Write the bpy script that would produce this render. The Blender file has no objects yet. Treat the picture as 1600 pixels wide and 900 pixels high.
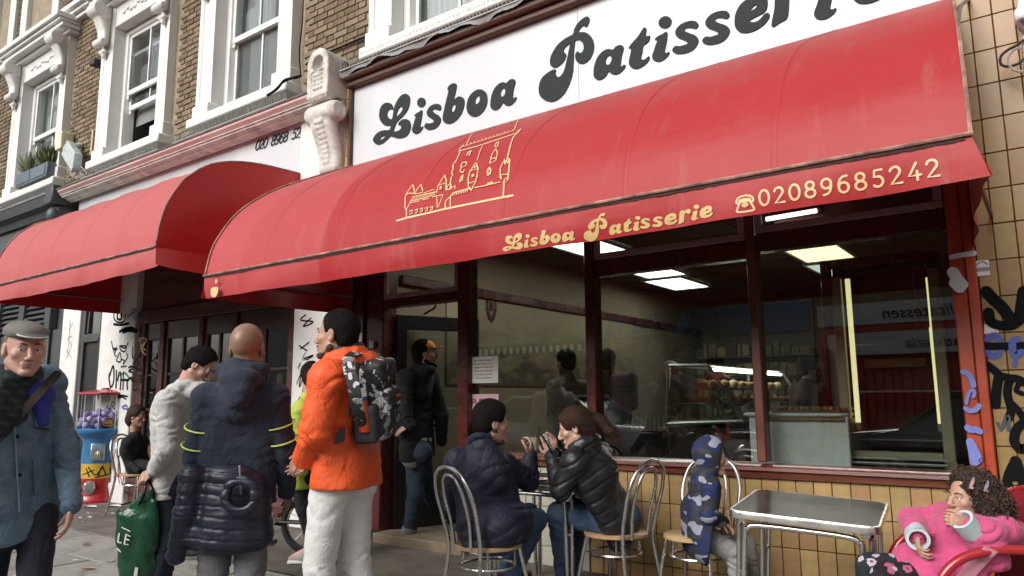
import bpy, bmesh, math, random
import numpy as np
from mathutils import Vector, Matrix
random.seed(7)
RNG = np.random.default_rng(11)
sc = bpy.context.scene
COL = sc.collection

# ---------------------------------------------------------------- camera
YAW, PIT, ROL, FPX = -0.63213, 0.150263, -0.0079976, 1153.99      # focal length in pixels of a 1600 px wide frame
CAM = np.array([0.0, -5.0, 1.29])
_f = np.array([math.sin(YAW)*math.cos(PIT), math.cos(YAW)*math.cos(PIT), math.sin(PIT)])
_r = np.array([math.cos(YAW), -math.sin(YAW), 0.0])
_u = np.cross(_r, _f)
R2 = _r*math.cos(ROL) + _u*math.sin(ROL)
U2 = -_r*math.sin(ROL) + _u*math.cos(ROL)
cd = bpy.data.cameras.new('camera')
cam = bpy.data.objects.new('camera', cd); COL.objects.link(cam)
cam.matrix_world = Matrix(((R2[0], U2[0], -_f[0], CAM[0]), (R2[1], U2[1], -_f[1], CAM[1]), (R2[2], U2[2], -_f[2], CAM[2]), (0, 0, 0, 1)))
cd.sensor_width = 36.0; cd.lens = FPX/1600*36; cd.clip_start = 0.05; cd.clip_end = 500
sc.camera = cam

# ---------------------------------------------------------------- sky, sun, exposure
SUN_EL, SUN_AZ = math.radians(31), math.radians(190)
w = bpy.data.worlds.new('World'); sc.world = w; w.use_nodes = True
nt = w.node_tree; nt.nodes.clear()
sky = nt.nodes.new('ShaderNodeTexSky'); sky.sky_type = 'NISHITA'; sky.sun_disc = False
sky.sun_elevation = SUN_EL; sky.sun_rotation = SUN_AZ; sky.air_density = 1.5; sky.dust_density = 6.0; sky.ozone_density = 0.6
hs = nt.nodes.new('ShaderNodeHueSaturation'); hs.inputs['Saturation'].default_value = 0.18; hs.inputs['Value'].default_value = 1.0
bg = nt.nodes.new('ShaderNodeBackground'); bg.inputs['Strength'].default_value = 0.12
wo = nt.nodes.new('ShaderNodeOutputWorld')
nt.links.new(sky.outputs[0], hs.inputs['Color']); nt.links.new(hs.outputs[0], bg.inputs[0]); nt.links.new(bg.outputs[0], wo.inputs[0])
sl = bpy.data.lights.new('sun', 'SUN'); sl.energy = 1.5; sl.angle = math.radians(35); sl.color = (1.0, 0.975, 0.94)
so = bpy.data.objects.new('sun', sl); COL.objects.link(so)
sdir = Vector((math.sin(SUN_AZ)*math.cos(SUN_EL), math.cos(SUN_AZ)*math.cos(SUN_EL), math.sin(SUN_EL)))
so.rotation_euler = sdir.to_track_quat('Z', 'Y').to_euler(); so.location = (0, -8, 14)
sc.view_settings.view_transform = 'Standard'; sc.view_settings.look = 'None'
sc.view_settings.exposure = 0.29; sc.view_settings.gamma = 1.0
sc.render.engine = 'CYCLES'
sc.cycles.max_bounces = 8; sc.cycles.transparent_max_bounces = 12; sc.cycles.caustics_reflective = False; sc.cycles.caustics_refractive = False
sc.cycles.use_denoising = True

# ---------------------------------------------------------------- points seen along a line of sight, put at a real distance
def un(px, py, X=None, Y=None, Z=None, d=None):
    v = _f + R2*((px-800)/FPX) - U2*((py-450)/FPX)
    if X is not None: t = (X-CAM[0])/v[0]
    elif Y is not None: t = (Y-CAM[1])/v[1]
    elif Z is not None: t = (Z-CAM[2])/v[2]
    else: t = d
    return CAM + v*t
# ---------------------------------------------------------------- materials
MATS = {}
def nodes_of(name):
    m = bpy.data.materials.new(name); m.use_nodes = True
    nt = m.node_tree; b = nt.nodes['Principled BSDF']
    return m, nt, b
def N(nt, t, **k):
    n = nt.nodes.new(t)
    for a, v in k.items():
        if a in n.inputs: n.inputs[a].default_value = v
        else: setattr(n, a, v)
    return n
def ramp(nt, stops, interp='LINEAR'):
    r = nt.nodes.new('ShaderNodeValToRGB'); cr = r.color_ramp; cr.interpolation = interp
    while len(cr.elements) > 1: cr.elements.remove(cr.elements[-1])
    cr.elements[0].position = stops[0][0]; cr.elements[0].color = (*stops[0][1], 1)
    for p, c in stops[1:]:
        e = cr.elements.new(p); e.color = (*c, 1)
    return r
def mixc(nt, fac, a, b, mode='MIX'):
    m = nt.nodes.new('ShaderNodeMix'); m.data_type = 'RGBA'; m.blend_type = mode
    for i, v in ((0, fac), (6, a), (7, b)):
        if hasattr(v, 'node'): nt.links.new(v, m.inputs[i])
        elif isinstance(v, tuple): m.inputs[i].default_value = (*v, 1) if len(v) == 3 else v
        else: m.inputs[i].default_value = v
    return m.outputs[2]
def mth(nt, op, a, b=None, c=None):
    m = nt.nodes.new('ShaderNodeMath'); m.operation = op
    for i, v in enumerate((a, b, c)):
        if v is None: continue
        if hasattr(v, 'node'): nt.links.new(v, m.inputs[i])
        else: m.inputs[i].default_value = v
    return m.outputs[0]
def M(name, col, rough=0.6, metal=0.0, var=0.18, vs=3.0, bump=0.15, bs=80.0, spec=0.5, dirt=None, ds=1.5, dl=(0.5, 0.75), stretch=None, rnd=0.0, sheen=0, coat=0, sss=0, emit=0, bd=0.004, fold=0.0):
    """base colour with cloudy variation, an optional second (dirt) colour in patches, fine bump, and a per-object tint"""
    if name in MATS: return MATS[name]
    m, nt, b = nodes_of(name); L = nt.links.new
    b.inputs['Roughness'].default_value = rough; b.inputs['Metallic'].default_value = metal
    b.inputs['Specular IOR Level'].default_value = spec
    if sheen: b.inputs['Sheen Weight'].default_value = sheen; b.inputs['Sheen Roughness'].default_value = 0.5
    if coat: b.inputs['Coat Weight'].default_value = coat; b.inputs['Coat Roughness'].default_value = 0.12
    if sss:
        b.inputs['Subsurface Weight'].default_value = sss; b.inputs['Subsurface Radius'].default_value = (0.012, 0.005, 0.003); b.inputs['Subsurface Scale'].default_value = 1.0
    tc = N(nt, 'ShaderNodeTexCoord'); src = tc.outputs['Object']
    if stretch:
        mp = N(nt, 'ShaderNodeMapping'); mp.inputs['Scale'].default_value = stretch; L(src, mp.inputs[0]); src = mp.outputs[0]
    n = N(nt, 'ShaderNodeTexNoise', Scale=vs, Detail=6.0, Roughness=0.6); L(src, n.inputs['Vector'])
    c = tuple(col)
    lo = tuple(max(0, x*(1-var)) for x in c); hi = tuple(min(1, x*(1+var)) for x in c)
    r = ramp(nt, [(0.3, lo), (0.7, hi)]); L(n.outputs[0], r.inputs[0]); out = r.outputs[0]
    if rnd:
        oi = N(nt, 'ShaderNodeObjectInfo'); geo = N(nt, 'ShaderNodeNewGeometry')
        f = mth(nt, 'FRACT', mth(nt, 'ADD', oi.outputs['Random'], geo.outputs['Random Per Island']))
        v = mth(nt, 'MULTIPLY_ADD', f, 2*rnd, 1-rnd)
        hv = N(nt, 'ShaderNodeHueSaturation'); L(out, hv.inputs['Color']); L(v, hv.inputs['Value'])
        L(mth(nt, 'MULTIPLY_ADD', mth(nt, 'FRACT', mth(nt, 'MULTIPLY', f, 17.3)), 0.03, 0.485), hv.inputs['Hue']); out = hv.outputs[0]
    if dirt:
        n2 = N(nt, 'ShaderNodeTexNoise', Scale=ds, Detail=8.0, Roughness=0.7); L(src, n2.inputs['Vector'])
        r2 = ramp(nt, [(dl[0], (0, 0, 0)), (dl[1], (1, 1, 1))]); L(n2.outputs[0], r2.inputs[0])
        out = mixc(nt, r2.outputs[0], out, tuple(dirt))
    L(out, b.inputs['Base Color'])
    rr = ramp(nt, [(0.3, (max(0, rough-0.08),)*3), (0.7, (min(1, rough+0.08),)*3)]); L(n.outputs[0], rr.inputs[0]); L(rr.outputs[0], b.inputs['Roughness'])
    nrm = None
    if fold:                                                    # soft creases of cloth
        n5 = N(nt, 'ShaderNodeTexNoise', Scale=4.2, Detail=2.0, Roughness=0.45, Distortion=1.2); L(src, n5.inputs['Vector']); n6 = N(nt, 'ShaderNodeTexNoise', Scale=11.0, Detail=2.0, Distortion=1.5); L(src, n6.inputs['Vector'])
        f5 = mth(nt, 'ABSOLUTE', mth(nt, 'SUBTRACT', n5.outputs[0], 0.5)); f6 = mth(nt, 'ABSOLUTE', mth(nt, 'SUBTRACT', n6.outputs[0], 0.5))
        bf = N(nt, 'ShaderNodeBump', Strength=fold, Distance=0.09); L(mth(nt, 'ADD', f5, mth(nt, 'MULTIPLY', f6, 0.45)), bf.inputs['Height']); nrm = bf.outputs[0]; L(nrm, b.inputs['Normal'])
    if bump:
        n3 = N(nt, 'ShaderNodeTexNoise', Scale=bs, Detail=4.0); L(src, n3.inputs['Vector'])
        bp = N(nt, 'ShaderNodeBump', Strength=bump, Distance=bd); L(n3.outputs[0], bp.inputs['Height']); L(bp.outputs[0], b.inputs['Normal'])
        if nrm is not None: L(nrm, bp.inputs['Normal'])
    if emit:
        b.inputs['Emission Color'].default_value = (*col, 1); b.inputs['Emission Strength'].default_value = emit
    MATS[name] = m; return m
def emitter(name, col, s):
    if name in MATS: return MATS[name]
    m, nt, b = nodes_of(name); b.inputs['Base Color'].default_value = (0.8, 0.8, 0.78, 1)
    b.inputs['Emission Color'].default_value = (*col, 1); b.inputs['Emission Strength'].default_value = s
    MATS[name] = m; return m
def glass(name, tint=(0.86, 0.9, 0.88), boost=1.0, rough=0.0):
    if name in MATS: return MATS[name]
    m = bpy.data.materials.new(name); m.use_nodes = True; nt = m.node_tree; nt.nodes.clear(); L = nt.links.new
    o = N(nt, 'ShaderNodeOutputMaterial'); mx = N(nt, 'ShaderNodeMixShader'); t = N(nt, 'ShaderNodeBsdfTransparent'); g = N(nt, 'ShaderNodeBsdfGlossy')
    t.inputs[0].default_value = (*tint, 1); g.inputs['Roughness'].default_value = rough
    fr = N(nt, 'ShaderNodeFresnel', IOR=1.5)
    geo = N(nt, 'ShaderNodeNewGeometry')
    # a thin pane: the same reflectance from either side
    lw = N(nt, 'ShaderNodeLayerWeight', Blend=0.5)
    fac = mth(nt, 'MULTIPLY_ADD', mth(nt, 'POWER', lw.outputs['Facing'], 4.0), 0.75*boost, 0.15*boost)
    L(fac, mx.inputs[0]); L(t.outputs[0], mx.inputs[1]); L(g.outputs[0], mx.inputs[2]); L(mx.outputs[0], o.inputs[0])
    MATS[name] = m; return m

# ---------------------------------------------------------------- mesh building
class MB:
    def __init__(s): s.v = []; s.f = []
    def add(s, vs, fs):
        o = len(s.v); s.v += [tuple(float(c) for c in p) for p in vs]; s.f += [tuple(i+o for i in f) for f in fs]; return s
    def box(s, x0, x1, y0, y1, z0, z1):
        return s.add([(x0,y0,z0),(x1,y0,z0),(x1,y1,z0),(x0,y1,z0),(x0,y0,z1),(x1,y0,z1),(x1,y1,z1),(x0,y1,z1)],
                     [(3,2,1,0),(4,5,6,7),(0,1,5,4),(1,2,6,5),(2,3,7,6),(3,0,4,7)])
    def bbox(s, x0, x1, y0, y1, z0, z1, b=0.004):
        """box with bevelled edges"""
        b = min(b, (x1-x0)/2.01, (y1-y0)/2.01, (z1-z0)/2.01)
        bm = bmesh.new(); bmesh.ops.create_cube(bm, size=1.0)
        for v in bm.verts:
            v.co = Vector(((x0+x1)/2+v.co.x*(x1-x0), (y0+y1)/2+v.co.y*(y1-y0), (z0+z1)/2+v.co.z*(z1-z0)))
        bmesh.ops.bevel(bm, geom=bm.edges[:], offset=b, segments=1, affect='EDGES')
        bm.verts.index_update(); s.add([v.co[:] for v in bm.verts], [[v.index for v in f.verts] for f in bm.faces]); bm.free(); return s
    def tube(s, pts, r, n=8, closed=False, caps=True):
        pts = [Vector(p) for p in pts]; m = len(pts); rr = r if hasattr(r, '__len__') else [r]*m
        rings = []; up = None
        for i, p in enumerate(pts):
            a = pts[(i-1) % m] if (closed or i > 0) else p; c = pts[(i+1) % m] if (closed or i < m-1) else p
            t = (c-a)
            if t.length < 1e-9: t = Vector((0, 0, 1))
            t.normalize()
            if up is None:
                up = Vector((0, 0, 1)) if abs(t.z) < 0.9 else Vector((1, 0, 0))
            x = t.cross(up)
            if x.length < 1e-5: x = t.orthogonal()
            x.normalize(); up = x.cross(t)
            rings.append([p + (x*math.cos(2*math.pi*k/n) + up*math.sin(2*math.pi*k/n))*rr[i] for k in range(n)])
        vs = [q for R in rings for q in R]; fs = []
        for i in range(m if closed else m-1):
            j = (i+1) % m
            for k in range(n): fs.append((i*n+k, i*n+(k+1) % n, j*n+(k+1) % n, j*n+k))
        if caps and not closed: fs += [tuple(range(n-1, -1, -1)), tuple(range((m-1)*n, m*n))]
        return s.add(vs, fs)
    def lathe(s, prof, c=(0, 0, 0), n=24, a0=0, a1=2*math.pi, caps=True):
        full = abs(a1-a0-2*math.pi) < 1e-6; m = len(prof); nn = n if full else n+1
        vs = [(c[0]+r*math.cos(a0+(a1-a0)*k/n), c[1]+r*math.sin(a0+(a1-a0)*k/n), c[2]+z) for r, z in prof for k in range(nn)]
        fs = []
        for i in range(m-1):
            for k in range(n):
                k2 = (k+1) % nn if full else k+1
                fs.append((i*nn+k, i*nn+k2, (i+1)*nn+k2, (i+1)*nn+k))
        if caps and full:
            fs += [tuple(range(n-1, -1, -1)), tuple((m-1)*n+k for k in range(n))]
        return s.add(vs, fs)
    def cyl(s, c, r, z0, z1, n=16): return s.lathe([(r, z0), (r, z1)], (c[0], c[1], 0), n)
    def prism(s, poly, axis, a0, a1):
        """poly of 2D points extruded along axis: 'x' (poly = y,z), 'y' (poly = x,z) or 'z' (poly = x,y)"""
        n = len(poly); mk = {'x': lambda p, a: (a, p[0], p[1]), 'y': lambda p, a: (p[0], a, p[1]), 'z': lambda p, a: (p[0], p[1], a)}[axis]
        vs = [mk(p, a0) for p in poly] + [mk(p, a1) for p in poly]
        fs = [(i, (i+1) % n, n+(i+1) % n, n+i) for i in range(n)] + [tuple(range(n-1, -1, -1)), tuple(range(n, 2*n))]
        return s.add(vs, fs)
    def quad(s, a, b, c, d): return s.add([a, b, c, d], [(0, 1, 2, 3)])
    def grid(s, P):
        n, m = len(P), len(P[0])
        return s.add([q for row in P for q in row], [(i*m+j, i*m+j+1, (i+1)*m+j+1, (i+1)*m+j) for i in range(n-1) for j in range(m-1)])
    def ball(s, c, r, n=12):
        r = r if hasattr(r, '__len__') else (r, r, r); h = n//2
        vs = [(c[0], c[1], c[2]-r[2])] + [(c[0]+r[0]*math.sin(math.pi*i/h)*math.cos(2*math.pi*k/n), c[1]+r[1]*math.sin(math.pi*i/h)*math.sin(2*math.pi*k/n), c[2]-r[2]*math.cos(math.pi*i/h)) for i in range(1, h) for k in range(n)] + [(c[0], c[1], c[2]+r[2])]
        fs = [(0, 1+(k+1) % n, 1+k) for k in range(n)]
        for i in range(h-2):
            fs += [(1+i*n+k, 1+i*n+(k+1) % n, 1+(i+1)*n+(k+1) % n, 1+(i+1)*n+k) for k in range(n)]
        t = len(vs)-1; o = 1+(h-2)*n
        fs += [(t, o+k, o+(k+1) % n) for k in range(n)]
        return s.add(vs, fs)
    def xf(s, fn, start=0):
        s.v[start:] = [tuple(fn(p)) for p in s.v[start:]]; return s

ORG = {}                                   # the world position a thing's parts are measured from
def finish(me, smooth):
    bm = bmesh.new(); bm.from_mesh(me); bmesh.ops.recalc_face_normals(bm, faces=bm.faces[:]); bm.to_mesh(me); bm.free()
    if smooth:
        me.polygons.foreach_set('use_smooth', [True]*len(me.polygons))
        if smooth == 'auto':
            try: me.set_sharp_from_angle(angle=math.radians(40))
            except Exception: pass
def obj(name, mb, mat, parent=None, smooth='auto', kind=None, label=None, org=None, recalc=True):
    me = bpy.data.meshes.new(name)
    o0 = ORG.get(parent.name, (0, 0, 0)) if parent is not None else (org or (0, 0, 0))
    vs = np.asarray(mb.v, dtype=np.float64) - np.asarray(o0)
    me.from_pydata(vs.tolist(), [], mb.f); me.update()
    if recalc: finish(me, smooth)
    elif smooth: me.polygons.foreach_set('use_smooth', [True]*len(me.polygons))
    if mat is not None: me.materials.append(mat)
    o = bpy.data.objects.new(name, me); COL.objects.link(o)
    if parent is not None: o.parent = parent; ORG[o.name] = o0
    elif org: o.location = org; ORG[o.name] = org
    if kind: o['kind'] = kind
    if label: o['label'] = label
    return o
def npobj(name, V, F, mat, parent=None, smooth=True):
    """mesh from numpy arrays of quads"""
    me = bpy.data.meshes.new(name); o0 = np.asarray(ORG.get(parent.name, (0, 0, 0)) if parent is not None else (0, 0, 0))
    V = (np.asarray(V)-o0).astype(np.float32); F = np.asarray(F, dtype=np.int32); k = F.shape[1]
    me.vertices.add(len(V)); me.vertices.foreach_set('co', V.ravel())
    me.loops.add(F.size); me.loops.foreach_set('vertex_index', F.ravel())
    me.polygons.add(len(F)); me.polygons.foreach_set('loop_start', np.arange(0, F.size, k, dtype=np.int32))
    me.polygons.foreach_set('use_smooth', np.full(len(F), smooth)); me.update(); me.validate()
    if mat: me.materials.append(mat)
    o = bpy.data.objects.new(name, me); COL.objects.link(o)
    if parent is not None: o.parent = parent; ORG[o.name] = tuple(o0)
    return o
def tag(o, label=None, cat=None, group=None, kind=None):
    if label: o['label'] = label
    if cat: o['category'] = cat
    if group: o['group'] = group
    if kind: o['kind'] = kind
    return o
def thing(name, label, cat, loc=(0, 0, 0), rz=0.0, group=None, world=True):
    """an Empty at the thing's base; with world=True its parts are written in world coordinates"""
    o = bpy.data.objects.new(name, None); COL.objects.link(o); o.empty_display_size = 0.2
    o.location = loc; o.rotation_euler = (0, 0, rz)
    ORG[o.name] = tuple(loc) if world else (0, 0, 0)
    return tag(o, label, cat, group)
def copy_tree(o, parent=None):
    c = o.copy(); COL.objects.link(c)
    if parent is not None: c.parent = parent
    for ch in [x for x in bpy.data.objects if x.parent == o]: copy_tree(ch, c)
    return c
def piece(src, parent, loc, name=None, rot=None):
    """one more of an alike piece: shares the mesh of src"""
    c = src.copy(); COL.objects.link(c); c.parent = parent; c.location = loc
    if rot is not None: c.rotation_euler = rot
    return c
def ribbon(mb, pts, w, off=(0, 0, 0), closed=False, normal=(0, -1, 0)):
    """flat stroke of width w lying across the given normal"""
    pts = [Vector(p) for p in pts]; n = Vector(normal); m = len(pts); L, R = [], []
    for i, p in enumerate(pts):
        a = pts[(i-1) % m] if (closed or i) else p; c = pts[(i+1) % m] if (closed or i < m-1) else p
        t = c-a
        if t.length < 1e-9: t = Vector((1, 0, 0))
        t.normalize(); x = t.cross(n); x.normalize(); ww = w[i] if hasattr(w, '__len__') else w
        L.append(p+x*ww/2+Vector(off)); R.append(p-x*ww/2+Vector(off))
    k = m if closed else m-1
    mb.add([*L, *R], [(i, (i+1) % m, m+(i+1) % m, m+i) for i in range(k)])
    if not closed and not hasattr(w, '__len__'):                       # round ends
        for p, q in ((pts[0], pts[1]), (pts[-1], pts[-2])):
            t = (p-q).normalized(); x = t.cross(n); x.normalize()
            mb.add([p+Vector(off)]+[p+Vector(off)+(x*math.cos(a)+t*math.sin(a))*w/2 for a in [math.pi*j/6 for j in range(7)]], [(0, j+1, j+2) for j in range(6)])
    return mb
def smoothpath(pts, n=6, closed=False):
    """Catmull-Rom through the points"""
    P = [np.array(p, float) for p in pts]; m = len(P); out = []
    for i in range(m if closed else m-1):
        if closed: a, b, c, d = P[(i-1) % m], P[i], P[(i+1) % m], P[(i+2) % m]
        else: a, b, c, d = P[max(i-1, 0)], P[i], P[i+1], P[min(i+2, m-1)]
        for j in range(n):
            t = j/n; out.append(0.5*((2*b)+(-a+c)*t+(2*a-5*b+4*c-d)*t*t+(-a+3*b-3*c+d)*t**3))
    if not closed: out.append(P[-1])
    return out
def curve_fill(loops, depth):
    """2D filled outlines (first the outer line, then holes) as (verts, faces) in x,y with thickness along z"""
    cu = bpy.data.curves.new('tmp', 'CURVE'); cu.dimensions = '2D'; cu.fill_mode = 'BOTH'; cu.extrude = depth/2
    for lp in loops:
        sp = cu.splines.new('POLY'); sp.points.add(len(lp)-1); sp.use_cyclic_u = True
        for p, q in zip(sp.points, lp): p.co = (q[0], q[1], 0, 1)
    o = bpy.data.objects.new('tmp', cu); COL.objects.link(o)
    me = o.to_mesh(); r = ([v.co[:] for v in me.vertices], [tuple(p.vertices) for p in me.polygons])
    o.to_mesh_clear(); bpy.data.objects.remove(o); bpy.data.curves.remove(cu)
    return r

# ---------------------------------------------------------------- smooth solids (bodies, clothes, carved stone) from blended shapes
def axis(lo, hi, coarse, fine=()):
    """grid line positions: coarse steps, with finer steps in the given (a, b, step) ranges"""
    out = [lo]
    while out[-1] < hi:
        x = out[-1]; h = coarse
        for a, b, s in fine:
            if a-coarse <= x <= b: h = min(h, s)
        out.append(x+h)
    return np.array(out, np.float32)
class Solid:
    def __init__(s, X, Y, Z):
        s.ax = [np.asarray(a, np.float32) for a in (X, Y, Z)]; s.d = np.full([len(a) for a in s.ax], 0.25, np.float32)
    def _sl(s, lo, hi):
        r = []
        for a, l, h in zip(s.ax, lo, hi):
            i = max(int(np.searchsorted(a, l))-1, 0); j = min(int(np.searchsorted(a, h))+1, len(a)); r.append(slice(i, j))
        return tuple(r)
    def _put(s, sl, nd, k, op):
        a = s.d[sl]
        if op == 'sub': a = -a
        elif op == 'and': a, nd = -a, -nd
        h = np.clip(0.5+0.5*(nd-a)/k, 0, 1); r = nd*(1-h)+a*h-k*h*(1-h)
        s.d[sl] = r if op == 'add' else -r
    def _pts(s, sl):
        return (s.ax[0][sl[0]][:, None, None], s.ax[1][sl[1]][None, :, None], s.ax[2][sl[2]][None, None, :])
    def cap(s, a, b, ra, rb=None, k=0.02, op='add', flat=None):
        """tapered rod from a to b; flat = (direction, factor) squeezes it along a direction"""
        rb = ra if rb is None else rb; a = np.asarray(a, np.float32); b = np.asarray(b, np.float32); R = max(ra, rb)*(max(1, flat[1]) if flat else 1)+k+0.02
        sl = s._sl(np.minimum(a, b)-R, np.maximum(a, b)+R); x, y, z = s._pts(sl)
        if 0 in [q.stop-q.start for q in sl]: return s
        ab = b-a; L2 = float(ab@ab)+1e-9
        px, py, pz = x-a[0], y-a[1], z-a[2]
        t = np.clip((px*ab[0]+py*ab[1]+pz*ab[2])/L2, 0, 1)
        qx, qy, qz = px-t*ab[0], py-t*ab[1], pz-t*ab[2]
        if flat:
            n = np.asarray(flat[0], np.float32); n = n/np.linalg.norm(n); e = qx*n[0]+qy*n[1]+qz*n[2]; g = (1/flat[1]-1)
            qx, qy, qz = qx+n[0]*e*g, qy+n[1]*e*g, qz+n[2]*e*g
        nd = np.sqrt(qx*qx+qy*qy+qz*qz)-(ra+(rb-ra)*t)
        s._put(sl, nd.astype(np.float32), k, op); return s
    def ell(s, c, r, R=None, k=0.02, op='add'):
        c = np.asarray(c, np.float32); r = np.asarray(r, np.float32); m = float(max(r))+k+0.02
        sl = s._sl(c-m, c+m); x, y, z = s._pts(sl); p = [x-c[0], y-c[1], z-c[2]]
        if 0 in [q.stop-q.start for q in sl]: return s
        if R is not None: R = np.asarray(R, np.float32); p = [R[0, i]*p[0]+R[1, i]*p[1]+R[2, i]*p[2] for i in range(3)]   # columns of R are the local axes
        k0 = np.sqrt((p[0]/r[0])**2+(p[1]/r[1])**2+(p[2]/r[2])**2); k1 = np.sqrt((p[0]/r[0]**2)**2+(p[1]/r[1]**2)**2+(p[2]/r[2]**2)**2)+1e-9
        s._put(sl, (k0*(k0-1)/k1).astype(np.float32), k, op); return s
    def box(s, c, r, R=None, rad=0.01, k=0.01, op='add'):
        c = np.asarray(c, np.float32); m = float(np.linalg.norm(r))+k+0.02
        sl = s._sl(c-m, c+m); x, y, z = s._pts(sl); p = [x-c[0], y-c[1], z-c[2]]
        if R is not None: R = np.asarray(R, np.float32); p = [R[0, i]*p[0]+R[1, i]*p[1]+R[2, i]*p[2] for i in range(3)]
        q = np.broadcast_arrays(*[np.abs(p[i])-(r[i]-rad) for i in range(3)])
        nd = np.sqrt(sum(np.maximum(a, 0)**2 for a in q))+np.minimum(np.maximum(np.maximum(q[0], q[1]), q[2]), 0)-rad
        s._put(sl, nd.astype(np.float32), k, op); return s
    def plane(s, p, n, k=0.006):
        """cut away what lies on the side n points to"""
        n = np.asarray(n, np.float32); n = n/np.linalg.norm(n); x, y, z = s._pts((slice(None),)*3)
        nd = (x-p[0])*n[0]+(y-p[1])*n[1]+(z-p[2])*n[2]; a = s.d
        h = np.clip(0.5-0.5*(nd-a)/k, 0, 1); s.d = (nd*(1-h)+a*h+k*h*(1-h)).astype(np.float32); return s
    def disp(s, fn):
        """push the surface out by fn(x, y, z) metres, near the surface only"""
        m = np.abs(s.d) < 0.04; i, j, k = np.nonzero(m)
        s.d[m] -= fn(s.ax[0][i], s.ax[1][j], s.ax[2][k]).astype(np.float32); return s
    def mesh(s):
        d = s.d; d[0], d[-1], d[:, 0], d[:, -1], d[:, :, 0], d[:, :, -1] = 1, 1, 1, 1, 1, 1
        S = (d < 0); n = np.zeros([q-1 for q in d.shape], np.uint8)
        for a in (0, 1):
            for b in (0, 1):
                for c in (0, 1):
                    n += S[a:n.shape[0]+a, b:n.shape[1]+b, c:n.shape[2]+c]
        act = (n > 0) & (n < 8); I = np.argwhere(act); idx = np.full(act.shape, -1, np.int32); idx[act] = np.arange(len(I))
        acc = np.zeros((len(I), 3)); cnt = np.zeros(len(I)); ii, jj, kk = I.T
        co = [(a, b, c) for a in (0, 1) for b in (0, 1) for c in (0, 1)]
        val = {o: d[ii+o[0], jj+o[1], kk+o[2]] for o in co}
        pos = lambda o: np.stack([s.ax[0][ii+o[0]], s.ax[1][jj+o[1]], s.ax[2][kk+o[2]]], 1)
        for o in co:
            for x in range(3):
                if o[x]: continue
                q = list(o); q[x] = 1; q = tuple(q); a, b = val[o], val[q]; m = (a < 0) != (b < 0)
                t = np.where(m, a/(a-b+1e-20), 0); p = pos(o)+(pos(q)-pos(o))*t[:, None]
                acc += np.where(m[:, None], p, 0); cnt += m
        V = acc/cnt[:, None]; F = []
        def faces(m, o1, o2, flip):
            i, j, k = np.nonzero(m); s0 = S[i, j, k]
            def at(da, db): return idx[i+da*o1[0]+db*o2[0], j+da*o1[1]+db*o2[1], k+da*o1[2]+db*o2[2]]
            q = np.stack([at(0, 0), at(-1, 0), at(-1, -1), at(0, -1)], 1)
            q[s0 == flip] = q[s0 == flip][:, ::-1]; q = q[(q >= 0).all(1)]; F.append(q)
        m = np.zeros_like(S); m[:-1] = S[:-1] != S[1:]; m[:, 0] = m[:, :, 0] = False; faces(m, (0, 1, 0), (0, 0, 1), True)
        m = np.zeros_like(S); m[:, :-1] = S[:, :-1] != S[:, 1:]; m[0] = False; m[:, :, 0] = False; faces(m, (1, 0, 0), (0, 0, 1), False)
        m = np.zeros_like(S); m[:, :, :-1] = S[:, :, :-1] != S[:, :, 1:]; m[0] = False; m[:, 0] = False; faces(m, (1, 0, 0), (0, 1, 0), True)
        return V, np.concatenate(F)
_wr = [(np.random.default_rng(5+i).normal(size=3), np.random.default_rng(90+i).uniform(0, 6.28)) for i in range(24)]
def wrinkle(amp, freq, seed=0, sq=(.75, .75, 1.35)):
    """crumpled-cloth relief: sharp-valleyed folds whose direction wanders, broken up so that flat areas stay between them"""
    W = _wr[seed % 12:seed % 12+6]
    def fn(x, y, z):
        x, y, z = x*sq[0], y*sq[1], z*sq[2]; q = 0
        wx = x+0.5/freq*np.sin(freq*0.55*y+1.3+seed)+0.3/freq*np.sin(freq*1.1*z+seed); wz = z+0.5/freq*np.sin(freq*0.5*x+0.4+seed*2)+0.25/freq*np.sin(freq*1.3*y); wy = y+0.5/freq*np.sin(freq*0.45*z+.7)
        for i, (v, p) in enumerate(W):
            f = freq*(0.45+0.2*i); a = (v[0]*wx+v[1]*wy+v[2]*wz*1.3)*f*0.6+p; mask = 0.5+0.5*np.sin((v[1]*x-v[0]*z+v[2]*y)*freq*.35+p*3)
            q = q-np.exp(-(np.sin(a)/.38)**2)*mask*(0.85**i)+0.25*np.sin(2*a+1)*mask*(0.8**i)
        return amp*(q*.75+0.35)
    return fn
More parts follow.
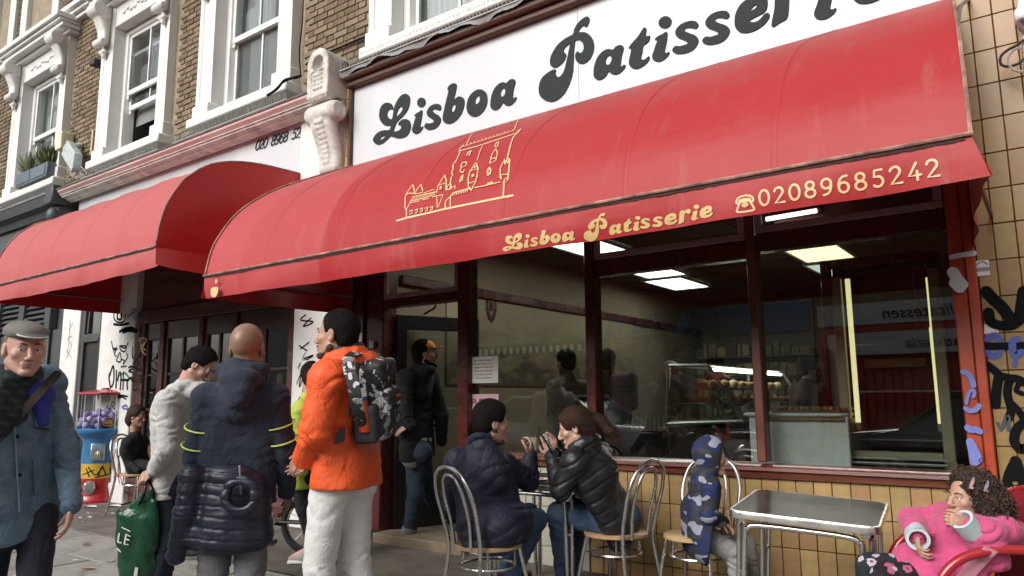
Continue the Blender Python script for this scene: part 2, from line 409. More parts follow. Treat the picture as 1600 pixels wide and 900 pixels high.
def folds(S, segs, seed=0):
    """creases that ring a sleeve, a leg or a waist: (a, b, spacing, depth[, reach]) for each limb"""
    m = np.abs(S.d) < 0.035; i, j, k = np.nonzero(m); P = np.stack([S.ax[0][i], S.ax[1][j], S.ax[2][k]], 1).astype(np.float64); out = np.zeros(len(P)); best = np.full(len(P), 1e9)
    for n, sg in enumerate(segs):
        a, b, lam, amp = np.asarray(sg[0], float), np.asarray(sg[1], float), sg[2], sg[3]; reach = sg[4] if len(sg) > 4 else 0.14
        ab = b-a; L = np.linalg.norm(ab); u = ab/L; e1 = np.cross(u, [0.3, 0.9, 0.2]); e1 /= np.linalg.norm(e1); e2 = np.cross(u, e1); q = P-a; t = q@u; w = q-t[:, None]*u; r = np.linalg.norm(w, axis=1); th = np.arctan2(w@e2, w@e1)
        dd = r+np.maximum(0, -t)+np.maximum(0, t-L); s0 = seed*1.7+n*2.3
        x = np.pi*t/lam+1.1*np.sin(th+s0)+0.7*np.sin(2*th+2.1*t/lam+s0*1.3)+0.5*np.sin(3*th-1.3*t/lam+s0)
        mask = np.clip(0.55+0.6*np.sin(1.7*t/lam+2*np.sin(th+s0*.7)+s0)+0.35*np.sin(2*th+s0), 0, 1.2)
        f = amp*mask*(np.abs(np.sin(x))**0.8-0.62)*np.clip((reach-dd)/0.03, 0, 1); nearer = dd < best; out = np.where(nearer, f, out); best = np.minimum(best, dd)
    S.d[m] -= out.astype(np.float32); return S
# ================================================================ SETTING
# ---- materials of the place
m_white = M('white_paint', (0.66, 0.655, 0.635), 0.55, var=0.08, vs=2, bump=0.25, bs=25, dirt=(0.42, 0.40, 0.36), ds=2.2, dl=(0.62, 0.92))
m_sash = M('sash_paint', (0.78, 0.78, 0.76), 0.4, var=0.04)
m_stone = M('old_painted_stone', (0.60, 0.575, 0.53), 0.8, var=0.15, vs=4, bump=0.6, bs=30, dirt=(0.25, 0.23, 0.20), ds=4.5, dl=(0.46, 0.74))
m_lead = M('lead', (0.20, 0.205, 0.21), 0.55, var=0.3, vs=5, bump=0.3, bs=20)
m_mortar = M('mortar', (0.27, 0.225, 0.155), 0.95, var=0.25, vs=6, bump=0.5, bs=90)
m_brick = M('stock_brick', (0.172, 0.128, 0.077), 0.9, var=0.25, vs=9, bump=0.6, bs=70, dirt=(0.085, 0.062, 0.040), ds=2.6, dl=(0.5, 0.75), rnd=0.30)
m_tan = M('tan_tile', (0.41, 0.262, 0.115), 0.36, var=0.18, vs=11, bump=0.12, bs=14, dirt=(0.20, 0.10, 0.028), ds=9, dl=(0.57, 0.76), rnd=0.14, coat=0.3)
m_tanp = M('pier_tile', (0.30, 0.185, 0.064), 0.42, var=0.22, vs=10, bump=0.12, bs=14, dirt=(0.17, 0.09, 0.028), ds=7, dl=(0.54, 0.76), rnd=0.13, coat=0.08)  # darker copy of the tan tile, shade put into the colour against strong sun
m_cream = M('pale_tile', (0.42, 0.40, 0.33), 0.3, var=0.08, vs=6, bump=0.08, bs=14, rnd=0.06, coat=0.3)
m_grout = M('grout', (0.10, 0.045, 0.018), 0.95, var=0.3)
m_maroon = M('maroon_paint', (0.085, 0.016, 0.013), 0.28, var=0.25, vs=5, bump=0.12, bs=40, dirt=(0.045, 0.012, 0.01), ds=3, coat=0.2)
m_sill = M('varnished_sill', (0.145, 0.038, 0.020), 0.3, var=0.25, vs=3, bump=0.15, bs=60, stretch=(0.5, 6, 6), coat=0.35)
m_dust = M('dusty_rose_trim', (0.30, 0.155, 0.165), 0.5, var=0.12, vs=4)
m_brown = M('brown_fascia_frame', (0.075, 0.034, 0.020), 0.5, var=0.35, vs=3, bump=0.4, bs=40, stretch=(0.4, 5, 5))
m_sign = M('sign_panel', (0.53, 0.555, 0.58), 0.35, var=0.03, vs=1.2, bump=0.05, bs=8, dirt=(0.62, 0.63, 0.63), ds=1.2, dl=(0.55, 0.85))
m_letter = M('slate_letter', (0.028, 0.034, 0.036), 0.7, spec=.15, var=0.2, vs=3, bump=0.1)
m_glass = glass('window_glass')
m_dark = M('dark_void', (0.012, 0.011, 0.010), 0.9)
m_gpaint = M('charcoal_paint', (0.055, 0.062, 0.066), 0.5, var=0.2, vs=4, bump=0.2, bs=30)
m_render = M('white_render', (0.66, 0.66, 0.64), 0.75, var=0.06, vs=3, bump=0.25, bs=40, dirt=(0.42, 0.42, 0.40), ds=2, dl=(0.55, 0.8))

# ---- ground
ground = obj('ground', MB().box(-70, 40, -60, 30, -0.6, -0.16), M('earth', (0.12, 0.11, 0.10), 0.95), kind='structure')
road = obj('road', MB().box(-70, 40, -15.6, -6.2, -0.155, -0.12), M('asphalt', (0.05, 0.05, 0.052), 0.85, var=0.3, vs=2, bump=0.6, bs=220), kind='structure')
pave = obj('pavement', MB().box(-70, 40, -6.05, 0.6, -0.155, -0.018), M('paving_bed', (0.10, 0.095, 0.085), 0.95, var=0.3), kind='structure')
m_slab = M('paving_slab', (0.34, 0.328, 0.30), 0.8, var=0.16, vs=2.2, bump=0.35, bs=120, dirt=(0.115, 0.105, 0.09), ds=2.3, dl=(0.46, 0.70), rnd=0.16)
kerb = MB()
for i in range(60): kerb.bbox(-40+i*0.9, -40+i*0.9+0.892, -6.2, -6.052, -0.2, 0.0, 0.012)
obj('kerb', kerb, M('kerb_granite', (0.30, 0.29, 0.28), 0.8, var=0.2), kind='structure')
slabs = []
y, row = -1.30, 0
while y > -6.0:
    x = -16.0+(row*0.37) % 0.9
    while x < 3.4:
        slabs.append((x, max(y-0.6, -6.045), y)); x += 0.9
    y -= 0.6; row += 1
slabs.sort(key=lambda s: (s[0]+0.5)**2+(s[2]+4.6)**2)
slab_src = {}
for k, (x, y0, y1) in enumerate(slabs[:300]):
    hgt = y1-y0; key = round(hgt, 3)
    dz = RNG.uniform(-0.002, 0.002)
    if key not in slab_src:
        o = obj('slab', MB().bbox(0.006, 0.892, 0.006, hgt-0.006, -0.05, 0, 0.006), m_slab, pave); slab_src[key] = o
        o.location = (x, y0, dz)
    else: piece(slab_src[key], pave, (x, y0, dz), rot=(RNG.normal(0, 0.0012), RNG.normal(0, 0.0012), 0))
# the darker forecourt in front of the shops, rising gently to the wall
m_fore = M('forecourt', (0.14, 0.122, 0.10), 0.7, var=0.35, vs=2.2, bump=0.7, bs=60, dirt=(0.05, 0.042, 0.034), ds=0.9, dl=(0.42, 0.66))
m_fore2 = M('forecourt_slabs', (0.20, 0.185, 0.16), 0.8, var=0.25, vs=2.2, bump=0.5, bs=60, dirt=(0.10, 0.088, 0.075), ds=1.2, dl=(0.45, 0.68))
fc = MB()
fc.grid([[(x, yy, z) for (yy, z) in ((-1.296, 0.001), (-0.9, 0.006), (-0.4, 0.015), (0.12, 0.02))] for x in np.linspace(-6.5, 3.2, 40)])
obj('forecourt', fc, m_fore, pave)
fc = MB()
for i in range(11):
    for j in range(2): fc.bbox(-16+i*0.86, -16+i*0.86+0.852, -1.294+j*0.66, -1.294+j*0.66+0.652, -0.03, 0.004+RNG.uniform(0, 0.003), 0.006)
obj('slab', fc, m_fore2, pave)['kind'] = 'stuff'

# ---- fallen leaves and litter
def scrap(name, label, cat, grp, X, Y, s, mat, curl):
    mb = MB(); pr = [(-1, 0), (-0.6, 0.42), (0, 0.55), (0.6, 0.36), (1, 0)]; n = len(pr)
    up = [(a*s, b*s, abs(b)*s*curl+0.006+0.15*s*curl*a*a) for a, b in pr]; lo = [(a*s, -b*s*0.8, abs(b)*s*curl*0.8+0.006+0.15*s*curl*a*a) for a, b in pr]
    mid = [(a*s, 0, 0.004+0.1*s*curl*a*a) for a, b in pr]
    mb.grid([lo, mid, up]); a = random.uniform(0, 6.28); ca, sa = math.cos(a), math.sin(a)
    mb.xf(lambda p: (p[0]*ca-p[1]*sa, p[0]*sa+p[1]*ca, p[2]))
    o = obj(name, mb, mat, org=(X, Y, 0.003)); o.data.transform(Matrix.Translation((X, Y, 0.003))); tag(o, label, cat, grp); return o
m_leaf = M('dry_leaf', (0.45, 0.33, 0.18), 0.8, var=0.3, vs=30); m_paper = M('white_litter', (0.75, 0.75, 0.74), 0.8, var=0.06)
for (px, py), nm in (((136, 853), 'pale dry leaf on the paving left of the green bag'), ((138, 891), 'curled dry leaf at the bottom edge beside the green bag'), ((74, 857), 'tiny pale leaf on the paving by the denim jacket man')):
    q = un(px, py, Z=0); scrap('fallen_leaf', nm, 'leaf', 'dry leaves on the paving', q[0], q[1], 0.05 if px > 100 else 0.02, m_leaf, 0.5)
for i, (px, py, s) in enumerate(((142, 793, .09), (178, 792, .12), (190, 788, .10), (124, 810, .035), (137, 802, .03), (139, 809, .04), (129, 816, .02), (175, 803, .03), (235, 791, .04), (236, 810, .03), (174, 877, .03), (117, 876, .025))):
    q = un(px, py, Z=0.005); scrap('paper_scrap', 'white paper scrap on the ground around the gumball machine base', 'litter', 'paper scraps by the gumball machine', q[0], q[1], s, m_paper, 0.35)

# ================================================================ THE TERRACE (upper floors)
terr = thing('brick_terrace', 'yellow brown brick terrace upper floors with white stucco sash windows above the shops', 'building', (-9, 0.3, 4.5))
WZ0, WZ1 = 4.45, 10.2
wins = [(-14.68, -12.56), (-11.36, -9.39), (-8.62, -6.68), (-5.40, -3.42), (-2.45, -0.5)]
wall = MB(); xs = [-22.0]+[v for a, b in wins for v in (a+0.14, b-0.14)]+[3.0]
for i in range(0, len(xs), 2): wall.box(xs[i], xs[i+1], 0.012, 0.4, WZ0, WZ1)
for a, b in wins: wall.box(a+0.14, b-0.14, 0.012, 0.4, 7.2, WZ1); wall.box(a+0.14, b-0.14, 0.012, 0.4, WZ0, 4.86)
obj('wall', wall, m_mortar, terr, smooth=False)
# stock bricks, Flemish bond, each with its own face and depth
bl = []
z, row = WZ0+0.01, 0
up_wins = [(-16.25, -15.15, 7.9, 9.6), (-14.75, -13.25, 7.75, 9.6)]
while z < 9.0:
    x = -17.6+(0.168 if row % 2 else 0); k = 0
    while x < -2.2:
        L = 0.215 if k % 2 == 0 else 0.1025
        cx = x+L/2; ok = True
        for a, b in wins:
            if a-0.02 < cx+L/2 and cx-L/2 < b+0.02 and z < 7.35: ok = False
        for a, b, c, d in up_wins:
            if a < cx < b and c < z < d: ok = False
        if ok: bl.append((x, z, L))
        x += L+0.011; k += 1
    z += 0.076; row += 1
def seen_px(b):                                             # how wide the brick shows in the photograph
    q = np.array([b[0]+b[2]/2, 0, b[1]])-CAM; d = q@_f
    px, py = 800+FPX*(q@R2)/d, 450-FPX*(q@U2)/d
    inn = -10 < px < 1610 and -10 < py
    return (FPX*b[2]/d*abs(math.cos(math.atan2(q[0], q[1]))) if inn else 0) + 0.001/d
bl.sort(key=seen_px, reverse=True)
def brickbox(mb, x, z, L, j): return mb.bbox(x, x+L, -0.006+j, 0.10, z, z+0.065, 0.004)
srcb = {}
for b in bl[:298]:
    j = RNG.uniform(-0.004, 0.004)
    if b[2] not in srcb:
        o = obj('brick', brickbox(MB(), 0, 0, b[2], 0), m_brick, terr, org=None); o.data.transform(Matrix.Translation(Vector(ORG['brick_terrace']))); srcb[b[2]] = o
        o.location = Vector((b[0], j, b[1]))-Vector(ORG['brick_terrace'])
    else: piece(srcb[b[2]], terr, Vector((b[0], j, b[1]))-Vector(ORG['brick_terrace']), rot=(0, RNG.normal(0, 0.006), 0))
mb = MB()
for x, z, L in bl[298:]:
    j = RNG.uniform(-0.004, 0.004)
    o = len(mb.v); e = 0.004
    mb.add([(x+e, -0.006+j, z+e), (x+L-e, -0.006+j, z+e), (x+L-e, -0.006+j, z+0.065-e), (x+e, -0.006+j, z+0.065-e), (x, 0.04, z), (x+L, 0.04, z), (x+L, 0.04, z+0.065), (x, 0.04, z+0.065)],
           [(0, 1, 2, 3), (0, 4, 5, 1), (1, 5, 6, 2), (2, 6, 7, 3), (3, 7, 4, 0)])
obj('brick', mb, m_brick, terr, smooth=False, kind='stuff')

m_curt = M('net_curtain', (0.62, 0.64, 0.64), 0.9, var=0.05, vs=20)
m_blind = M('venetian_slat', (0.58, 0.59, 0.585), 0.5, var=0.03)
m_wglass = glass('upper_window_glass', (0.86, 0.89, 0.89), boost=0.9)
def console(sl, x0, y0, z0, w, h, dpt):
    """carved scroll bracket: upper volute, waist, lower volute; x centre x0, wall face y0, top z0"""
    sl.cap((x0-w/2, y0-dpt*0.62, z0-h*0.12), (x0+w/2, y0-dpt*0.62, z0-h*0.12), dpt*0.38, k=0.01)
    sl.box((x0, y0-dpt*0.3, z0-h*0.13), (w/2, dpt*0.32, h*0.13), rad=0.01)
    for t in np.linspace(0, 1, 9):
        yy = y0-dpt*(0.55-0.42*math.sin(t*math.pi*0.5)+0.12*max(0, t-0.6)*2); zz = z0-h*(0.22+0.5*t)
        sl.cap((x0-w*0.40, yy, zz), (x0+w*0.40, yy, zz), dpt*0.16, k=0.02)
        sl.box((x0, (y0+yy)/2, zz), (w*0.36, abs(y0-yy)/2+0.01, h*0.05), rad=0.008, k=0.015)
    sl.cap((x0-w*0.46, y0-dpt*0.36, z0-h*0.76), (x0+w*0.46, y0-dpt*0.36, z0-h*0.76), dpt*0.22, k=0.012)
    sl.cap((x0-w*0.3, y0-dpt*0.16, z0-h*0.92), (x0+w*0.3, y0-dpt*0.16, z0-h*0.92), dpt*0.12, k=0.03)
    sl.ell((x0, y0-dpt*0.10, z0-h*0.98), (w*0.22, dpt*0.12, h*0.07), k=0.02)
    for s in (-1, 1):                                    # the spiral cut in each cheek
        pts = []
        for i in range(26):
            a = i*0.42; r = dpt*0.31*(1-i/30); pts.append((x0+s*w/2, y0-dpt*0.62+r*math.cos(a), z0-h*0.12+r*math.sin(a)))
        for p, q in zip(pts, pts[1:]): sl.cap(p, q, 0.010, k=0.006, op='sub')
        for i in range(16):
            a = 3+i*0.45; r = dpt*0.17*(1-i/20); p = (x0+s*w*0.46, y0-dpt*0.36+r*math.cos(a), z0-h*0.76+r*math.sin(a))
            sl.ell(p, (0.007,)*3, k=0.005, op='sub')
    return sl
def solid_mesh(sl): return sl.mesh()
_S = console(Solid(axis(-0.14, 0.14, 0.012), axis(-0.34, 0.04, 0.012), axis(-0.86, 0.06, 0.012)), 0, 0, 0, 0.19, 0.78, 0.28)
CON_V, CON_F = _S.mesh()
def sash_window(a, b, z0, z1, kind):
    """white stucco surround with console brackets, deep reveal and a two-over-two sliding sash"""
    cx = (a+b)/2; W = b-a; n0 = 0.30                                          # surround band width
    fr = MB(); wa, wb = a+n0, b-n0
    prof = [(-0.10, 0.0), (-0.10, 0.07), (-0.085, 0.085), (-0.085, n0-0.05), (-0.07, n0-0.03), (-0.07, n0), (0.3, n0), (0.3, 0)]
    for s, x in ((1, a), (-1, b)): fr.prism([(x+s*q[1], q[0]) for q in prof], 'z', z0+0.16, z1)
    for s, x in ((1, a), (-1, b)): fr.bbox(min(x-s*0.03, x+s*(n0+0.02)), max(x-s*0.03, x+s*(n0+0.02)), -0.125, 0.2, z0, z0+0.18, 0.01)
    fr.bbox(wa, wb, -0.068, 0.3, z1-0.34, z1, 0.01)                            # frieze over the opening
    W1 = obj('window', fr, m_white, terr)
    sl = MB().bbox(a-0.05, b+0.05, -0.19, 0.24, z0-0.13, z0-0.002, 0.015)
    obj('sill', sl, m_white, W1)
    hd = MB()
    for k, (zz, hh, pr) in enumerate(((z1+0.003, 0.06, 0.16), (z1+0.065, 0.07, 0.28), (z1+0.137, 0.05, 0.33), (z1+0.189, 0.09, 0.38))): hd.bbox(a-0.08-pr*0.25, b+0.08+pr*0.25, -pr, 0.1, zz, zz+hh-0.002, 0.008)
    obj('hood', hd, m_white, W1)
    for x in (a+0.13, b-0.13):
        npobj('bracket', CON_V+np.array([x, -0.10, z1-0.002]), CON_F, m_white, W1)
    if kind == 'C' or True:
        orn = MB()                                                           # leaf scroll on the frieze
        for i in range(9): orn.ball((cx-0.42+i*0.105, -0.075, z1-0.17+0.03*math.sin(i*1.9)), (0.045, 0.018, 0.035), 8)
        obj('frieze_ornament', orn, m_white, W1)
    # sashes: frame width 0.055; upper sash in front
    zb, zt = z0+0.16, z1-0.36; zm = zb+(zt-zb)*0.47; ya, yb = 0.16, 0.20
    box = MB()
    for x0, x1 in ((wa, wa+0.09), (wb-0.09, wb)): box.bbox(x0, x1, 0.10, 0.27, zb, zt, 0.004)
    box.bbox(wa+0.09, wb-0.09, 0.10, 0.27, zt-0.06, zt, 0.004); box.bbox(wa+0.09, wb-0.09, 0.06, 0.27, zb-0.14, zb+0.02, 0.004)
    obj('sash_box', box, m_sash, W1)
    def sash(y, s0, s1, nm='sash'):
        o = MB(); x0, x1 = wa+0.092, wb-0.092
        o.bbox(x0, x0+0.05, y, y+0.04, s0, s1); o.bbox(x1-0.05, x1, y, y+0.04, s0, s1)
        o.bbox(x0+0.05, x1-0.05, y, y+0.04, s1-0.055, s1); o.bbox(x0+0.05, x1-0.05, y, y+0.04, s0, s0+0.075)
        o.bbox(cx-0.014, cx+0.014, y+0.004, y+0.036, s0+0.075, s1-0.055)
        if s1 > zm+0.3:                                                       # horns under the upper sash
            for xx in (x0, x1-0.05): o.bbox(xx, xx+0.05, y+0.002, y+0.038, s0-0.06, s0-0.002, 0.01)
        obj(nm, o, m_sash, W1)
        obj('pane', MB().box(x0+0.05, cx-0.014, y+0.017, y+0.022, s0+0.075, s1-0.055), m_wglass, W1, smooth=False)
        obj('pane', MB().box(cx+0.014, x1-0.05, y+0.017, y+0.022, s0+0.075, s1-0.055), m_wglass, W1, smooth=False)
    sash(0.13, zm-0.03, zt-0.06)
    lo = (zb+0.02, zm+0.04)
    if kind == 'B': lo = (zb+0.64, zm+0.66)
    sash(0.178, *lo)
    ins = MB()
    ins.box(wa, wb, 0.9, 0.95, z0, z1); ins.box(wa-0.02, wa, 0.28, 0.9, z0, z1); ins.box(wb, wb+0.02, 0.28, 0.9, z0, z1); ins.box(wa, wb, 0.28, 0.9, z1-0.3, z1-0.28); ins.box(wa, wb, 0.28, 0.9, z0-0.02, z0)
    obj('room_lining', ins, M('room_dark', (0.10, 0.095, 0.09), 0.9), W1, smooth=False)
    if kind == 'C':                                                         # lowered venetian blind, flats edge to edge
        bmb = MB(); zz = zb+0.05
        while zz < zm+0.02: bmb.add([(wa+0.10, 0.245, zz+0.018), (wb-0.10, 0.245, zz+0.018), (wb-0.10, 0.262, zz), (wa+0.10, 0.262, zz)], [(0, 1, 2, 3)]); zz += 0.0245
        sb = obj('blind', bmb, m_blind, W1, smooth=False); sb['kind'] = 'stuff'
        bmb = MB()
        for i in range(40):
            t = i/39; bmb.v += [(wa+0.12+t*0.62, 0.31+0.018*math.sin(i*1.7), zm+0.02), (wa+0.12+t*0.62, 0.31+0.018*math.sin(i*1.7), zt)]
            if i: bmb.f.append((2*i-2, 2*i, 2*i+1, 2*i-1))
        obj('curtain', bmb, m_curt, W1)
    elif kind == 'B':
        bmb = MB()
        for i in range(60):
            t = i/59; x = wa+0.35+t*(wb-wa-0.45); dz = 0.35*max(0, math.sin(t*3.2))*(1 if t < 0.6 else 0)
            bmb.v += [(x, 0.31+0.022*math.sin(i*1.3), zm+0.10), (x, 0.31+0.022*math.sin(i*1.3), zt)]
            if i: bmb.f.append((2*i-2, 2*i, 2*i+1, 2*i-1))
        obj('curtain', bmb, m_curt, W1)
        obj('roller_blind', MB().box(wa+0.1, wb-0.1, 0.30, 0.305, zb+0.42, zb+0.75), M('grey_blind', (0.20, 0.20, 0.20), 0.8), W1)
    else:
        bmb = MB()
        for i in range(60):
            t = i/59; x = wa+0.1+t*(wb-wa-0.2); bmb.v += [(x, 0.31+0.02*math.sin(i*1.5), zb), (x, 0.31+0.02*math.sin(i*1.5), zt)]
            if i: bmb.f.append((2*i-2, 2*i, 2*i+1, 2*i-1))
        obj('curtain', bmb, m_curt, W1)
    return W1
for (a, b), kd in zip(wins, 'ABCDE'): sash_window(a, b, 4.86, 7.28, kd)
# the band course and the next floor's window frames, far left
mb = MB()
for zz, hh, pr in ((7.50, 0.07, 0.10), (7.572, 0.06, 0.16), (7.634, 0.09, 0.22)): mb.bbox(-22, 2.9, -pr, 0.012, zz, zz+hh-0.002, 0.008)
obj('band_course', mb, m_white, terr)
for a, b in ((-16.3, -15.1), (-14.8, -13.2)):
    fr = MB(); fr.bbox(a, a+0.26, -0.07, 0.2, 7.73, 9.7, 0.01); fr.bbox(b-0.26, b, -0.07, 0.2, 7.73, 9.7, 0.01); fr.bbox(a+0.26, b-0.26, -0.05, 0.2, 7.73, 7.95, 0.01); fr.bbox(a+0.26, b-0.26, 0.02, 0.12, 8.55, 8.62, 0.01); fr.bbox(a+0.26, a+0.31, 0.03, 0.12, 7.95, 9.7, 0.004); fr.bbox(b-0.31, b-0.26, 0.03, 0.12, 7.95, 9.7, 0.004)
    q = obj('window', fr, m_white, terr); obj('pane', MB().box(a+0.31, b-0.31, 0.09, 0.095, 7.95, 9.7), m_wglass, q, smooth=False)
    obj('curtain', MB().box(a+0.3, b-0.3, 0.16, 0.17, 7.95, 9.7), m_curt, q, smooth=False)
# bird spikes under the sills
m_spike = M('spike_steel', (0.24, 0.24, 0.225), 0.5, metal=0.2, var=0.2)
def spikes(x0, x1, y, z, n, owner_label):
    t = thing('bird_spikes', owner_label, 'bird spikes', ((x0+x1)/2, y, z))
    sp = MB()
    for i in range(n):
        x = x0+(x1-x0)*i/(n-1)+random.uniform(-0.006, 0.006)
        for s in (-1, 0, 1):
            a = (x, y, z); b = (x+s*0.02+random.uniform(-0.01, 0.01), y-0.02-0.02*abs(s), z+0.12+random.uniform(-0.015, 0.01))
            sp.add([(a[0]-0.006, a[1], a[2]), (a[0]+0.006, a[1], a[2]), (a[0], a[1]-0.005, a[2]), b], [(0, 1, 3), (1, 2, 3), (2, 0, 3)])
    obj('spike', sp, m_spike, t, smooth=False, kind='stuff')
    obj('base_strip', MB().box(x0-0.02, x1+0.02, y-0.02, y+0.02, z-0.012, z), M('spike_strip', (0.3, 0.3, 0.28), 0.5), t)
spikes(-5.72, -3.2, -0.165, 4.70, 62, 'row of bird spikes on the lead flashing above the white shop sign')
spikes(-8.7, -6.45, -0.30, 4.53, 56, 'row of bird spikes under the window with the venetian blind')
spikes(-11.2, -9.1, -0.30, 4.53, 52, 'row of bird spikes under the open sash window')
# ================================================================ THE TWO SHOPS
m_red = None
def vinyl(name, c0, c1, x_lo, x_hi, edges, dirt):
    """awning vinyl: panels welded side by side, each weathered a little differently; faded toward the first panels"""
    m, nt, b = nodes_of(name); L = nt.links.new
    tc = N(nt, 'ShaderNodeTexCoord'); sx = N(nt, 'ShaderNodeSeparateXYZ'); L(tc.outputs['Object'], sx.inputs[0])
    t = N(nt, 'ShaderNodeMapRange'); t.inputs[1].default_value = x_lo; t.inputs[2].default_value = x_hi; L(sx.outputs[0], t.inputs[0])
    st = [(0.0, edges[0][1])]+[(e, v) for e, v in edges[1:]]
    r = ramp(nt, [(p, (v, v, v)) for p, v in st], 'CONSTANT'); L(t.outputs[0], r.inputs[0])
    n = N(nt, 'ShaderNodeTexNoise', Scale=1.6, Detail=7.0, Roughness=0.65); L(tc.outputs['Object'], n.inputs['Vector'])
    f = mth(nt, 'ADD', r.outputs[0], mth(nt, 'MULTIPLY_ADD', n.outputs[0], 0.5, -0.25))
    f2 = N(nt, 'ShaderNodeClamp'); L(f, f2.inputs[0])
    col = mixc(nt, f2.outputs[0], c0, c1)
    n2 = N(nt, 'ShaderNodeTexNoise', Scale=3.0, Detail=8.0, Roughness=0.75); mp = N(nt, 'ShaderNodeMapping'); mp.inputs['Scale'].default_value = (2.5, 1, 0.35); L(tc.outputs['Object'], mp.inputs[0]); L(mp.outputs[0], n2.inputs['Vector'])
    rd = ramp(nt, [(0.56, (0, 0, 0)), (0.85, (dirt, dirt, dirt))]); L(n2.outputs[0], rd.inputs[0])
    col = mixc(nt, rd.outputs[0], col, (0.30, 0.17, 0.13))
    L(col, b.inputs['Base Color'])
    b.inputs['Roughness'].default_value = 0.52; b.inputs['Specular IOR Level'].default_value = 0.38
    b.inputs['Sheen Weight'].default_value = 0.15; b.inputs['Sheen Roughness'].default_value = 0.4
    n3 = N(nt, 'ShaderNodeTexNoise', Scale=2.2, Detail=2.0); mp3 = N(nt, 'ShaderNodeMapping'); mp3.inputs['Scale'].default_value = (1, 1, 3); mp3.inputs['Rotation'].default_value = (0, 0.35, 0); L(tc.outputs['Object'], mp3.inputs[0]); L(mp3.outputs[0], n3.inputs['Vector'])
    n4 = N(nt, 'ShaderNodeTexNoise', Scale=400.0, Detail=1.0); L(tc.outputs['Object'], n4.inputs['Vector'])
    bp = N(nt, 'ShaderNodeBump', Strength=0.32, Distance=0.025); L(n3.outputs[0], bp.inputs['Height'])
    bp2 = N(nt, 'ShaderNodeBump', Strength=0.12, Distance=0.002); L(n4.outputs[0], bp2.inputs['Height']); L(bp.outputs[0], bp2.inputs['Normal']); L(bp2.outputs[0], b.inputs['Normal'])
    return m
RED0, RED1 = (0.33, 0.009, 0.012), (0.43, 0.060, 0.068)
m_awn1 = vinyl('awning_vinyl', RED0, RED1, -5.66, -0.19, [(0, 0.75), (0.12, 0.85), (0.3, 0.7), (0.46, 0.8), (0.62, 0.62), (0.80, 0.10)], 0.6)
m_awn2 = vinyl('faded_awning_vinyl', (0.33, 0.028, 0.032), (0.47, 0.10, 0.105), -10.3, -6.5, [(0, 0.9), (0.25, 0.7), (0.5, 0.95), (0.8, 0.8)], 0.6)
m_endred = M('awning_end_vinyl', (0.50, 0.012, 0.014), 0.4, var=0.06, vs=2, bump=0.2, bs=6, bd=0.02, spec=0.5)
m_seam = M('awning_seam_tape', (0.42, 0.24, 0.19), 0.7, var=0.4, vs=14, dirt=(0.16, 0.08, 0.065), ds=6, dl=(0.4, 0.6))
m_grime = M('seam_grime', (0.045, 0.02, 0.018), 0.9, var=0.5, vs=20)
m_pole = M('awning_frame_steel', (0.20, 0.13, 0.13), 0.45, metal=0.5, var=0.2)
m_gold = M('gold_print', (0.55, 0.38, 0.15), 0.5, var=0.12, vs=20)
m_goldl = M('pale_gold_line', (0.72, 0.48, 0.25), 0.5, var=0.1, vs=20)

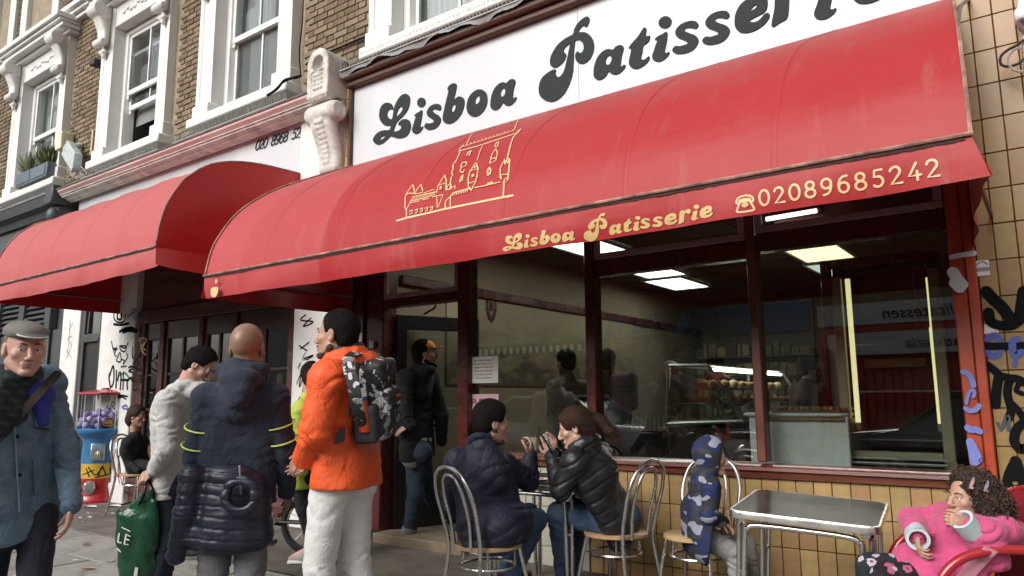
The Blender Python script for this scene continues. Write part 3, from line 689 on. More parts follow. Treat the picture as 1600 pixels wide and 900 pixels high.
PROF1 = smoothpath([(-1.6, 2.33), (-1.55, 2.56), (-1.46, 2.74), (-1.33, 2.92), (-1.14, 3.09), (-0.92, 3.24), (-0.62, 3.40), (-0.3, 3.56), (-0.02, 3.70)], 4)
PROF2 = smoothpath([(-1.6, 2.69), (-1.57, 2.92), (-1.50, 3.15), (-1.36, 3.38), (-1.16, 3.56), (-0.92, 3.67), (-0.60, 3.735), (-0.3, 3.755), (-0.02, 3.765)], 4)
def awning(name, label, x0, x1, prof, z_eave, drop, mat, mat_end, panels, flare, sag, taper=0.0):
    tp = lambda x, y: x0+(x-x0)*(1-taper/(x1-x0)*(y+1.6)/1.6)
    t = thing(name, label, 'awning', ((x0+x1)/2, -0.8, z_eave))
    nx = 120; X = np.linspace(x0, x1, nx); P = []
    for p in prof:
        row = []
        tt = (p[0]+1.6)/1.58
        for x in X:
            # the cloth sits a little hollow between frame hoops
            u = ((x-x0)/(x1-x0)*panels) % 1.0; h = (0.004 if flare < .15 else .012)*math.sin(math.pi*u)*math.sin(math.pi*min(1, tt*1.1))
            row.append((tp(x, p[0]), p[0]+h*0.5, p[1]-h))
        P.append(row)
    canopy = obj('canopy', MB().grid(P), mat, t, smooth=True)
    # valance, hung from the eave, slightly waved; its corner folds flare
    V = []
    for j in range(7):
        f = j/6; row = []
        for i, x in enumerate(X):
            e = min(x-x0, x1-x); wv = 0.012*math.sin(x*5.1+1.2*f)*f+0.006*math.sin(x*13.7)*f
            fl = flare*f*math.exp(-(x1-x)/0.16)
            row.append((x+fl*0.6, -1.605-0.02*f-wv-fl*0.2+0.03*f*f, z_eave-drop*f+fl*0.03*f-sag*f*math.sin(math.pi*(x-x0)/(x1-x0))))
        V.append(row)
    val = obj('valance', MB().grid(V), mat, t, smooth=True)
    for xe, s in ((x0, -1), (x1, 1)):                                    # gable end cloth and its own short valance
        pts = [(tp(xe, p[0]), p[0], p[1]) for p in prof]; base = [(tp(xe, p[0]), p[0], z_eave) for p in prof]
        g = []
        for k in range(9):
            f = k/8; g.append([(b[0]+s*0.012*math.sin(math.pi*f)*math.sin(math.pi*i/(len(prof)-1)), b[1], b[2]+(a[2]-b[2])*f) for i, (a, b) in enumerate(zip(pts, base))])
        obj('end_panel', MB().grid(g), mat_end, t, smooth=True)
        g = []
        for k in range(5):
            f = k/4; row = []
            for i in range(30):
                y = -1.6+1.58*i/29; fl = flare*f*math.exp(-(y+1.6)/0.22)*(1 if s > 0 else 0.2)
                row.append((tp(xe, y)+s*(fl*0.6+0.012*f*math.sin(y*9)*(1-math.exp(-(y+1.6)*4))), y-(0.02*f+fl*0.2)*math.exp(-(y+1.6)*5), z_eave-drop*f+0.03*fl*f))
            g.append(row)
        obj('end_valance', MB().grid(g), mat_end, t, smooth=True)
        obj('gable_piping', MB().tube([(tp(xe, p[0]), p[0]-0.006, p[1]+0.004) for p in prof], 0.009, 6), m_seam, t)
    obj('eave_piping', MB().tube([(x, -1.615, z_eave+0.004) for x in np.linspace(x0-0.005, x1+0.01, 60)], 0.009, 6), m_seam, t)
    g = MB(); bot, top = [], []
    for x in np.linspace(x0+0.02, x1-0.02, 400):
        top.append((x, -1.611, z_eave-0.006)); bot.append((x, -1.6115, z_eave-0.017-0.006*abs(math.sin(x*3.3))*random.random()-0.002*random.random()))
    g.grid([bot, top]); obj('seam_grime', g, m_grime, t)
    for i in range(1, panels):                                          # welded laps between the cloth widths
        x = x0+(x1-x0)*i/panels; o = [(x, p[0]-0.0008, p[1]+0.001) for p in prof]; q = MB(); q.grid([[(a-0.016, b, c) for a, b, c in o], [(a-0.014, b-.0004, c+.0005) for a, b, c in o], [(a+0.014, b-.0004, c+.0005) for a, b, c in o], [(a+0.016, b, c) for a, b, c in o]]); obj('panel_seam', q, mat, t, smooth=True)
    fr = MB()
    fr.tube([(x0+0.03, -1.56, z_eave-0.01), (x1-0.03, -1.56, z_eave-0.01)], 0.016, 8)
    for i in range(panels+1):
        x = x0+0.03+(x1-x0-0.06)*i/panels
        fr.tube([(x, p[0]+0.03, p[1]-0.03) for p in prof[::2]], 0.012, 6)
        if i in (0, panels): fr.tube([(x, -1.56, z_eave-0.012), (x, -0.02, z_eave-0.012)], 0.011, 6)
    obj('frame', fr, m_pole, t)
    return t, canopy, val
awn1, can1, val1 = awning('shop_awning', 'long red vinyl awning with a gold castle drawing and gold lettering over the patisserie', -5.67, -0.19, PROF1, 2.33, 0.185, m_awn1, m_endred, 7, 0.10, 0.012, 0.12)
awn2, can2, val2 = awning('shop_awning', 'shorter faded red awning of the shop on the left, printed without any drawing', -10.32, -6.50, PROF2, 2.69, 0.19, m_awn2, m_endred, 5, 0.22, 0.02)

# ---- lettering: outlines drawn from the shop's own brush letters
def to_plane(pts, ox, oy, sc_, Y):
    return [tuple(un(ox+p[0]/sc_, oy+p[1]/sc_, Y=Y)[[0, 2]]) for p in pts]
def ellp(c, rx, ry, tilt, n=18):
    a = math.radians(tilt); return [(c[0]+rx*math.cos(t)*math.cos(a)-ry*math.sin(t)*math.sin(a), c[1]+rx*math.cos(t)*math.sin(a)+ry*math.sin(t)*math.cos(a)) for t in [2*math.pi*i/n for i in range(n)]]
C1, C2, C3, C5 = (560, 120, 6.1538), (820, 0, 5.2933), (1100, 0, 5.3333), (940, 300, 8.4211)
GL = {}
GL['L'] = (C1, [[(180,650),(146,632),(134,605),(146,570),(182,532),(235,512),(290,507),(299,468),(250,465),(212,432),(193,380),(200,310),(225,265),(265,245),(305,255),(323,285),(322,313),(300,308),(278,322),(268,352),(277,386),(300,402),(318,398),(330,330),(345,270),(375,210),(410,172),(448,160),(480,182),(487,225),(475,290),(440,350),(395,398),(362,430),(345,470),(330,518),(360,520),(393,505),(405,480),(395,463),(378,460),(385,433),(410,412),(445,403),(478,417),(493,450),(490,500),(467,550),(427,580),(380,588),(340,580),(300,570),(265,602),(225,635)],
            [(395,285),(412,285),(418,305),(405,335),(382,362),(360,375),(360,350),(375,310)], [(200,590),(220,572),(255,568),(240,585),(215,600)]])
GL['i'] = (C1, [[(545,352),(575,335),(600,318),(607,335),(598,400),(585,468),(595,482),(612,474),(604,502),(575,533),(542,545),(515,530),(510,495),(522,455),(535,410),(545,383),(530,372)]], [ellp((597, 243), 38, 47, 15)])
GL['s'] = (C1, [[(787,285),(785,305),(768,320),(742,310),(714,310),(704,325),(728,348),(765,370),(783,402),(775,442),(745,482),(705,502),(660,505),(631,487),(629,462),(650,441),(672,446),(695,440),(716,433),(716,418),(695,400),(665,380),(650,348),(660,308),(690,275),(735,257),(772,262)]])
GL['b'] = (C1, [[(848,115),(862,85),(890,64),(920,58),(935,75),(930,125),(912,213),(950,187),(985,190),(1008,215),(1010,262),(990,330),(955,390),(910,430),(865,448),(825,440),(805,410),(805,370),(820,300),(840,210),(858,135)], ellp((908, 298), 18, 37, 14)])
GL['o'] = (C1, [ellp((1132, 248), 92, 137, 22, 28), ellp((1138, 220), 21, 41, 16)])
GL['a'] = (C1, [[(1262,255),(1270,190),(1295,120),(1335,70),(1380,48),(1418,55),(1440,30),(1470,17),(1495,25),(1500,55),(1485,110),(1475,185),(1484,204),(1500,192),(1513,196),(1500,227),(1465,262),(1430,275),(1397,262),(1380,246),(1355,287),(1315,316),(1280,310),(1264,283)], ellp((1382, 147), 23, 41, 14)])
GL['P'] = (C2, [[(395,275),(405,235),(435,185),(480,145),(510,132),(527,145),(525,175),(510,210),(495,218),(480,208),(455,225),(440,260),(490,262),(530,285),(558,330),(565,385),(550,450),(515,500),(470,523),(430,510),(412,475),(415,440),(432,422),(450,435),(470,425),(482,395),(475,355),(450,330),(420,328),(408,345),(400,420),(395,520),(388,600),(365,680),(325,760),(275,812),(215,838),(155,822),(117,782),(110,720),(130,650),(180,600),(235,570),(250,580),(245,605),(265,632),(290,625),(315,590),(335,520),(355,430),(365,362),(340,375),(318,400),(315,425),(335,445),(325,485),(290,530),(245,555),(210,540),(203,500),(215,450),(260,375),(320,320),(380,287)]])
GL['t'] = (C2, [[(855,395),(880,355),(930,300),(968,242),(985,223),(1000,240),(993,288),(1010,295),(1028,292),(1025,325),(1005,353),(975,375),(965,430),(955,480),(975,492),(1000,480),(1018,462),(1028,475),(1010,510),(970,545),(920,567),(880,560),(858,530),(858,490),(873,425),(874,402)]])
GL['e'] = (C3, [[(525,60),(510,100),(470,130),(420,155),(380,180),(385,192),(420,195),(460,175),(500,130),(530,117),(545,135),(530,175),(490,220),(430,260),(360,283),(300,280),(262,245),(252,190),(262,120),(300,50),(360,0),(420,-35),(480,-40),(518,-12),(528,28)], [(385,95),(400,70),(428,50),(440,60),(425,80),(402,94)]])
GL['r'] = (C5, [[(970,402),(985,330),(995,250),(1030,225),(1055,225),(1052,243),(1085,217),(1123,208),(1145,225),(1140,258),(1110,275),(1093,262),(1072,265),(1056,290),(1045,370),(1010,390)]])
GLY = {}
for ch, (c, *_l) in GL.items():
    loops = [q for r in _l for q in r]
    Yp = -0.03 if c is not C5 else -1.625
    lp = [to_plane(smoothpath(l, 5, True), *c, Yp) for l in loops]
    x0 = min(p[0] for p in lp[0]); z0 = min(p[1] for p in lp[0])
    GLY[ch] = ([[(p[0]-x0, p[1]-z0) for p in l] for l in lp], x0, z0)
GLY['r'] = ([[(p[0]/0.275, p[1]/0.215) for p in l] for l in GLY['r'][0]], 0, 0)       # 'r' comes from the small print on the valance
def glyph_mesh(ch, depth): return curve_fill(GLY[ch][0], depth)
def place_letters(owner, seq, mat, y, s, depth):
    for ch, X, Z in seq:
        V, F = glyph_mesh(ch, depth); q = MB().add([(X+v[0]*s[0], (y if not callable(y) else y(X+v[0]*s[0], Z+v[1]*s[1]))-v[2], Z+v[1]*s[1]) for v in V], F)
        obj('letter', q, mat, owner, smooth=False)
def left(px, py, c, Y): return un(c[0]+px/c[2], c[1]+py/c[2], Y=Y)
# ---- the white sign board over the awning
sign = thing('shop_sign', 'big white sign board reading Lisboa Patisserie in dark grey brush letters above the awning', 'sign', (-3, 0, 3.7))
for a, b in ((-5.69, -2.955), (-2.951, -0.30)): obj('panel', MB().box(a, b, -0.012, 0.02, 3.2, 4.54), m_sign, sign, smooth=False)
fr = MB(); fr.bbox(-5.745, 0.0, -0.09, 0.02, 4.54, 4.60, 0.012); fr.bbox(-5.745, 0.0, -0.15, 0.02, 4.602, 4.68, 0.02); fr.bbox(-5.735, -5.692, -0.06, 0.02, 3.2, 4.538, 0.01)
obj('frame', fr, m_brown, sign)
seq = [(c, GLY[c][1], GLY[c][2]) for c in 'Lisboa']
aP = GLY['P']; seq.append(('P', aP[1], aP[2]))
def at_left(px, pyb, c): p = left(px, pyb, c, -0.03); return p[0], p[2]
for ch, px, py, c in (('a', 562, 655, C2), ('t', 855, 567, C2), ('i', 1048, 505, C2), ('s', 1214, 450, C2), ('s', 1462, 375, C2), ('e', 252, 283, C3)):
    X, _ = at_left(px, py-60, c); 
    Z = un(c[0]+(px+60)/c[2], c[1]+py/c[2], Y=-0.03)[2]; seq.append((ch, X, Z))
Xe, Ze = seq[-1][1:]; wd = lambda ch: max(p[0] for p in GLY[ch][0][0])
Xr = un(C3[0]+560/C3[2], C3[1]+222/C3[2], Y=-0.03)
seq.append(('r', Xr[0], Xr[2])); x = un(C3[0]+908/C3[2], C3[1]+40/C3[2], Y=-0.03); seq.append(('i', x[0], x[2]-0.12)); x2 = x[0]+wd('i')+0.10; seq.append(('e', x2, x[2]-0.10))
place_letters(sign, seq, m_letter, -0.018, (1.0, 1.0), 0.008)
SEQ = seq
# ---- the same words, printed small on the valance
YV = -1.632
xl = lambda px, py, c: un(c[0]+px/c[2], c[1]+py/c[2], Y=YV)
C4 = (770, 300, 8.4211)
vs_ = [('L', 100, 775, C4), ('i', 375, 725, C4), ('s', 460, 712, C4), ('b', 590, 690, C4), ('o', 740, 668, C4), ('a', 885, 645, C4), ('P', 1155, 640, C4), ('a', 55, 548, C5), ('t', 250, 512, C5), ('i', 375, 497, C5), ('s', 465, 470, C5), ('s', 625, 448, C5), ('e', 790, 422, C5), ('r', 970, 402, C5), ('i', 1150, 362, C5), ('e', 1270, 338, C5)]
s_v = (0.275, 0.215)                                             # the print is wider in build than the board's letters
seqv = [(ch, xl(px, py-50, c)[0], xl(px+40, py, c)[2]) for ch, px, py, c in vs_]
m_gout = M('gold_print_edge', (0.22, 0.09, 0.03), 0.6)
def clamp_z(s): return s
def val_y(x, z):
    f = min(max((2.33-z)/0.195, 0), 1); return -1.608-0.02*f-(0.012*math.sin(x*5.1+1.2*f)+0.006*math.sin(x*13.7))*f+0.03*f*f-0.10*f*math.exp(-(-0.19-x)/0.16)*0.2
place_letters(val1, seqv, m_gold, val_y, s_v, 0.0016)
def lay(q): return q.xf(lambda p: (p[0], val_y(p[0], p[2])+(p[1]-YV), p[2]))
def digits_path(ch):
    A = lambda cx, cy, rx, ry, a0, a1, n=18: [(cx+rx*math.cos(math.radians(a0+(a1-a0)*i/n)), cy+ry*math.sin(math.radians(a0+(a1-a0)*i/n))) for i in range(n+1)]
    return {'0': [A(.33, .5, .30, .46, 0, 360, 28)], '2': [A(.30, .70, .26, .26, 165, -35, 14)+[(.06, .04), (.62, .04)]], '8': [A(.32, .74, .23, .22, 0, 360, 22), A(.32, .27, .28, .235, 0, 360, 24)],
            '9': [A(.32, .68, .27, .28, 0, 360, 24), [(.59, .68), (.58, .45), (.50, .22), (.36, .07), (.14, .04)]], '6': [A(.33, .31, .27, .28, 0, 360, 24), [(.06, .31), (.07, .55), (.16, .80), (.32, .93), (.54, .95)]],
            '5': [[(.55, .96), (.16, .96), (.13, .58), (.30, .60)]+A(.30, .325, .28, .285, 85, -140, 14)], '4': [[(.46, .96), (.06, .28), (.66, .28)], [(.49, .50), (.49, .02)]]}[ch]
def number(owner, text, p0, p1, h, w, mat, shear=0.0, gap=None, y=None):
    """digits along the line p0-p1 (x, z at their feet), h tall"""
    n = len(text); q = MB(); x0, z0 = p0; x1, z1 = p1
    for i, ch in enumerate(text):
        if ch == ' ': continue
        bx, bz = x0+(x1-x0)*i/(n-1), z0+(z1-z0)*i/(n-1)
        for k, path in enumerate(digits_path(ch)):
            ribbon(q, [(bx+(a*0.95+shear*b)*h, y-0.0003*k, bz+b*h) for a, b in path], w)
    if y == YV: lay(q)
    return obj('phone_number', q, mat, owner, smooth=False)
pa, pb = un(1184.5, 321, Y=YV), un(1447, 276.5, Y=YV)
hN = un(1447, 249, Y=YV)[2]-un(1447, 277.5, Y=YV)[2]
number(val1, '02089685242', (pa[0], pa[2]), (pb[0], pb[2]), hN, 0.0105, m_goldl, y=YV)
# the little telephone
q = MB(); cx, cz = un(1162, 317, Y=YV)[[0, 2]]; u_ = hN*0.62
for pts, cl in (([(-.75,-.75),(.75,-.75),(.75,-.35),(.52,.12),(.40,.25),(-.40,.25),(-.52,.12),(-.75,-.35)], True), ([(-.80,.15),(-.80,.45),(-.55,.72),(0,.82),(.55,.72),(.80,.45),(.80,.15),(.52,.15),(.48,.42),(-.48,.42),(-.52,.15)], True)):
    ribbon(q, [(cx+a*u_, YV, cz+b*u_) for a, b in smoothpath(pts, 4, True)], 0.009, closed=True)
obj('telephone_symbol', lay(q), m_goldl, val1, smooth=False)
V, F = curve_fill([ellp((0, 0), .34*u_, .27*u_, 0)], 0.002); obj('telephone_dial', lay(MB().add([(cx+v[0], YV-0.001-v[2], cz+v[1]-0.12*u_) for v in V], F)), m_gold, val1, smooth=False)
ex, ez = un(338, 449, Y=-1.62)[[0, 2]]
q = MB(); V, F = curve_fill([smoothpath([(-.05, .02), (0, .03), (.05, .02), (.045, -.03), (.0, -.055), (-.045, -.03)], 4, True)], 0.002); q.add([(ex+v[0], YV-0.004-v[2], ez-0.03+v[1]) for v in V], F)
V, F = curve_fill([ellp((0, 0.045), .014, .018, 0)], 0.002); q.add([(ex+v[0]+0.02, YV-0.004-v[2], ez+v[1]) for v in V], F)
obj('emblem', q, m_goldl, val1, smooth=False)
q = MB(); ribbon(q, [(ex+0.02+0.045*math.cos(t), YV-0.006, ez+0.062+0.045*math.sin(t)) for t in np.linspace(-0.4, 3.6, 14)], 0.006); obj('emblem_ring', q, m_grime, val1, smooth=False)

# ---- castle drawing on the canopy: gold lines laid on the cloth
PF = np.array(PROF1)
def on_canopy(px, py):
    v = un(px, py, d=1.0)-CAM; best = None
    for (ya, za), (yb, zb) in zip(PF, PF[1:]):
        # plane through the two profile points, parallel to the street
        ny, nz = -(zb-za), (yb-ya); den = v[1]*ny+v[2]*nz
        if abs(den) < 1e-9: continue
        t = ((ya-CAM[1])*ny+(za-CAM[2])*nz)/den; p = CAM+v*t; s = ((p[1]-ya)*(yb-ya)+(p[2]-za)*(zb-za))/((yb-ya)**2+(zb-za)**2)
        if -1e-6 <= s <= 1+1e-6 and (best is None or t < best[0]):
            n = np.array([0, ny, nz]); n /= np.linalg.norm(n); n = n if n[1] < 0 else -n
            best = (t, p+n*0.0025, n)
    return best
TW = [([(52,876),(130,852),(280,818),(430,783),(640,740),(880,692),(958,678)], 2.6), ([(127,850),(127,790),(115,770),(118,690),(130,660),(150,630),(175,592),(190,640),(185,665),(150,660),(130,670)], 1.6), ([(127,790),(145,755),(165,715)], 1.4),
      ([(195,668),(205,640),(240,590),(255,640),(250,655),(195,668)], 1.4), ([(180,690),(260,672),(360,650)], 1.5), ([(170,720),(260,700),(350,672)], 1.5), ([(150,738),(230,720)], 1.2), ([(260,660),(345,632)], 1.2), ([(255,712),(300,702)], 1.2), ([(330,690),(415,672)], 1.2),
      ([(365,655),(372,610),(395,570),(425,520),(440,565),(436,630),(470,635),(470,600)], 1.6), ([(375,600),(440,580)], 1.2), ([(365,690),(368,770)], 1.3), ([(412,680),(375,770)], 1.3), ([(430,783),(435,720),(470,690),(490,660),(540,645),(620,625)], 1.6), ([(470,780),(472,690)], 1.6), ([(440,640),(450,600),(475,590),(480,625),(510,600),(505,630)], 1.2),
      ([(470,590),(478,540),(490,520),(480,500),(495,470),(490,440),(510,420),(530,380),(545,345),(540,325),(555,300)], 1.7), ([(550,330),(700,290),(850,240),(980,195),(1020,160),(1000,190),(965,220),(945,270),(930,330),(915,390),(935,400),(930,460),(920,560),(890,580),(885,690)], 2.0),
      ([(600,275),(620,230),(650,180),(740,160),(900,125),(990,105),(1025,48),(990,110),(970,165)], 1.2), ([(650,175),(760,150),(850,115),(985,90)], 0.9),
      ([(720,295),(700,340),(680,405)], 1.3), ([(610,600),(612,540),(625,490),(670,425),(688,470),(680,530),(665,580),(635,640),(612,610)], 1.8), ([(625,490),(685,470)], 1.4), ([(615,585),(665,570)], 1.2), ([(780,430),(795,360),(825,315),(840,350),(825,410),(780,430)], 1.5), ([(790,395),(830,385)], 1.5), ([(820,300),(832,265),(850,265),(838,302),(820,300)], 1.5),
      ([(600,365),(620,335),(632,335),(618,368)], 2.2), ([(555,470),(560,425),(595,420),(600,430),(590,450),(560,462),(545,490),(570,505),(580,480)], 1.6), ([(545,570),(560,530),(570,520),(565,560),(548,575)], 2.0), ([(765,520),(762,490),(775,462),(788,485),(782,515),(765,522)], 2.2),
      ([(860,540),(862,470),(885,420),(910,405)], 1.6), ([(870,555),(865,520),(915,515)], 1.4), ([(885,580),(900,550),(920,545)], 1.3), ([(665,620),(760,600),(860,575)], 1.4), ([(760,595),(770,580),(780,592),(795,570),(800,588)], 1.4), ([(895,400),(900,440),(910,410),(925,430),(930,400)], 1.4), ([(645,470),(655,450),(665,468),(675,450)], 1.3), ([(640,525),(650,515),(655,530),(642,535)], 2.0), ([(390,620),(400,612),(400,630),(390,632)], 2.0)]
for i in range(12): TW.append(([(172+i*15.5, 716-i*3.6), (180+i*15.5, 692-i*3.4)], 1.2))
for i in range(9): TW.append(([(497+i*14, 662-i*3.6), (493+i*14, 682-i*3.6)], 1.2))
for i in range(5): TW.append(([(157+i*40, 803-i*7), (178+i*40, 795-i*7), (176+i*40, 820-i*8), (160+i*40, 826-i*8)], 1.4))
for i in range(14): TW.append(([(560+i*30, 312-i*9.5), (570+i*30, 290-i*9), (580+i*30, 305-i*9.5)], 1.0))
for i in range(11): TW.append(([(655+i*31, 172-i*6), (670+i*31, 152-i*7), (680+i*31, 165-i*7)], 0.7))
q = MB()
for k, (pts, wpx) in enumerate(TW):
    hit = []
    dense = []
    for a, b in zip(pts, pts[1:]):
        for j in range(4): dense.append((a[0]+(b[0]-a[0])*j/4, a[1]+(b[1]-a[1])*j/4))
    dense.append(pts[-1])
    for x, y in dense:
        h = on_canopy(610+x/5, 170+y/5)
        if h: hit.append(h)
    if len(hit) > 1:
        nn = np.mean([h[2] for h in hit], 0); ribbon(q, [h[1]+h[2]*0.0001*k for h in hit], wpx*0.0052, normal=nn)
obj('castle_drawing', q, m_goldl, can1, smooth=False)

# ---- lead flashing over the sign
fl = MB(); top, bot, out = [], [], []
for i in range(160):
    x = -5.76+5.9*i/159; e = 0.018*math.sin(x*7)+0.012*math.sin(x*17+1)
    top.append((x, -0.02, 4.715)); out.append((x, -0.175-e*0.3, 4.700)); bot.append((x, -0.175-e, 4.655+e*0.9-0.01*random.random()))
fl.grid([bot, out, top]); obj('lead_flashing', fl, m_lead, sign)

# ---- carved console between the two shops
cons = thing('carved_console', 'weathered white carved console bracket with scroll standing between the two shop fascias', 'console bracket', (-5.94, -0.15, 3.6))
S = Solid(axis(-6.16, -5.70, 0.011), axis(-0.42, 0.06, 0.011), axis(3.56, 5.08, 0.011))
xa, xb, ya = -6.12, -5.78, -0.30; xc = (xa+xb)/2
S.cap((xc, -0.5, 4.80), (xc, 0.03, 4.80), 0.166, k=0.004); S.plane((xc, -0.30, 4.8), (0, -1, 0)); S.box((xc, -0.12, 4.62), (0.168, 0.18, 0.19), rad=0.012, k=0.004)
S.box((xc, -0.31, 4.78), (0.10, 0.012, 0.005), rad=0.004); S.cap((xc, -0.33, 4.80), (xc, -0.28, 4.80), 0.085, k=0.004, op='sub')
S.box((xc, -0.315, 4.60), (0.10, 0.03, 0.115), rad=0.006, k=0.004, op='sub')
for i in range(3):
    for j in range(4): S.ell((xc-0.055+0.055*i, -0.288, 4.53+0.048*j), (0.027, 0.022, 0.024), k=0.01)
for i in range(6): S.ell((xc-0.13+0.052*i, -0.23, 4.425), (0.034, 0.06, 0.035), k=0.012)
S.box((xc, -0.02, 4.1), (0.155, 0.06, 0.5), rad=0.01, k=0.01)
S.cap((xa+0.01, -0.185, 4.27), (xb-0.01, -0.185, 4.27), 0.115, k=0.01)
for s in (xa+0.005, xb-0.005):
    pts = [(s, -0.185+0.105*(1-i/26)*math.cos(i*0.45+0.6), 4.27+0.105*(1-i/26)*math.sin(i*0.45+0.6)) for i in range(24)]
    for p, r in zip(pts, pts[1:]): S.cap(p, r, 0.0125, k=0.006, op='sub')
    S.ell((s, -0.185, 4.27), (0.02, 0.03, 0.03), k=0.008)
for t in np.linspace(0, 1, 12):
    yy = -0.20+0.13*math.sin(t*1.57)-0.05*max(0, t-0.7); zz = 4.16-0.46*t
    S.cap((xc-0.115+0.02*t, yy, zz), (xc+0.115-0.02*t, yy, zz), 0.055, k=0.03); S.box((xc, yy/2, zz), (0.12, abs(yy)/2+0.02, 0.03), rad=0.01, k=0.02)
for j in range(9):
    for i in (-1, 0, 1): S.ell((xc+i*0.045*(1-j*0.04), -0.262+0.125*math.sin(j/8*1.4)-0.002*abs(i), 4.17-0.05*j), (0.024, 0.02, 0.03), k=0.012)
S.disp(wrinkle(0.004, 30, 3))
V, F = S.mesh(); npobj('carving', V, F, m_stone, cons)
pl = MB().bbox(-6.52, -5.79, -0.05, 0.05, 0.02, 4.42, 0.012); obj('pilaster', pl, m_render, cons)
cap = MB().bbox(-6.53, -5.79, -0.10, 0.04, 4.36, 4.47, 0.015); obj('pilaster_cap', cap, m_stone, cons)

# ---- strip of tiles beside the sign
def tile_field(owner, mat, x0, x1, z0, z1, pw, ph, y, src=None, limit=300, xo=0.0, zo=0.0, g=0.0055):
    """glazed tiles set one by one, grout recessed behind"""
    k = 0; i0 = math.floor((x0-xo)/pw); 
    xx = xo+i0*pw
    cells = []
    while xx < x1-0.012:
        zz = zo+math.floor((z0-zo)/ph)*ph
        while zz < z1-0.012:
            a, b, c, d = max(xx, x0), min(xx+pw, x1), max(zz, z0), min(zz+ph, z1)
            if b-a > 0.012 and d-c > 0.012: cells.append((a, b, c, d))
            zz += ph
        xx += pw
    srcs = {}
    o0 = Vector(ORG[owner.name])
    for a, b, c, d in cells:
        key = (round(b-a, 3), round(d-c, 3)); dy = RNG.uniform(-0.0012, 0.0012)
        loc = Vector((a, y+dy, c))-o0
        if key not in srcs:
            o = obj('tile', MB().bbox(g/2, b-a-g/2, -0.008, 0.004, g/2, d-c-g/2, 0.0022), mat, owner); o.data.transform(Matrix.Translation(o0)); o.location = loc; srcs[key] = o
        else: piece(srcs[key], owner, loc, rot=(RNG.normal(0, 0.004), RNG.normal(0, 0.0015), RNG.normal(0, 0.006)))
tstrip = thing('tiled_strip', 'narrow strip of old tan tiles between the carved console and the shop sign', 'tiled strip', (-5.74, 0, 3.5))
obj('backing', MB().box(-5.79, -5.745, -0.03, 0.05, 3.3, 4.66), m_grout, tstrip, smooth=False)
tile_field(tstrip, m_tan, -5.788, -5.737, 3.3, 4.66, 0.07, 0.21, -0.032, zo=0.03)

# ---- left shop: fascia, cornice and what stands under its awning
ls = thing('left_shopfront', 'dark red timber shopfront with small panes under the faded left awning', 'shopfront', (-8.2, 0, 0))
fas = thing('fascia_board', 'white fascia board with black phone number 020 8968 524 above the left awning', 'sign', (-9.2, 0, 3.8))
obj('board', MB().box(-11.9, -6.13, -0.02, 0.03, 3.3, 4.395), m_sign, fas, smooth=False)
pa, pb = un(398, 236, Y=-0.025), un(468, 215, Y=-0.025)
def italic(owner, text, p0, p1, h, w, mat, y): return number(owner, text, p0, p1, h, w, mat, shear=0.28, y=y)
hL = un(430, 207, Y=-0.025)[2]-un(430, 224, Y=-0.025)[2]
italic(fas, '020 8968 524', (pa[0], pa[2]), (pb[0], pb[2]), hL*0.92, 0.020, m_letter, -0.025)
corn = thing('shop_cornice', 'moulded white and pink cornice with lead top running over the left shop fascia', 'cornice', (-9, -0.1, 4.2))
m_pinkish = M('faded_pink_paint', (0.52, 0.33, 0.31), 0.65, var=0.2, vs=3, stretch=(0.4, 3, 3), dirt=(0.55, 0.47, 0.44), ds=3)
zc = lambda z: 4.345+(z-4.237)*0.47
prof = [(0.02, 4.40), (-0.10, 4.345), (-0.105, zc(4.262)), (-0.13, zc(4.27)), (-0.165, zc(4.29)), (-0.17, zc(4.325)), (-0.20, zc(4.33)), (-0.235, zc(4.355)), (-0.24, zc(4.40)), (-0.262, zc(4.405)), (-0.262, zc(4.425)), (0.02, zc(4.425))]
obj('moulding', MB().prism(prof, 'x', -12.0, -6.10), m_stone, corn)
obj('pink_band', MB().prism([(0.02, zc(4.427)), (-0.262, zc(4.427)), (-0.30, zc(4.50)), (-0.30, zc(4.565)), (0.02, zc(4.565))], 'x', -12.0, -6.10), m_pinkish, corn)
obj('lead_top', MB().prism([(0.02, zc(4.567)), (-0.315, zc(4.567)), (-0.325, zc(4.60)), (0.02, zc(4.70))], 'x', -12.02, -6.10), m_lead, corn)
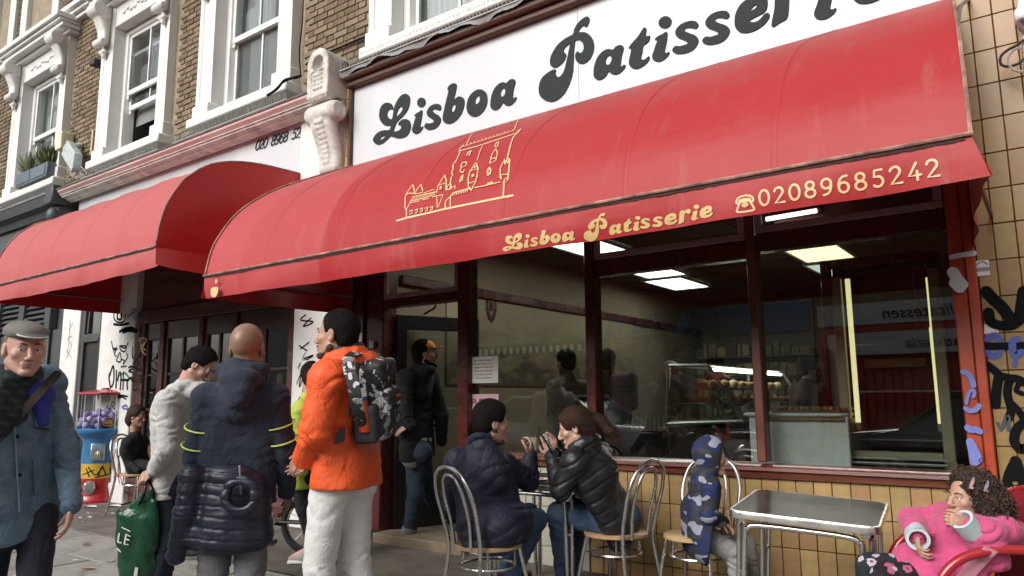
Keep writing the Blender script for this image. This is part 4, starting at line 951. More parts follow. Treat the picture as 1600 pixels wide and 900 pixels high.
# timber front
f = MB()
for x0, x1 in ((-9.86, -9.70), (-9.33, -9.22), (-8.42, -8.33), (-7.72, -7.62), (-6.66, -6.545)): f.bbox(x0, x1, 0.0, 0.12, 0.02, 2.33, 0.008)
f.bbox(-9.86, -6.545, -0.03, 0.14, 2.33, 2.50, 0.012); f.bbox(-9.86, -6.545, 0.02, 0.14, 2.502, 3.28, 0.01); f.bbox(-9.70, -6.66, 0.02, 0.10, 0.02, 0.75, 0.01)
m_wood = M('weathered_red_timber', (0.085, 0.022, 0.018), 0.6, var=0.4, vs=4, bump=0.35, bs=60, stretch=(0.5, 4, 4), dirt=(0.13, 0.075, 0.065), ds=3, dl=(0.5, 0.7))
obj('timber_frame', f, m_wood, ls)
for x0, x1 in ((-9.70, -9.33), (-9.22, -8.42), (-8.33, -7.72), (-7.62, -6.66)):
    s = MB(); s.bbox(x0+0.002, x1-0.002, 0.03, 0.09, 2.10, 2.325, 0.006); s.bbox(x0+0.002, x0+0.06, 0.03, 0.09, 0.75, 2.098, 0.006); s.bbox(x1-0.06, x1-0.002, 0.03, 0.09, 0.75, 2.098, 0.006)
    nb = 2 if x1-x0 > 0.5 else 1; xm = (x0+x1)/2
    if nb == 2: s.bbox(xm-0.022, xm+0.022, 0.04, 0.08, 0.75, 2.098, 0.004)
    for z in (1.2, 1.65): s.bbox(x0+0.06, x1-0.06, 0.044, 0.076, z-0.016, z+0.016, 0.004)
    d = obj('glazed_leaf', s, M('dark_timber', (0.05, 0.026, 0.022), 0.45, var=0.4, vs=4, bump=0.3, coat=0.2), ls)
    obj('pane', MB().box(x0+0.06, x1-0.06, 0.058, 0.062, 0.75, 2.1), m_glass, ls, smooth=False)
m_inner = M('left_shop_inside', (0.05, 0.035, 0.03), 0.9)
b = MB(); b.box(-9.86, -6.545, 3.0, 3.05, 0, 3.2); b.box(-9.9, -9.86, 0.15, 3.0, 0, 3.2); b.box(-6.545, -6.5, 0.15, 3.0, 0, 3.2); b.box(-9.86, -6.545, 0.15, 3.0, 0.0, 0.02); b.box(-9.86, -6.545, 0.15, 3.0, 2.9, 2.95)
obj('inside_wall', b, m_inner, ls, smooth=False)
b = MB()
for i in range(14): b.bbox(-9.5+i*0.2, -9.5+i*0.2+random.uniform(.08, .17), 1.2, 1.3, 1.0+0.45*(i % 2), 1.0+0.45*(i % 2)+random.uniform(.15, .35), 0.02)
b.bbox(-9.6, -6.7, 1.15, 1.45, 0.95, 0.99); b.bbox(-9.6, -6.7, 1.15, 1.45, 1.40, 1.44)
obj('shelf_goods', b, M('shelf_goods', (0.42, 0.38, 0.25), 0.6, var=0.3, rnd=0.6), ls, kind='stuff')
# white pillars with tags of graffiti
m_ink = M('black_marker', (0.009, 0.009, 0.010), 0.8, spec=.08); m_blue = M('blue_spray', (0.05, 0.075, 0.30), 0.5); m_green = M('green_spray', (0.05, 0.20, 0.10), 0.5); m_peri = M('lilac_spray', (0.18, 0.22, 0.58), 0.5)
m_peach = M('peach_spray', (0.62, 0.40, 0.22), 0.6); m_redink = M('red_spray', (0.55, 0.05, 0.05), 0.5)
def tagline(owner, pts, w, Y, mat, k=[0], curved=True, oz=0.0):
    """spray or pen stroke following points of the photograph, lying on the wall plane Y"""
    k[0] += 1; P = [un(x, y, Y=Y) for x, y in pts]; P = smoothpath(P, 5) if curved and len(P) > 2 else P
    q = MB(); ribbon(q, [(p[0], Y-0.0025-0.00012*(k[0] % 40), p[2]) for p in P], w); return obj('graffiti', q, mat, owner, smooth=False)
def pillar(label, x0, x1, z1, mat, y=-0.05):
    t = thing('pillar', label, 'pillar', ((x0+x1)/2, 0, 0)); obj('shaft', MB().bbox(x0, x1, y, 0.1, 0.0, z1, 0.012), mat, t); obj('plinth', MB().bbox(x0-0.02, x1+0.02, y-0.03, 0.1, 0.0, 0.25, 0.012), mat, t); return t
pg = pillar('white pillar covered in black marker graffiti behind the gumball machine', -10.83, -9.87, 3.3, m_render)
pw_ = pillar('plain white and grey pillar with faint pencil tags left of the black doorway panel', -12.06, -11.50, 3.3, m_render)
Z8 = lambda pts: [(100+x/4.925, 480+y/5.625) for x, y in pts]
G8 = [([(390,30),(385,90),(410,130),(460,125),(475,70)], 5), ([(415,50),(412,100),(440,105),(445,60)], 7), ([(385,150),(440,155),(500,142)], 7), ([(430,215),(470,190),(520,185),(560,205),(555,215),(500,205),(450,222),(520,180)], 8),
      ([(365,300),(385,380),(405,350),(395,400)], 4), ([(375,360),(412,370)], 4), ([(430,340),(470,360),(495,310)], 4), ([(440,340),(480,345),(470,390),(440,380),(430,350)], 4), ([(385,390),(395,430),(405,425)], 3), ([(410,450),(430,400),(440,440),(435,480),(405,470),(420,430)], 4),
      ([(440,460),(465,470),(455,505),(490,440),(485,410)], 4), ([(440,525),(480,518)], 4), ([(500,530),(520,520),(520,545),(500,560),(528,575)], 5), ([(530,350),(525,410),(535,455),(560,400)], 3), ([(590,400),(585,440),(595,430),(590,405)], 6), ([(575,470),(600,560),(530,510),(580,440)], 4),
      ([(348,620),(380,515),(385,640),(362,705),(348,630)], 6), ([(405,560),(402,710)], 6), ([(415,640),(425,580),(440,590),(435,720)], 6), ([(460,570),(455,720)], 5), ([(440,640),(500,640)], 6), ([(490,720),(490,650),(520,620),(525,650)], 6), ([(545,580),(535,720),(575,722)], 4), ([(590,605),(588,655),(615,650),(618,605),(592,606)], 5), ([(600,625),(602,645)], 5), ([(607,670),(612,690)], 4), ([(600,730),(597,800),(620,800),(615,740)], 5),
      ([(410,785),(440,775),(490,785)], 5), ([(420,800),(450,790),(480,810)], 4)]
for pts, wpx in G8: tagline(pg, Z8(pts), wpx*0.0052, -0.05, m_ink)
for pts in ([(485,80),(560,30),(530,20),(535,90)], [(555,60),(545,110),(590,90),(560,70)], [(590,70),(600,130),(620,80),(635,135),(660,60)], [(490,100),(520,60)]): tagline(pg, Z8(pts), 0.016, -0.05, m_blue)
for pts in ([(570,300),(600,270),(640,290),(600,340)], [(590,290),(600,370),(630,420)], [(630,310),(610,360),(635,375)]): tagline(pg, Z8(pts), 0.014, -0.05, m_peach)
for pts in ([(345,850),(325,900),(350,900),(365,850)], [(365,900),(375,830),(395,850),(375,870),(400,900)], [(450,880),(480,860),(490,895),(460,890)], [(520,900),(530,860),(560,870),(540,890)]): tagline(pg, Z8(pts), 0.02, -0.05, m_blue)
for pts in ([(430,600),(470,580),(500,620)], [(350,580),(345,600)]): tagline(pg, Z8(pts), 0.03, -0.05, m_green)
for pts in ([(182,700),(176,730),(190,750),(185,775)], [(178,745),(200,740)]): tagline(pg, pts, 0.02, -0.05, m_redink)
for pts in ([(196,690),(185,720),(188,760),(200,770)], [(176,755),(192,765)]): tagline(pg, pts, 0.018, -0.05, m_ink)
for pts in ([(106,552),(109,520),(110,500)], [(104,560),(112,540),(106,530),(113,525)], [(103,545),(112,560)], [(108,515),(114,505)]): tagline(pw_, pts, 0.008, -0.05, m_gpaint)
for pts in ([(478,492),(470,500),(490,503),(474,510),(486,497)], [(470,545),(483,535)], [(468,540),(480,548)], [(476,560),(490,555),(480,562)]): tagline(cons, pts, 0.016, -0.05, m_ink)
for pts in ([(464,600),(470,585),(468,605),(474,590)], [(477,588),(473,612)], [(464,630),(470,620),(475,632),(465,634)], [(474,600),(482,592),(476,606)], [(463,650),(466,640)]): tagline(cons, pts, 0.012, -0.05, m_ink)
for pts in ([(478,550),(473,562),(484,560)], [(465,575),(470,566),(467,577)]): tagline(cons, pts, 0.008, -0.05, m_gpaint)
bd = thing('black_door', 'black panelled side door with glazed fanlight between two white pillars', 'door', (-11.17, 0, 0))
f = MB(); f.bbox(-11.50, -11.40, -0.02, 0.10, 0, 3.3, 0.006); f.bbox(-10.93, -10.83, -0.02, 0.10, 0, 3.3, 0.006); f.bbox(-11.40, -10.93, -0.03, 0.10, 2.16, 2.28, 0.01)
obj('frame', f, m_gpaint, bd); obj('leaf', MB().bbox(-11.398, -10.932, 0.02, 0.06, 0.02, 2.158, 0.005), M('black_door_paint', (0.028, 0.028, 0.03), 0.35, var=0.2), bd)
obj('knob', MB().ball((-10.99, -0.005, 1.15), 0.025, 10), M('brass', (0.6, 0.5, 0.3), 0.3, metal=1), bd); obj('fanlight', MB().box(-11.4, -10.93, 0.04, 0.045, 2.28, 3.3), m_glass, bd, smooth=False)
f = MB()
for s in (-1, 1): f.tube([(-11.165+s*0.22*math.cos(t), 0.03, 2.3+0.75*math.sin(t)) for t in np.linspace(0, 1.57, 8)], 0.018, 6)
obj('tracery', f, m_gpaint, bd); obj('hall_wall', MB().box(-11.5, -10.83, 0.5, 0.52, 2, 3.3), M('hall', (0.35, 0.33, 0.31), 0.9), bd)
# the grey shop at the far left
gs = thing('grey_shopfront', 'dark grey painted shopfront with louvred shutters at the far left edge', 'shopfront', (-16, 0, 0))
f = MB(); f.bbox(-22, -12.08, 0.0, 0.2, 0, 2.42, 0.01)
for x in (-12.6, -13.6, -14.6, -16): f.bbox(x-0.09, x+0.09, -0.05, 0.0-0.002, 0, 2.42, 0.01)
obj('wall', f, m_gpaint, gs)
f = MB()
for i in range(9):
    for a, b in ((-13.5, -12.7), (-14.5, -13.7), (-15.9, -14.7)): f.add([(a, -0.02, 2.46+i*0.085), (b, -0.02, 2.46+i*0.085), (b, 0.05, 2.53+i*0.085), (a, 0.05, 2.53+i*0.085), (a, -0.03, 2.472+i*0.085), (b, -0.03, 2.472+i*0.085), (b, 0.04, 2.542+i*0.085), (a, 0.04, 2.542+i*0.085)], [(0, 1, 2, 3), (7, 6, 5, 4), (0, 4, 5, 1), (1, 5, 6, 2), (3, 2, 6, 7), (0, 3, 7, 4)])
obj('louvre', f, m_gpaint, gs); f = MB(); f.bbox(-22, -12.08, 0.06, 0.2, 2.42, 3.3, 0.01)
for x in (-12.6, -13.6, -14.6, -16): f.bbox(x-0.1, x+0.1, -0.06, 0.058, 2.422, 3.28, 0.01)
obj('shutter_back', f, m_gpaint, gs)
obj('fascia', MB().bbox(-22, -12.03, -0.06, 0.1, 3.3, 4.22, 0.01), m_gpaint, gs)
obj('dark_cornice', MB().prism([(0.02, 4.222), (-0.12, 4.222), (-0.16, 4.32), (-0.26, 4.36), (-0.3, 4.50), (0.02, 4.54)], 'x', -22, -12.08), m_gpaint, gs)
f = MB(); f.bbox(-12.3, -12.04, -0.36, 0.0, 4.30, 4.60, 0.02); f.bbox(-12.27, -12.07, -0.26, 0.0, 3.9, 4.298, 0.03); f.ball((-12.17, -0.26, 4.14), (0.11, 0.10, 0.13), 14); obj('scroll_block', f, m_gpaint, gs)
obj('lead_sill', MB().prism([(0.0, 4.545), (-0.31, 4.505), (-0.32, 4.54), (0.0, 4.62)], 'x', -22, -12.33), m_lead, gs)

# ---- bakery shopfront ---------------------------------------------------------------
bk = thing('bakery_shopfront', 'dark maroon framed bakery shopfront with big windows and open doorway under the red awning', 'shopfront', (-3, 0, 0))
ZH = 2.95
f = MB()
f.bbox(-5.60, -5.42, -0.06, 0.10, 0.10, 3.2, 0.01); f.bbox(-5.418, -5.18, -0.03, 0.16, 0.10, 3.2, 0.01)
obj('door_jamb', f, m_maroon, bk)
obj('post', MB().bbox(-4.23, -4.11, -0.05, 0.10, 0.06, ZH, 0.008), m_maroon, bk)
obj('mullion', MB().bbox(-2.93, -2.845, -0.045, 0.08, 0.872, ZH, 0.008), m_maroon, bk)
obj('mullion', MB().bbox(-1.645, -1.582, -0.04, 0.08, 0.872, ZH, 0.008), M('brown_mullion', (0.13, 0.036, 0.022), 0.35, var=0.25, vs=4, bump=0.12, coat=0.2), bk)
obj('head_beam', MB().bbox(-5.178, -0.45, -0.02, 0.12, ZH, 3.2, 0.008), m_maroon, bk)
for a, b, z in ((-2.843, -1.647, 2.30), (-1.58, -0.452, 2.335)):
    obj('transom', MB().bbox(a, b, -0.03, 0.07, z-0.065, z+0.065, 0.008), m_maroon, bk)
    t = MB(); y0, y1 = -0.036, -0.004
    t.bbox(a+0.002, b-0.002, y0, y1, z+0.067, z+0.115, 0.005); t.bbox(a+0.002, a+0.05, y0, y1, z+0.117, ZH-0.002, 0.005); t.bbox(b-0.05, b-0.002, y0, y1, z+0.117, ZH-0.002, 0.005)
    obj('fanlight_frame', t, m_dust, bk)
obj('transom', MB().bbox(-5.178, -4.232, -0.03, 0.07, 2.17, 2.255, 0.008), m_maroon, bk)
t = MB(); t.bbox(-5.176, -4.234, -0.036, -0.004, 2.257, 2.30, 0.005); t.bbox(-5.176, -5.13, -0.036, -0.004, 2.302, ZH, 0.005); t.bbox(-4.28, -4.234, -0.036, -0.004, 2.302, ZH, 0.005); obj('fanlight_frame', t, m_dust, bk)
# glass
for a, b, z0, z1 in ((-4.112, -2.928, 0.87, ZH), (-2.847, -1.643, 0.87, 2.24), (-2.847, -1.643, 2.36, ZH), (-1.584, -0.448, 0.87, 2.275), (-1.584, -0.448, 2.395, ZH), (-5.18, -4.228, 2.25, ZH)):
    obj('pane', MB().box(a, b, 0.018, 0.024, z0, z1), m_glass, bk, smooth=False)
# sill: a bull-nosed board with a moulded apron
obj('sill', MB().prism([(0.10, 0.862), (-0.055, 0.852), (-0.075, 0.842), (-0.078, 0.822), (-0.05, 0.812), (-0.048, 0.776), (-0.03, 0.768), (0.10, 0.768)], 'x', -4.11, -0.325), m_sill, bk)
# orange red end post with dabs of spray paint
m_post = M('orange_red_paint', (0.44, 0.058, 0.020), 0.4, var=0.15, vs=4, bump=0.12, bs=30, dirt=(0.22, 0.045, 0.03), ds=2.2, dl=(0.55, 0.8), coat=0.15)
obj('end_post', MB().bbox(-0.448, -0.372, -0.045, 0.10, 0.02, 3.3, 0.006), m_post, bk)
ep = obj('end_post_cover', MB().bbox(-0.370, -0.318, -0.06, 0.10, 0.02, 3.3, 0.006), m_post, bk)
for pts, w_ in (([(1505, 581), (1513, 584), (1518, 592), (1521, 602)], 0.030), ([(1510, 630), (1513, 616), (1519, 609), (1523, 614), (1521, 620)], 0.018), ([(1509, 638), (1516, 642), (1525, 640), (1530, 634)], 0.026), ([(1512, 668), (1518, 672), (1524, 671), (1531, 674)], 0.034), ([(1516, 690), (1519, 704), (1522, 722)], 0.040), ([(1520, 692), (1527, 706), (1531, 718), (1525, 724)], 0.024), ([(1521, 700), (1524, 716)], 0.03)): tagline(ep, pts, w_, -0.061, m_peri)
m_wspray = M('white_spray', (0.62, 0.60, 0.60), 0.6)
for pts, w_ in (([(1487, 402), (1500, 399), (1522, 396)], 0.03), ([(1489, 425), (1497, 438), (1504, 445)], 0.06), ([(1492, 442), (1500, 450)], 0.06)): tagline(ep, pts, w_, -0.061, m_wspray)
# doorstep, and the open door leaf
obj('doorstep', MB().bbox(-5.18, -4.11, -0.12, 0.35, 0.0, 0.10, 0.012), M('worn_step', (0.20, 0.15, 0.10), 0.7, var=0.25, vs=5, bump=0.3), bk)
dl = thing('shop_door', 'black framed glass door standing open into the bakery', 'door', (-5.15, 0.12, 0.1))
f = MB()
def leafbox(u0, u1, z0, z1, th=0.045): return f.bbox(-5.175, -5.175+th, 0.13+u0, 0.13+u1, z0, z1, 0.004)
leafbox(0, 0.11, 0.10, 2.12); leafbox(0.80, 0.90, 0.10, 2.12); leafbox(0.11, 0.80, 1.98, 2.12); leafbox(0.11, 0.80, 0.10, 0.36)
ca, sa = math.cos(-0.42), math.sin(-0.42)
f.xf(lambda p: (-5.175+(p[0]+5.175)*ca-(p[1]-0.13)*sa, 0.13+(p[0]+5.175)*sa+(p[1]-0.13)*ca, p[2]))
obj('leaf', f, M('black_door_frame', (0.012, 0.010, 0.010), 0.4, var=0.2), dl)
g = MB().box(-5.155, -5.15, 0.24, 0.93, 0.36, 1.98); g.xf(lambda p: (-5.175+(p[0]+5.175)*ca-(p[1]-0.13)*sa, 0.13+(p[0]+5.175)*sa+(p[1]-0.13)*ca, p[2])); obj('pane', g, m_glass, dl, smooth=False)
f = MB().tube([(-4.95, 0.3, 2.13), (-4.75, 0.22, 2.16), (-4.62, 0.1, 2.165)], 0.012, 6); obj('closer_arm', f, m_pole, dl)
# tiles under the window
bw = thing('tiled_stall_wall', 'low wall of tan and pale tiles under the bakery windows', 'wall', (-2.2, 0, 0))
obj('backing', MB().box(-4.11, -0.325, 0.0, 0.12, -0.02, 0.766), m_grout, bw, smooth=False)
tile_field(bw, m_tan, -2.95, -0.322, -0.02, 0.766, 0.109, 0.214, -0.004, xo=-0.327, zo=0.128-0.214)
tile_field(bw, m_cream, -4.11, -2.952, -0.02, 0.766, 0.145, 0.15, -0.004, xo=-2.952, zo=0.01)
# the tiled pier on the right
rw = thing('tiled_pier', 'tall pier of tan tiles with black and blue graffiti at the right edge', 'wall', (0, 0, 0))
obj('backing', MB().box(-0.316, 0.55, 0.0, 0.3, -0.02, 4.75), m_grout, rw, smooth=False)
tile_field(rw, m_tanp, -0.315, 0.55, -0.02, 4.75, 0.1085, 0.2095, -0.004, xo=-0.2195, zo=0.175)
YR = -0.0135
for pts, w_, m_ in (([(1541, 455), (1553, 468), (1566, 480), (1580, 498), (1592, 500), (1597, 475), (1600, 455)], 0.05, m_ink), ([(1545, 488), (1548, 502), (1560, 508), (1580, 508), (1592, 500)], 0.045, m_ink),
    ([(1542, 530), (1555, 524), (1563, 535), (1558, 555), (1545, 553), (1541, 540)], 0.03, m_blue), ([(1540, 541), (1560, 541), (1600, 540)], 0.035, m_ink), ([(1590, 530), (1582, 535), (1585, 555), (1596, 550)], 0.03, m_blue), ([(1588, 556), (1585, 570)], 0.02, m_blue),
    ([(1542, 570), (1553, 578), (1562, 586), (1576, 590), (1590, 592), (1600, 598)], 0.035, m_ink), ([(1560, 592), (1557, 612), (1556, 632)], 0.04, m_ink), ([(1578, 590), (1574, 615), (1580, 640), (1575, 655)], 0.035, m_ink), ([(1575, 625), (1590, 640), (1600, 655)], 0.03, m_ink), ([(1592, 600), (1588, 610), (1597, 615)], 0.022, m_ink),
    ([(1559, 661), (1564, 672)], 0.014, m_gpaint), ([(1566, 668), (1575, 650), (1576, 672)], 0.018, m_gpaint), ([(1600, 660), (1588, 672), (1585, 690), (1594, 702), (1600, 700)], 0.04, m_ink), ([(1587, 720), (1578, 738), (1573, 755)], 0.04, m_ink), ([(1587, 720), (1594, 740), (1600, 755)], 0.045, m_ink), ([(1576, 748), (1590, 748)], 0.025, m_ink), ([(1582, 757), (1585, 790)], 0.006, m_ink), ([(1590, 757), (1588, 785)], 0.006, m_ink), ([(1586, 815), (1594, 826), (1600, 832)], 0.05, m_ink), ([(1592, 868), (1600, 878)], 0.04, m_ink)):
    tagline(rw, pts, w_*1.2, YR, m_)
st = thing('sticker', 'small white sticker with black and grey symbols high on the tan tiled pier', 'sticker', tuple(un(1535, 419, Y=YR)))
c = un(1535, 419, Y=YR); obj('paper', MB().box(c[0]-0.035, c[0]+0.035, YR-0.004, YR-0.002, c[2]-0.045, c[2]+0.045), m_paper, st, smooth=False)
q = MB(); ribbon(q, [(c[0]-0.026, YR-0.0045, c[2]+0.02), (c[0]-0.01, YR-0.0045, c[2]+0.036), (c[0]+0.01, YR-0.0045, c[2]+0.036), (c[0]+0.026, YR-0.0045, c[2]+0.02)], 0.010); ribbon(q, [(c[0]-0.028, YR-0.0045, c[2]-0.008), (c[0]+0.028, YR-0.0045, c[2]-0.008)], 0.024); obj('symbol', q, M('grey_print', (0.25, 0.26, 0.27), 0.6), st, smooth=False)
st = thing('sticker', 'torn white and pink sticker on the tan tiles above the blue spray tag', 'sticker', tuple(un(1548, 513, Y=YR)))
c = un(1548, 513, Y=YR); obj('paper', MB().prism([(c[0]-0.035, c[2]-0.03), (c[0]+0.035, c[2]-0.03), (c[0]+0.033, c[2]+0.015), (c[0]+0.01, c[2]+0.04), (c[0]-0.03, c[2]+0.02)], 'y', YR-0.004, YR-0.002), M('pink_paper', (0.66, 0.56, 0.60), 0.7, var=0.15, vs=30), st, smooth=False)
# white neighbour at the extreme right, with cable loops
wn = thing('white_bracket', 'white plaster bracket at the top right corner beside the tiled pier', 'bracket', (0.15, 0, 3.2))
S = Solid(axis(-0.02, 0.4, 0.015), axis(-0.3, 0.05, 0.015), axis(2.6, 4.8, 0.015))
S.box((0.2, -0.05, 3.9), (0.185, 0.09, 0.8), rad=0.02); S.box((0.2, -0.03, 3.0), (0.18, 0.06, 0.35), rad=0.02, k=0.03); S.cap((0.03, -0.12, 3.42), (0.37, -0.12, 3.42), 0.05, k=0.03); S.disp(wrinkle(0.006, 14, 2))
V, F = S.mesh(); npobj('plaster', V, F, m_white, wn)
cb = thing('cable', 'dark looped cable hanging in front of the white plaster bracket', 'cable', (0, -0.1, 3.2))
cp = [un(x, y, Y=-0.15) for x, y in ((1600, 62), (1590, 70), (1575, 78), (1564, 88), (1564, 100), (1574, 104), (1590, 100), (1600, 92))]; obj('loop', MB().tube(smoothpath(cp, 6), 0.008, 6), M('black_cable', (0.03, 0.025, 0.022), 0.5), cb)
cp = [un(x, y, Y=-0.17) for x, y in ((1596, 74), (1584, 78), (1576, 88), (1576, 100), (1586, 110), (1600, 112))]; obj('loop', MB().tube(smoothpath(cp, 6), 0.007, 6), M('grey_cable', (0.3, 0.26, 0.22), 0.5), cb)
cp = [un(x, y, Y=-0.17) for x, y in ((1600, 30), (1592, 34), (1594, 42), (1600, 48))]; obj('hook', MB().tube(smoothpath(cp, 6), 0.014, 6), m_pole, cb)
# ================================================================ THINGS ON THE WALL
fl = thing('floodlight', 'tilted cloudy grey floodlight with loose wires on the brick wall by the planter', 'floodlight', (-11.85, -0.2, 4.9))
S = Solid(axis(-12.5, -11.5, 0.012), axis(-0.7, 0.02, 0.012), axis(4.6, 5.6, 0.012))
a, b = un(106, 232, Y=-0.22), un(122, 258, Y=-0.26)
dv = (b-a)/np.linalg.norm(b-a); sd = np.cross(dv, [0, 1, 0]); sd /= np.linalg.norm(sd); nn = np.cross(sd, dv); Rm = np.stack([sd, dv, nn], 1)
S.box((a+b)/2, (0.13, np.linalg.norm(b-a)/2, 0.06), R=Rm, rad=0.02); S.cap(a, a+np.array([0, 0.18, 0.10]), 0.05, k=0.05); S.disp(wrinkle(0.006, 22, 1))
V, F = S.mesh(); npobj('housing', V, F, M('cloudy_grey_plastic', (0.42, 0.47, 0.48), 0.35, var=0.3, vs=14), fl)
S = Solid(axis(-12.6, -11.6, 0.014), axis(-0.5, 0.02, 0.014), axis(4.8, 5.7, 0.014)); p = un(101, 222, Y=-0.12); S.box(p, (0.10, 0.10, 0.15), rad=0.02)
V, F = S.mesh(); npobj('backplate', V, F, M('cream_plastic', (0.66, 0.62, 0.46), 0.5), fl)
q = MB(); random.seed(3)
for i in range(9):
    s = un(118+random.uniform(-4, 8), 262, Y=-0.15); e = un(110+i*3.2, 272+random.uniform(-2, 8), Y=-0.2); q.tube(smoothpath([s, (s+e)/2+np.array([random.uniform(-.08, .08), -0.05, 0.05]), e], 5), 0.006, 5)
obj('wire_tangle', q, M('grey_wire', (0.36, 0.35, 0.32), 0.6), fl)
si = thing('alarm_siren', 'small black bell shaped siren on the brick wall between two windows', 'siren', tuple(un(155, 100, Y=-0.05)))
c = un(160, 100, Y=-0.03); q = MB(); q.lathe([(0.10, 0), (0.10, 0.03), (0.075, 0.06), (0.05, 0.10), (0.055, 0.16), (0.0, 0.16)], (0, 0, 0), 18); q.xf(lambda p: (c[0]+p[0], -0.01-p[2], c[2]+p[1])); obj('horn', q, M('black_plastic', (0.018, 0.018, 0.02), 0.4), si)
q = MB().bbox(c[0]-0.13, c[0]-0.03, -0.17, -0.03, c[2]-0.05, c[2]+0.05, 0.02); obj('mount', q, MATS['black_plastic'], si)
for x in (-11.63, -11.44):
    o = obj('wall_strip', MB().bbox(x-0.022, x+0.022, -0.03, -0.005, 5.05, 5.46, 0.004), M('pale_wood', (0.50, 0.42, 0.26), 0.7), org=(x, -0.02, 5.05)); tag(o, 'short upright pale strip on the brick wall beside the open sash window', 'strip', 'pair of pale strips on the bricks')
pb = thing('window_box', 'dark grey panelled planter box with grey green plants on the left window sill', 'planter', (-13.3, -0.1, 4.87))
q = MB(); q.bbox(-13.82, -12.62, -0.24, 0.10, 4.864, 5.10, 0.008)
for x0, x1 in ((-13.78, -13.26), (-13.2, -12.68)): q.bbox(x0, x1, -0.25, -0.241, 4.90, 5.07, 0.003)
obj('box', q, M('slate_paint', (0.10, 0.13, 0.16), 0.5, var=0.15), pb)
def tuft(owner, name, cx, cy, z, r, h, n, mat, up):
    q = MB()
    for i in range(n):
        a = random.uniform(0, 6.28); u = random.random()**0.6; d = Vector((math.cos(a)*r*u, math.sin(a)*r*0.5*u, 0)); L = h*random.uniform(0.4, 1)
        b0 = Vector((cx, cy, z))+d*0.5; t = b0+d*0.8+Vector((random.uniform(-.03, .03), random.uniform(-.03, .03), L)); k = Vector((random.uniform(-1, 1), random.uniform(-1, 1), random.uniform(-.3, .3))).normalized()*up
        m = b0.lerp(t, 0.6); q.add([b0, m+k, t, m-k], [(0, 1, 2, 3)])
    obj(name, q, mat, owner, smooth=False)
tuft(pb, 'lavender', -13.55, -0.08, 5.05, 0.36, 0.42, 420, M('grey_green_leaf', (0.16, 0.17, 0.11), 0.8, var=0.3, rnd=0.5), 0.012)
tuft(pb, 'shrub', -12.95, -0.08, 5.08, 0.30, 0.36, 480, M('green_leaf', (0.085, 0.115, 0.035), 0.7, var=0.3, rnd=0.5), 0.028)
cbs = thing('cable_run', 'black bundle of cables drooping along the window ledge to the carved console', 'cable', (-6.9, -0.25, 4.7))
for k in range(4):
    pts = [un(x+random.uniform(-1, 1), y+random.uniform(-1.5, 1.5), Y=-0.30+0.01*k) for x, y in ((418, 150), (432, 140), (442, 128), (452, 124), (463, 121), (470, 118))]; obj('cable', MB().tube(smoothpath(pts, 5), 0.011, 5), m_ink, cbs)
obj('cable', MB().tube(smoothpath([un(x, y, Y=-0.03) for x, y in ((470, 116), (468, 80), (472, 40), (474, 0))], 6), 0.008, 5), m_ink, cbs)
obj('cable', MB().tube(smoothpath([un(x, y, Y=-0.04) for x, y in ((478, 101), (500, 86), (525, 77), (560, 62), (600, 48))], 6), 0.012, 5), m_ink, cbs)
obj('junction', MB().tube([un(x, y, Y=-0.08) for x, y in ((518, 108), (534, 106), (542, 100))], 0.035, 7), m_ink, cbs)

# ================================================================ INSIDE THE BAKERY
ins = thing('bakery_room', 'dim bakery interior with tan walls, dark ceiling and a mural on the left wall', 'room', (-3, 4, 0))
m_wallin = M('bakery_wall', (0.27, 0.195, 0.125), 0.7, var=0.12, vs=2); m_ceil = M('bakery_ceiling', (0.085, 0.062, 0.045), 0.9, var=0.1, vs=2); m_floor = M('bakery_floor', (0.12, 0.10, 0.085), 0.4, var=0.2)
obj('left_wall', MB().box(-5.28, -5.2, 0.16, 8.0, 0.0, 3.1), m_wallin, ins, smooth=False)
obj('right_wall', MB().box(-0.40, -0.32, 0.13, 8.0, 0.0, 3.1), m_wallin, ins, smooth=False)
obj('back_wall', MB().box(-5.28, -0.32, 8.0, 8.1, 0.0, 3.1), m_wallin, ins, smooth=False)
obj('floor', MB().box(-5.2, -0.4, 0.125, 8.0, 0.0, 0.099), m_floor, ins, smooth=False)
obj('ceiling', MB().box(-5.2, -0.4, 0.125, 8.0, 3.0, 3.1), m_ceil, ins, smooth=False)
f = MB()
for y in np.arange(0.7, 8, 0.6): f.box(-5.2, -0.4, y-0.012, y+0.012, 2.992, 2.9995)
for x in np.arange(-4.9, -0.5, 0.6): f.box(x-0.012, x+0.012, 0.13, 8, 2.990, 2.9965)
obj('ceiling_grid', f, M('ceiling_grid', (0.05, 0.04, 0.032), 0.8), ins, smooth=False)
f = MB(); f.bbox(-5.198, -5.15, 0.2, 7.9, 2.43, 2.53, 0.01); obj('picture_rail', f, m_maroon, ins)
m, nt, b_ = nodes_of('mural_print'); L_ = nt.links.new; tc = N(nt, 'ShaderNodeTexCoord'); mp = N(nt, 'ShaderNodeMapping'); mp.inputs['Scale'].default_value = (1, 1.2, 3.2); L_(tc.outputs['Object'], mp.inputs[0]); n = N(nt, 'ShaderNodeTexNoise', Scale=2.2, Detail=9.0, Roughness=0.7); L_(mp.outputs[0], n.inputs['Vector'])
sx = N(nt, 'ShaderNodeSeparateXYZ'); L_(tc.outputs['Object'], sx.inputs[0]); hgt = N(nt, 'ShaderNodeMapRange'); hgt.inputs[1].default_value = 1.4; hgt.inputs[2].default_value = 2.3; L_(sx.outputs[2], hgt.inputs[0])
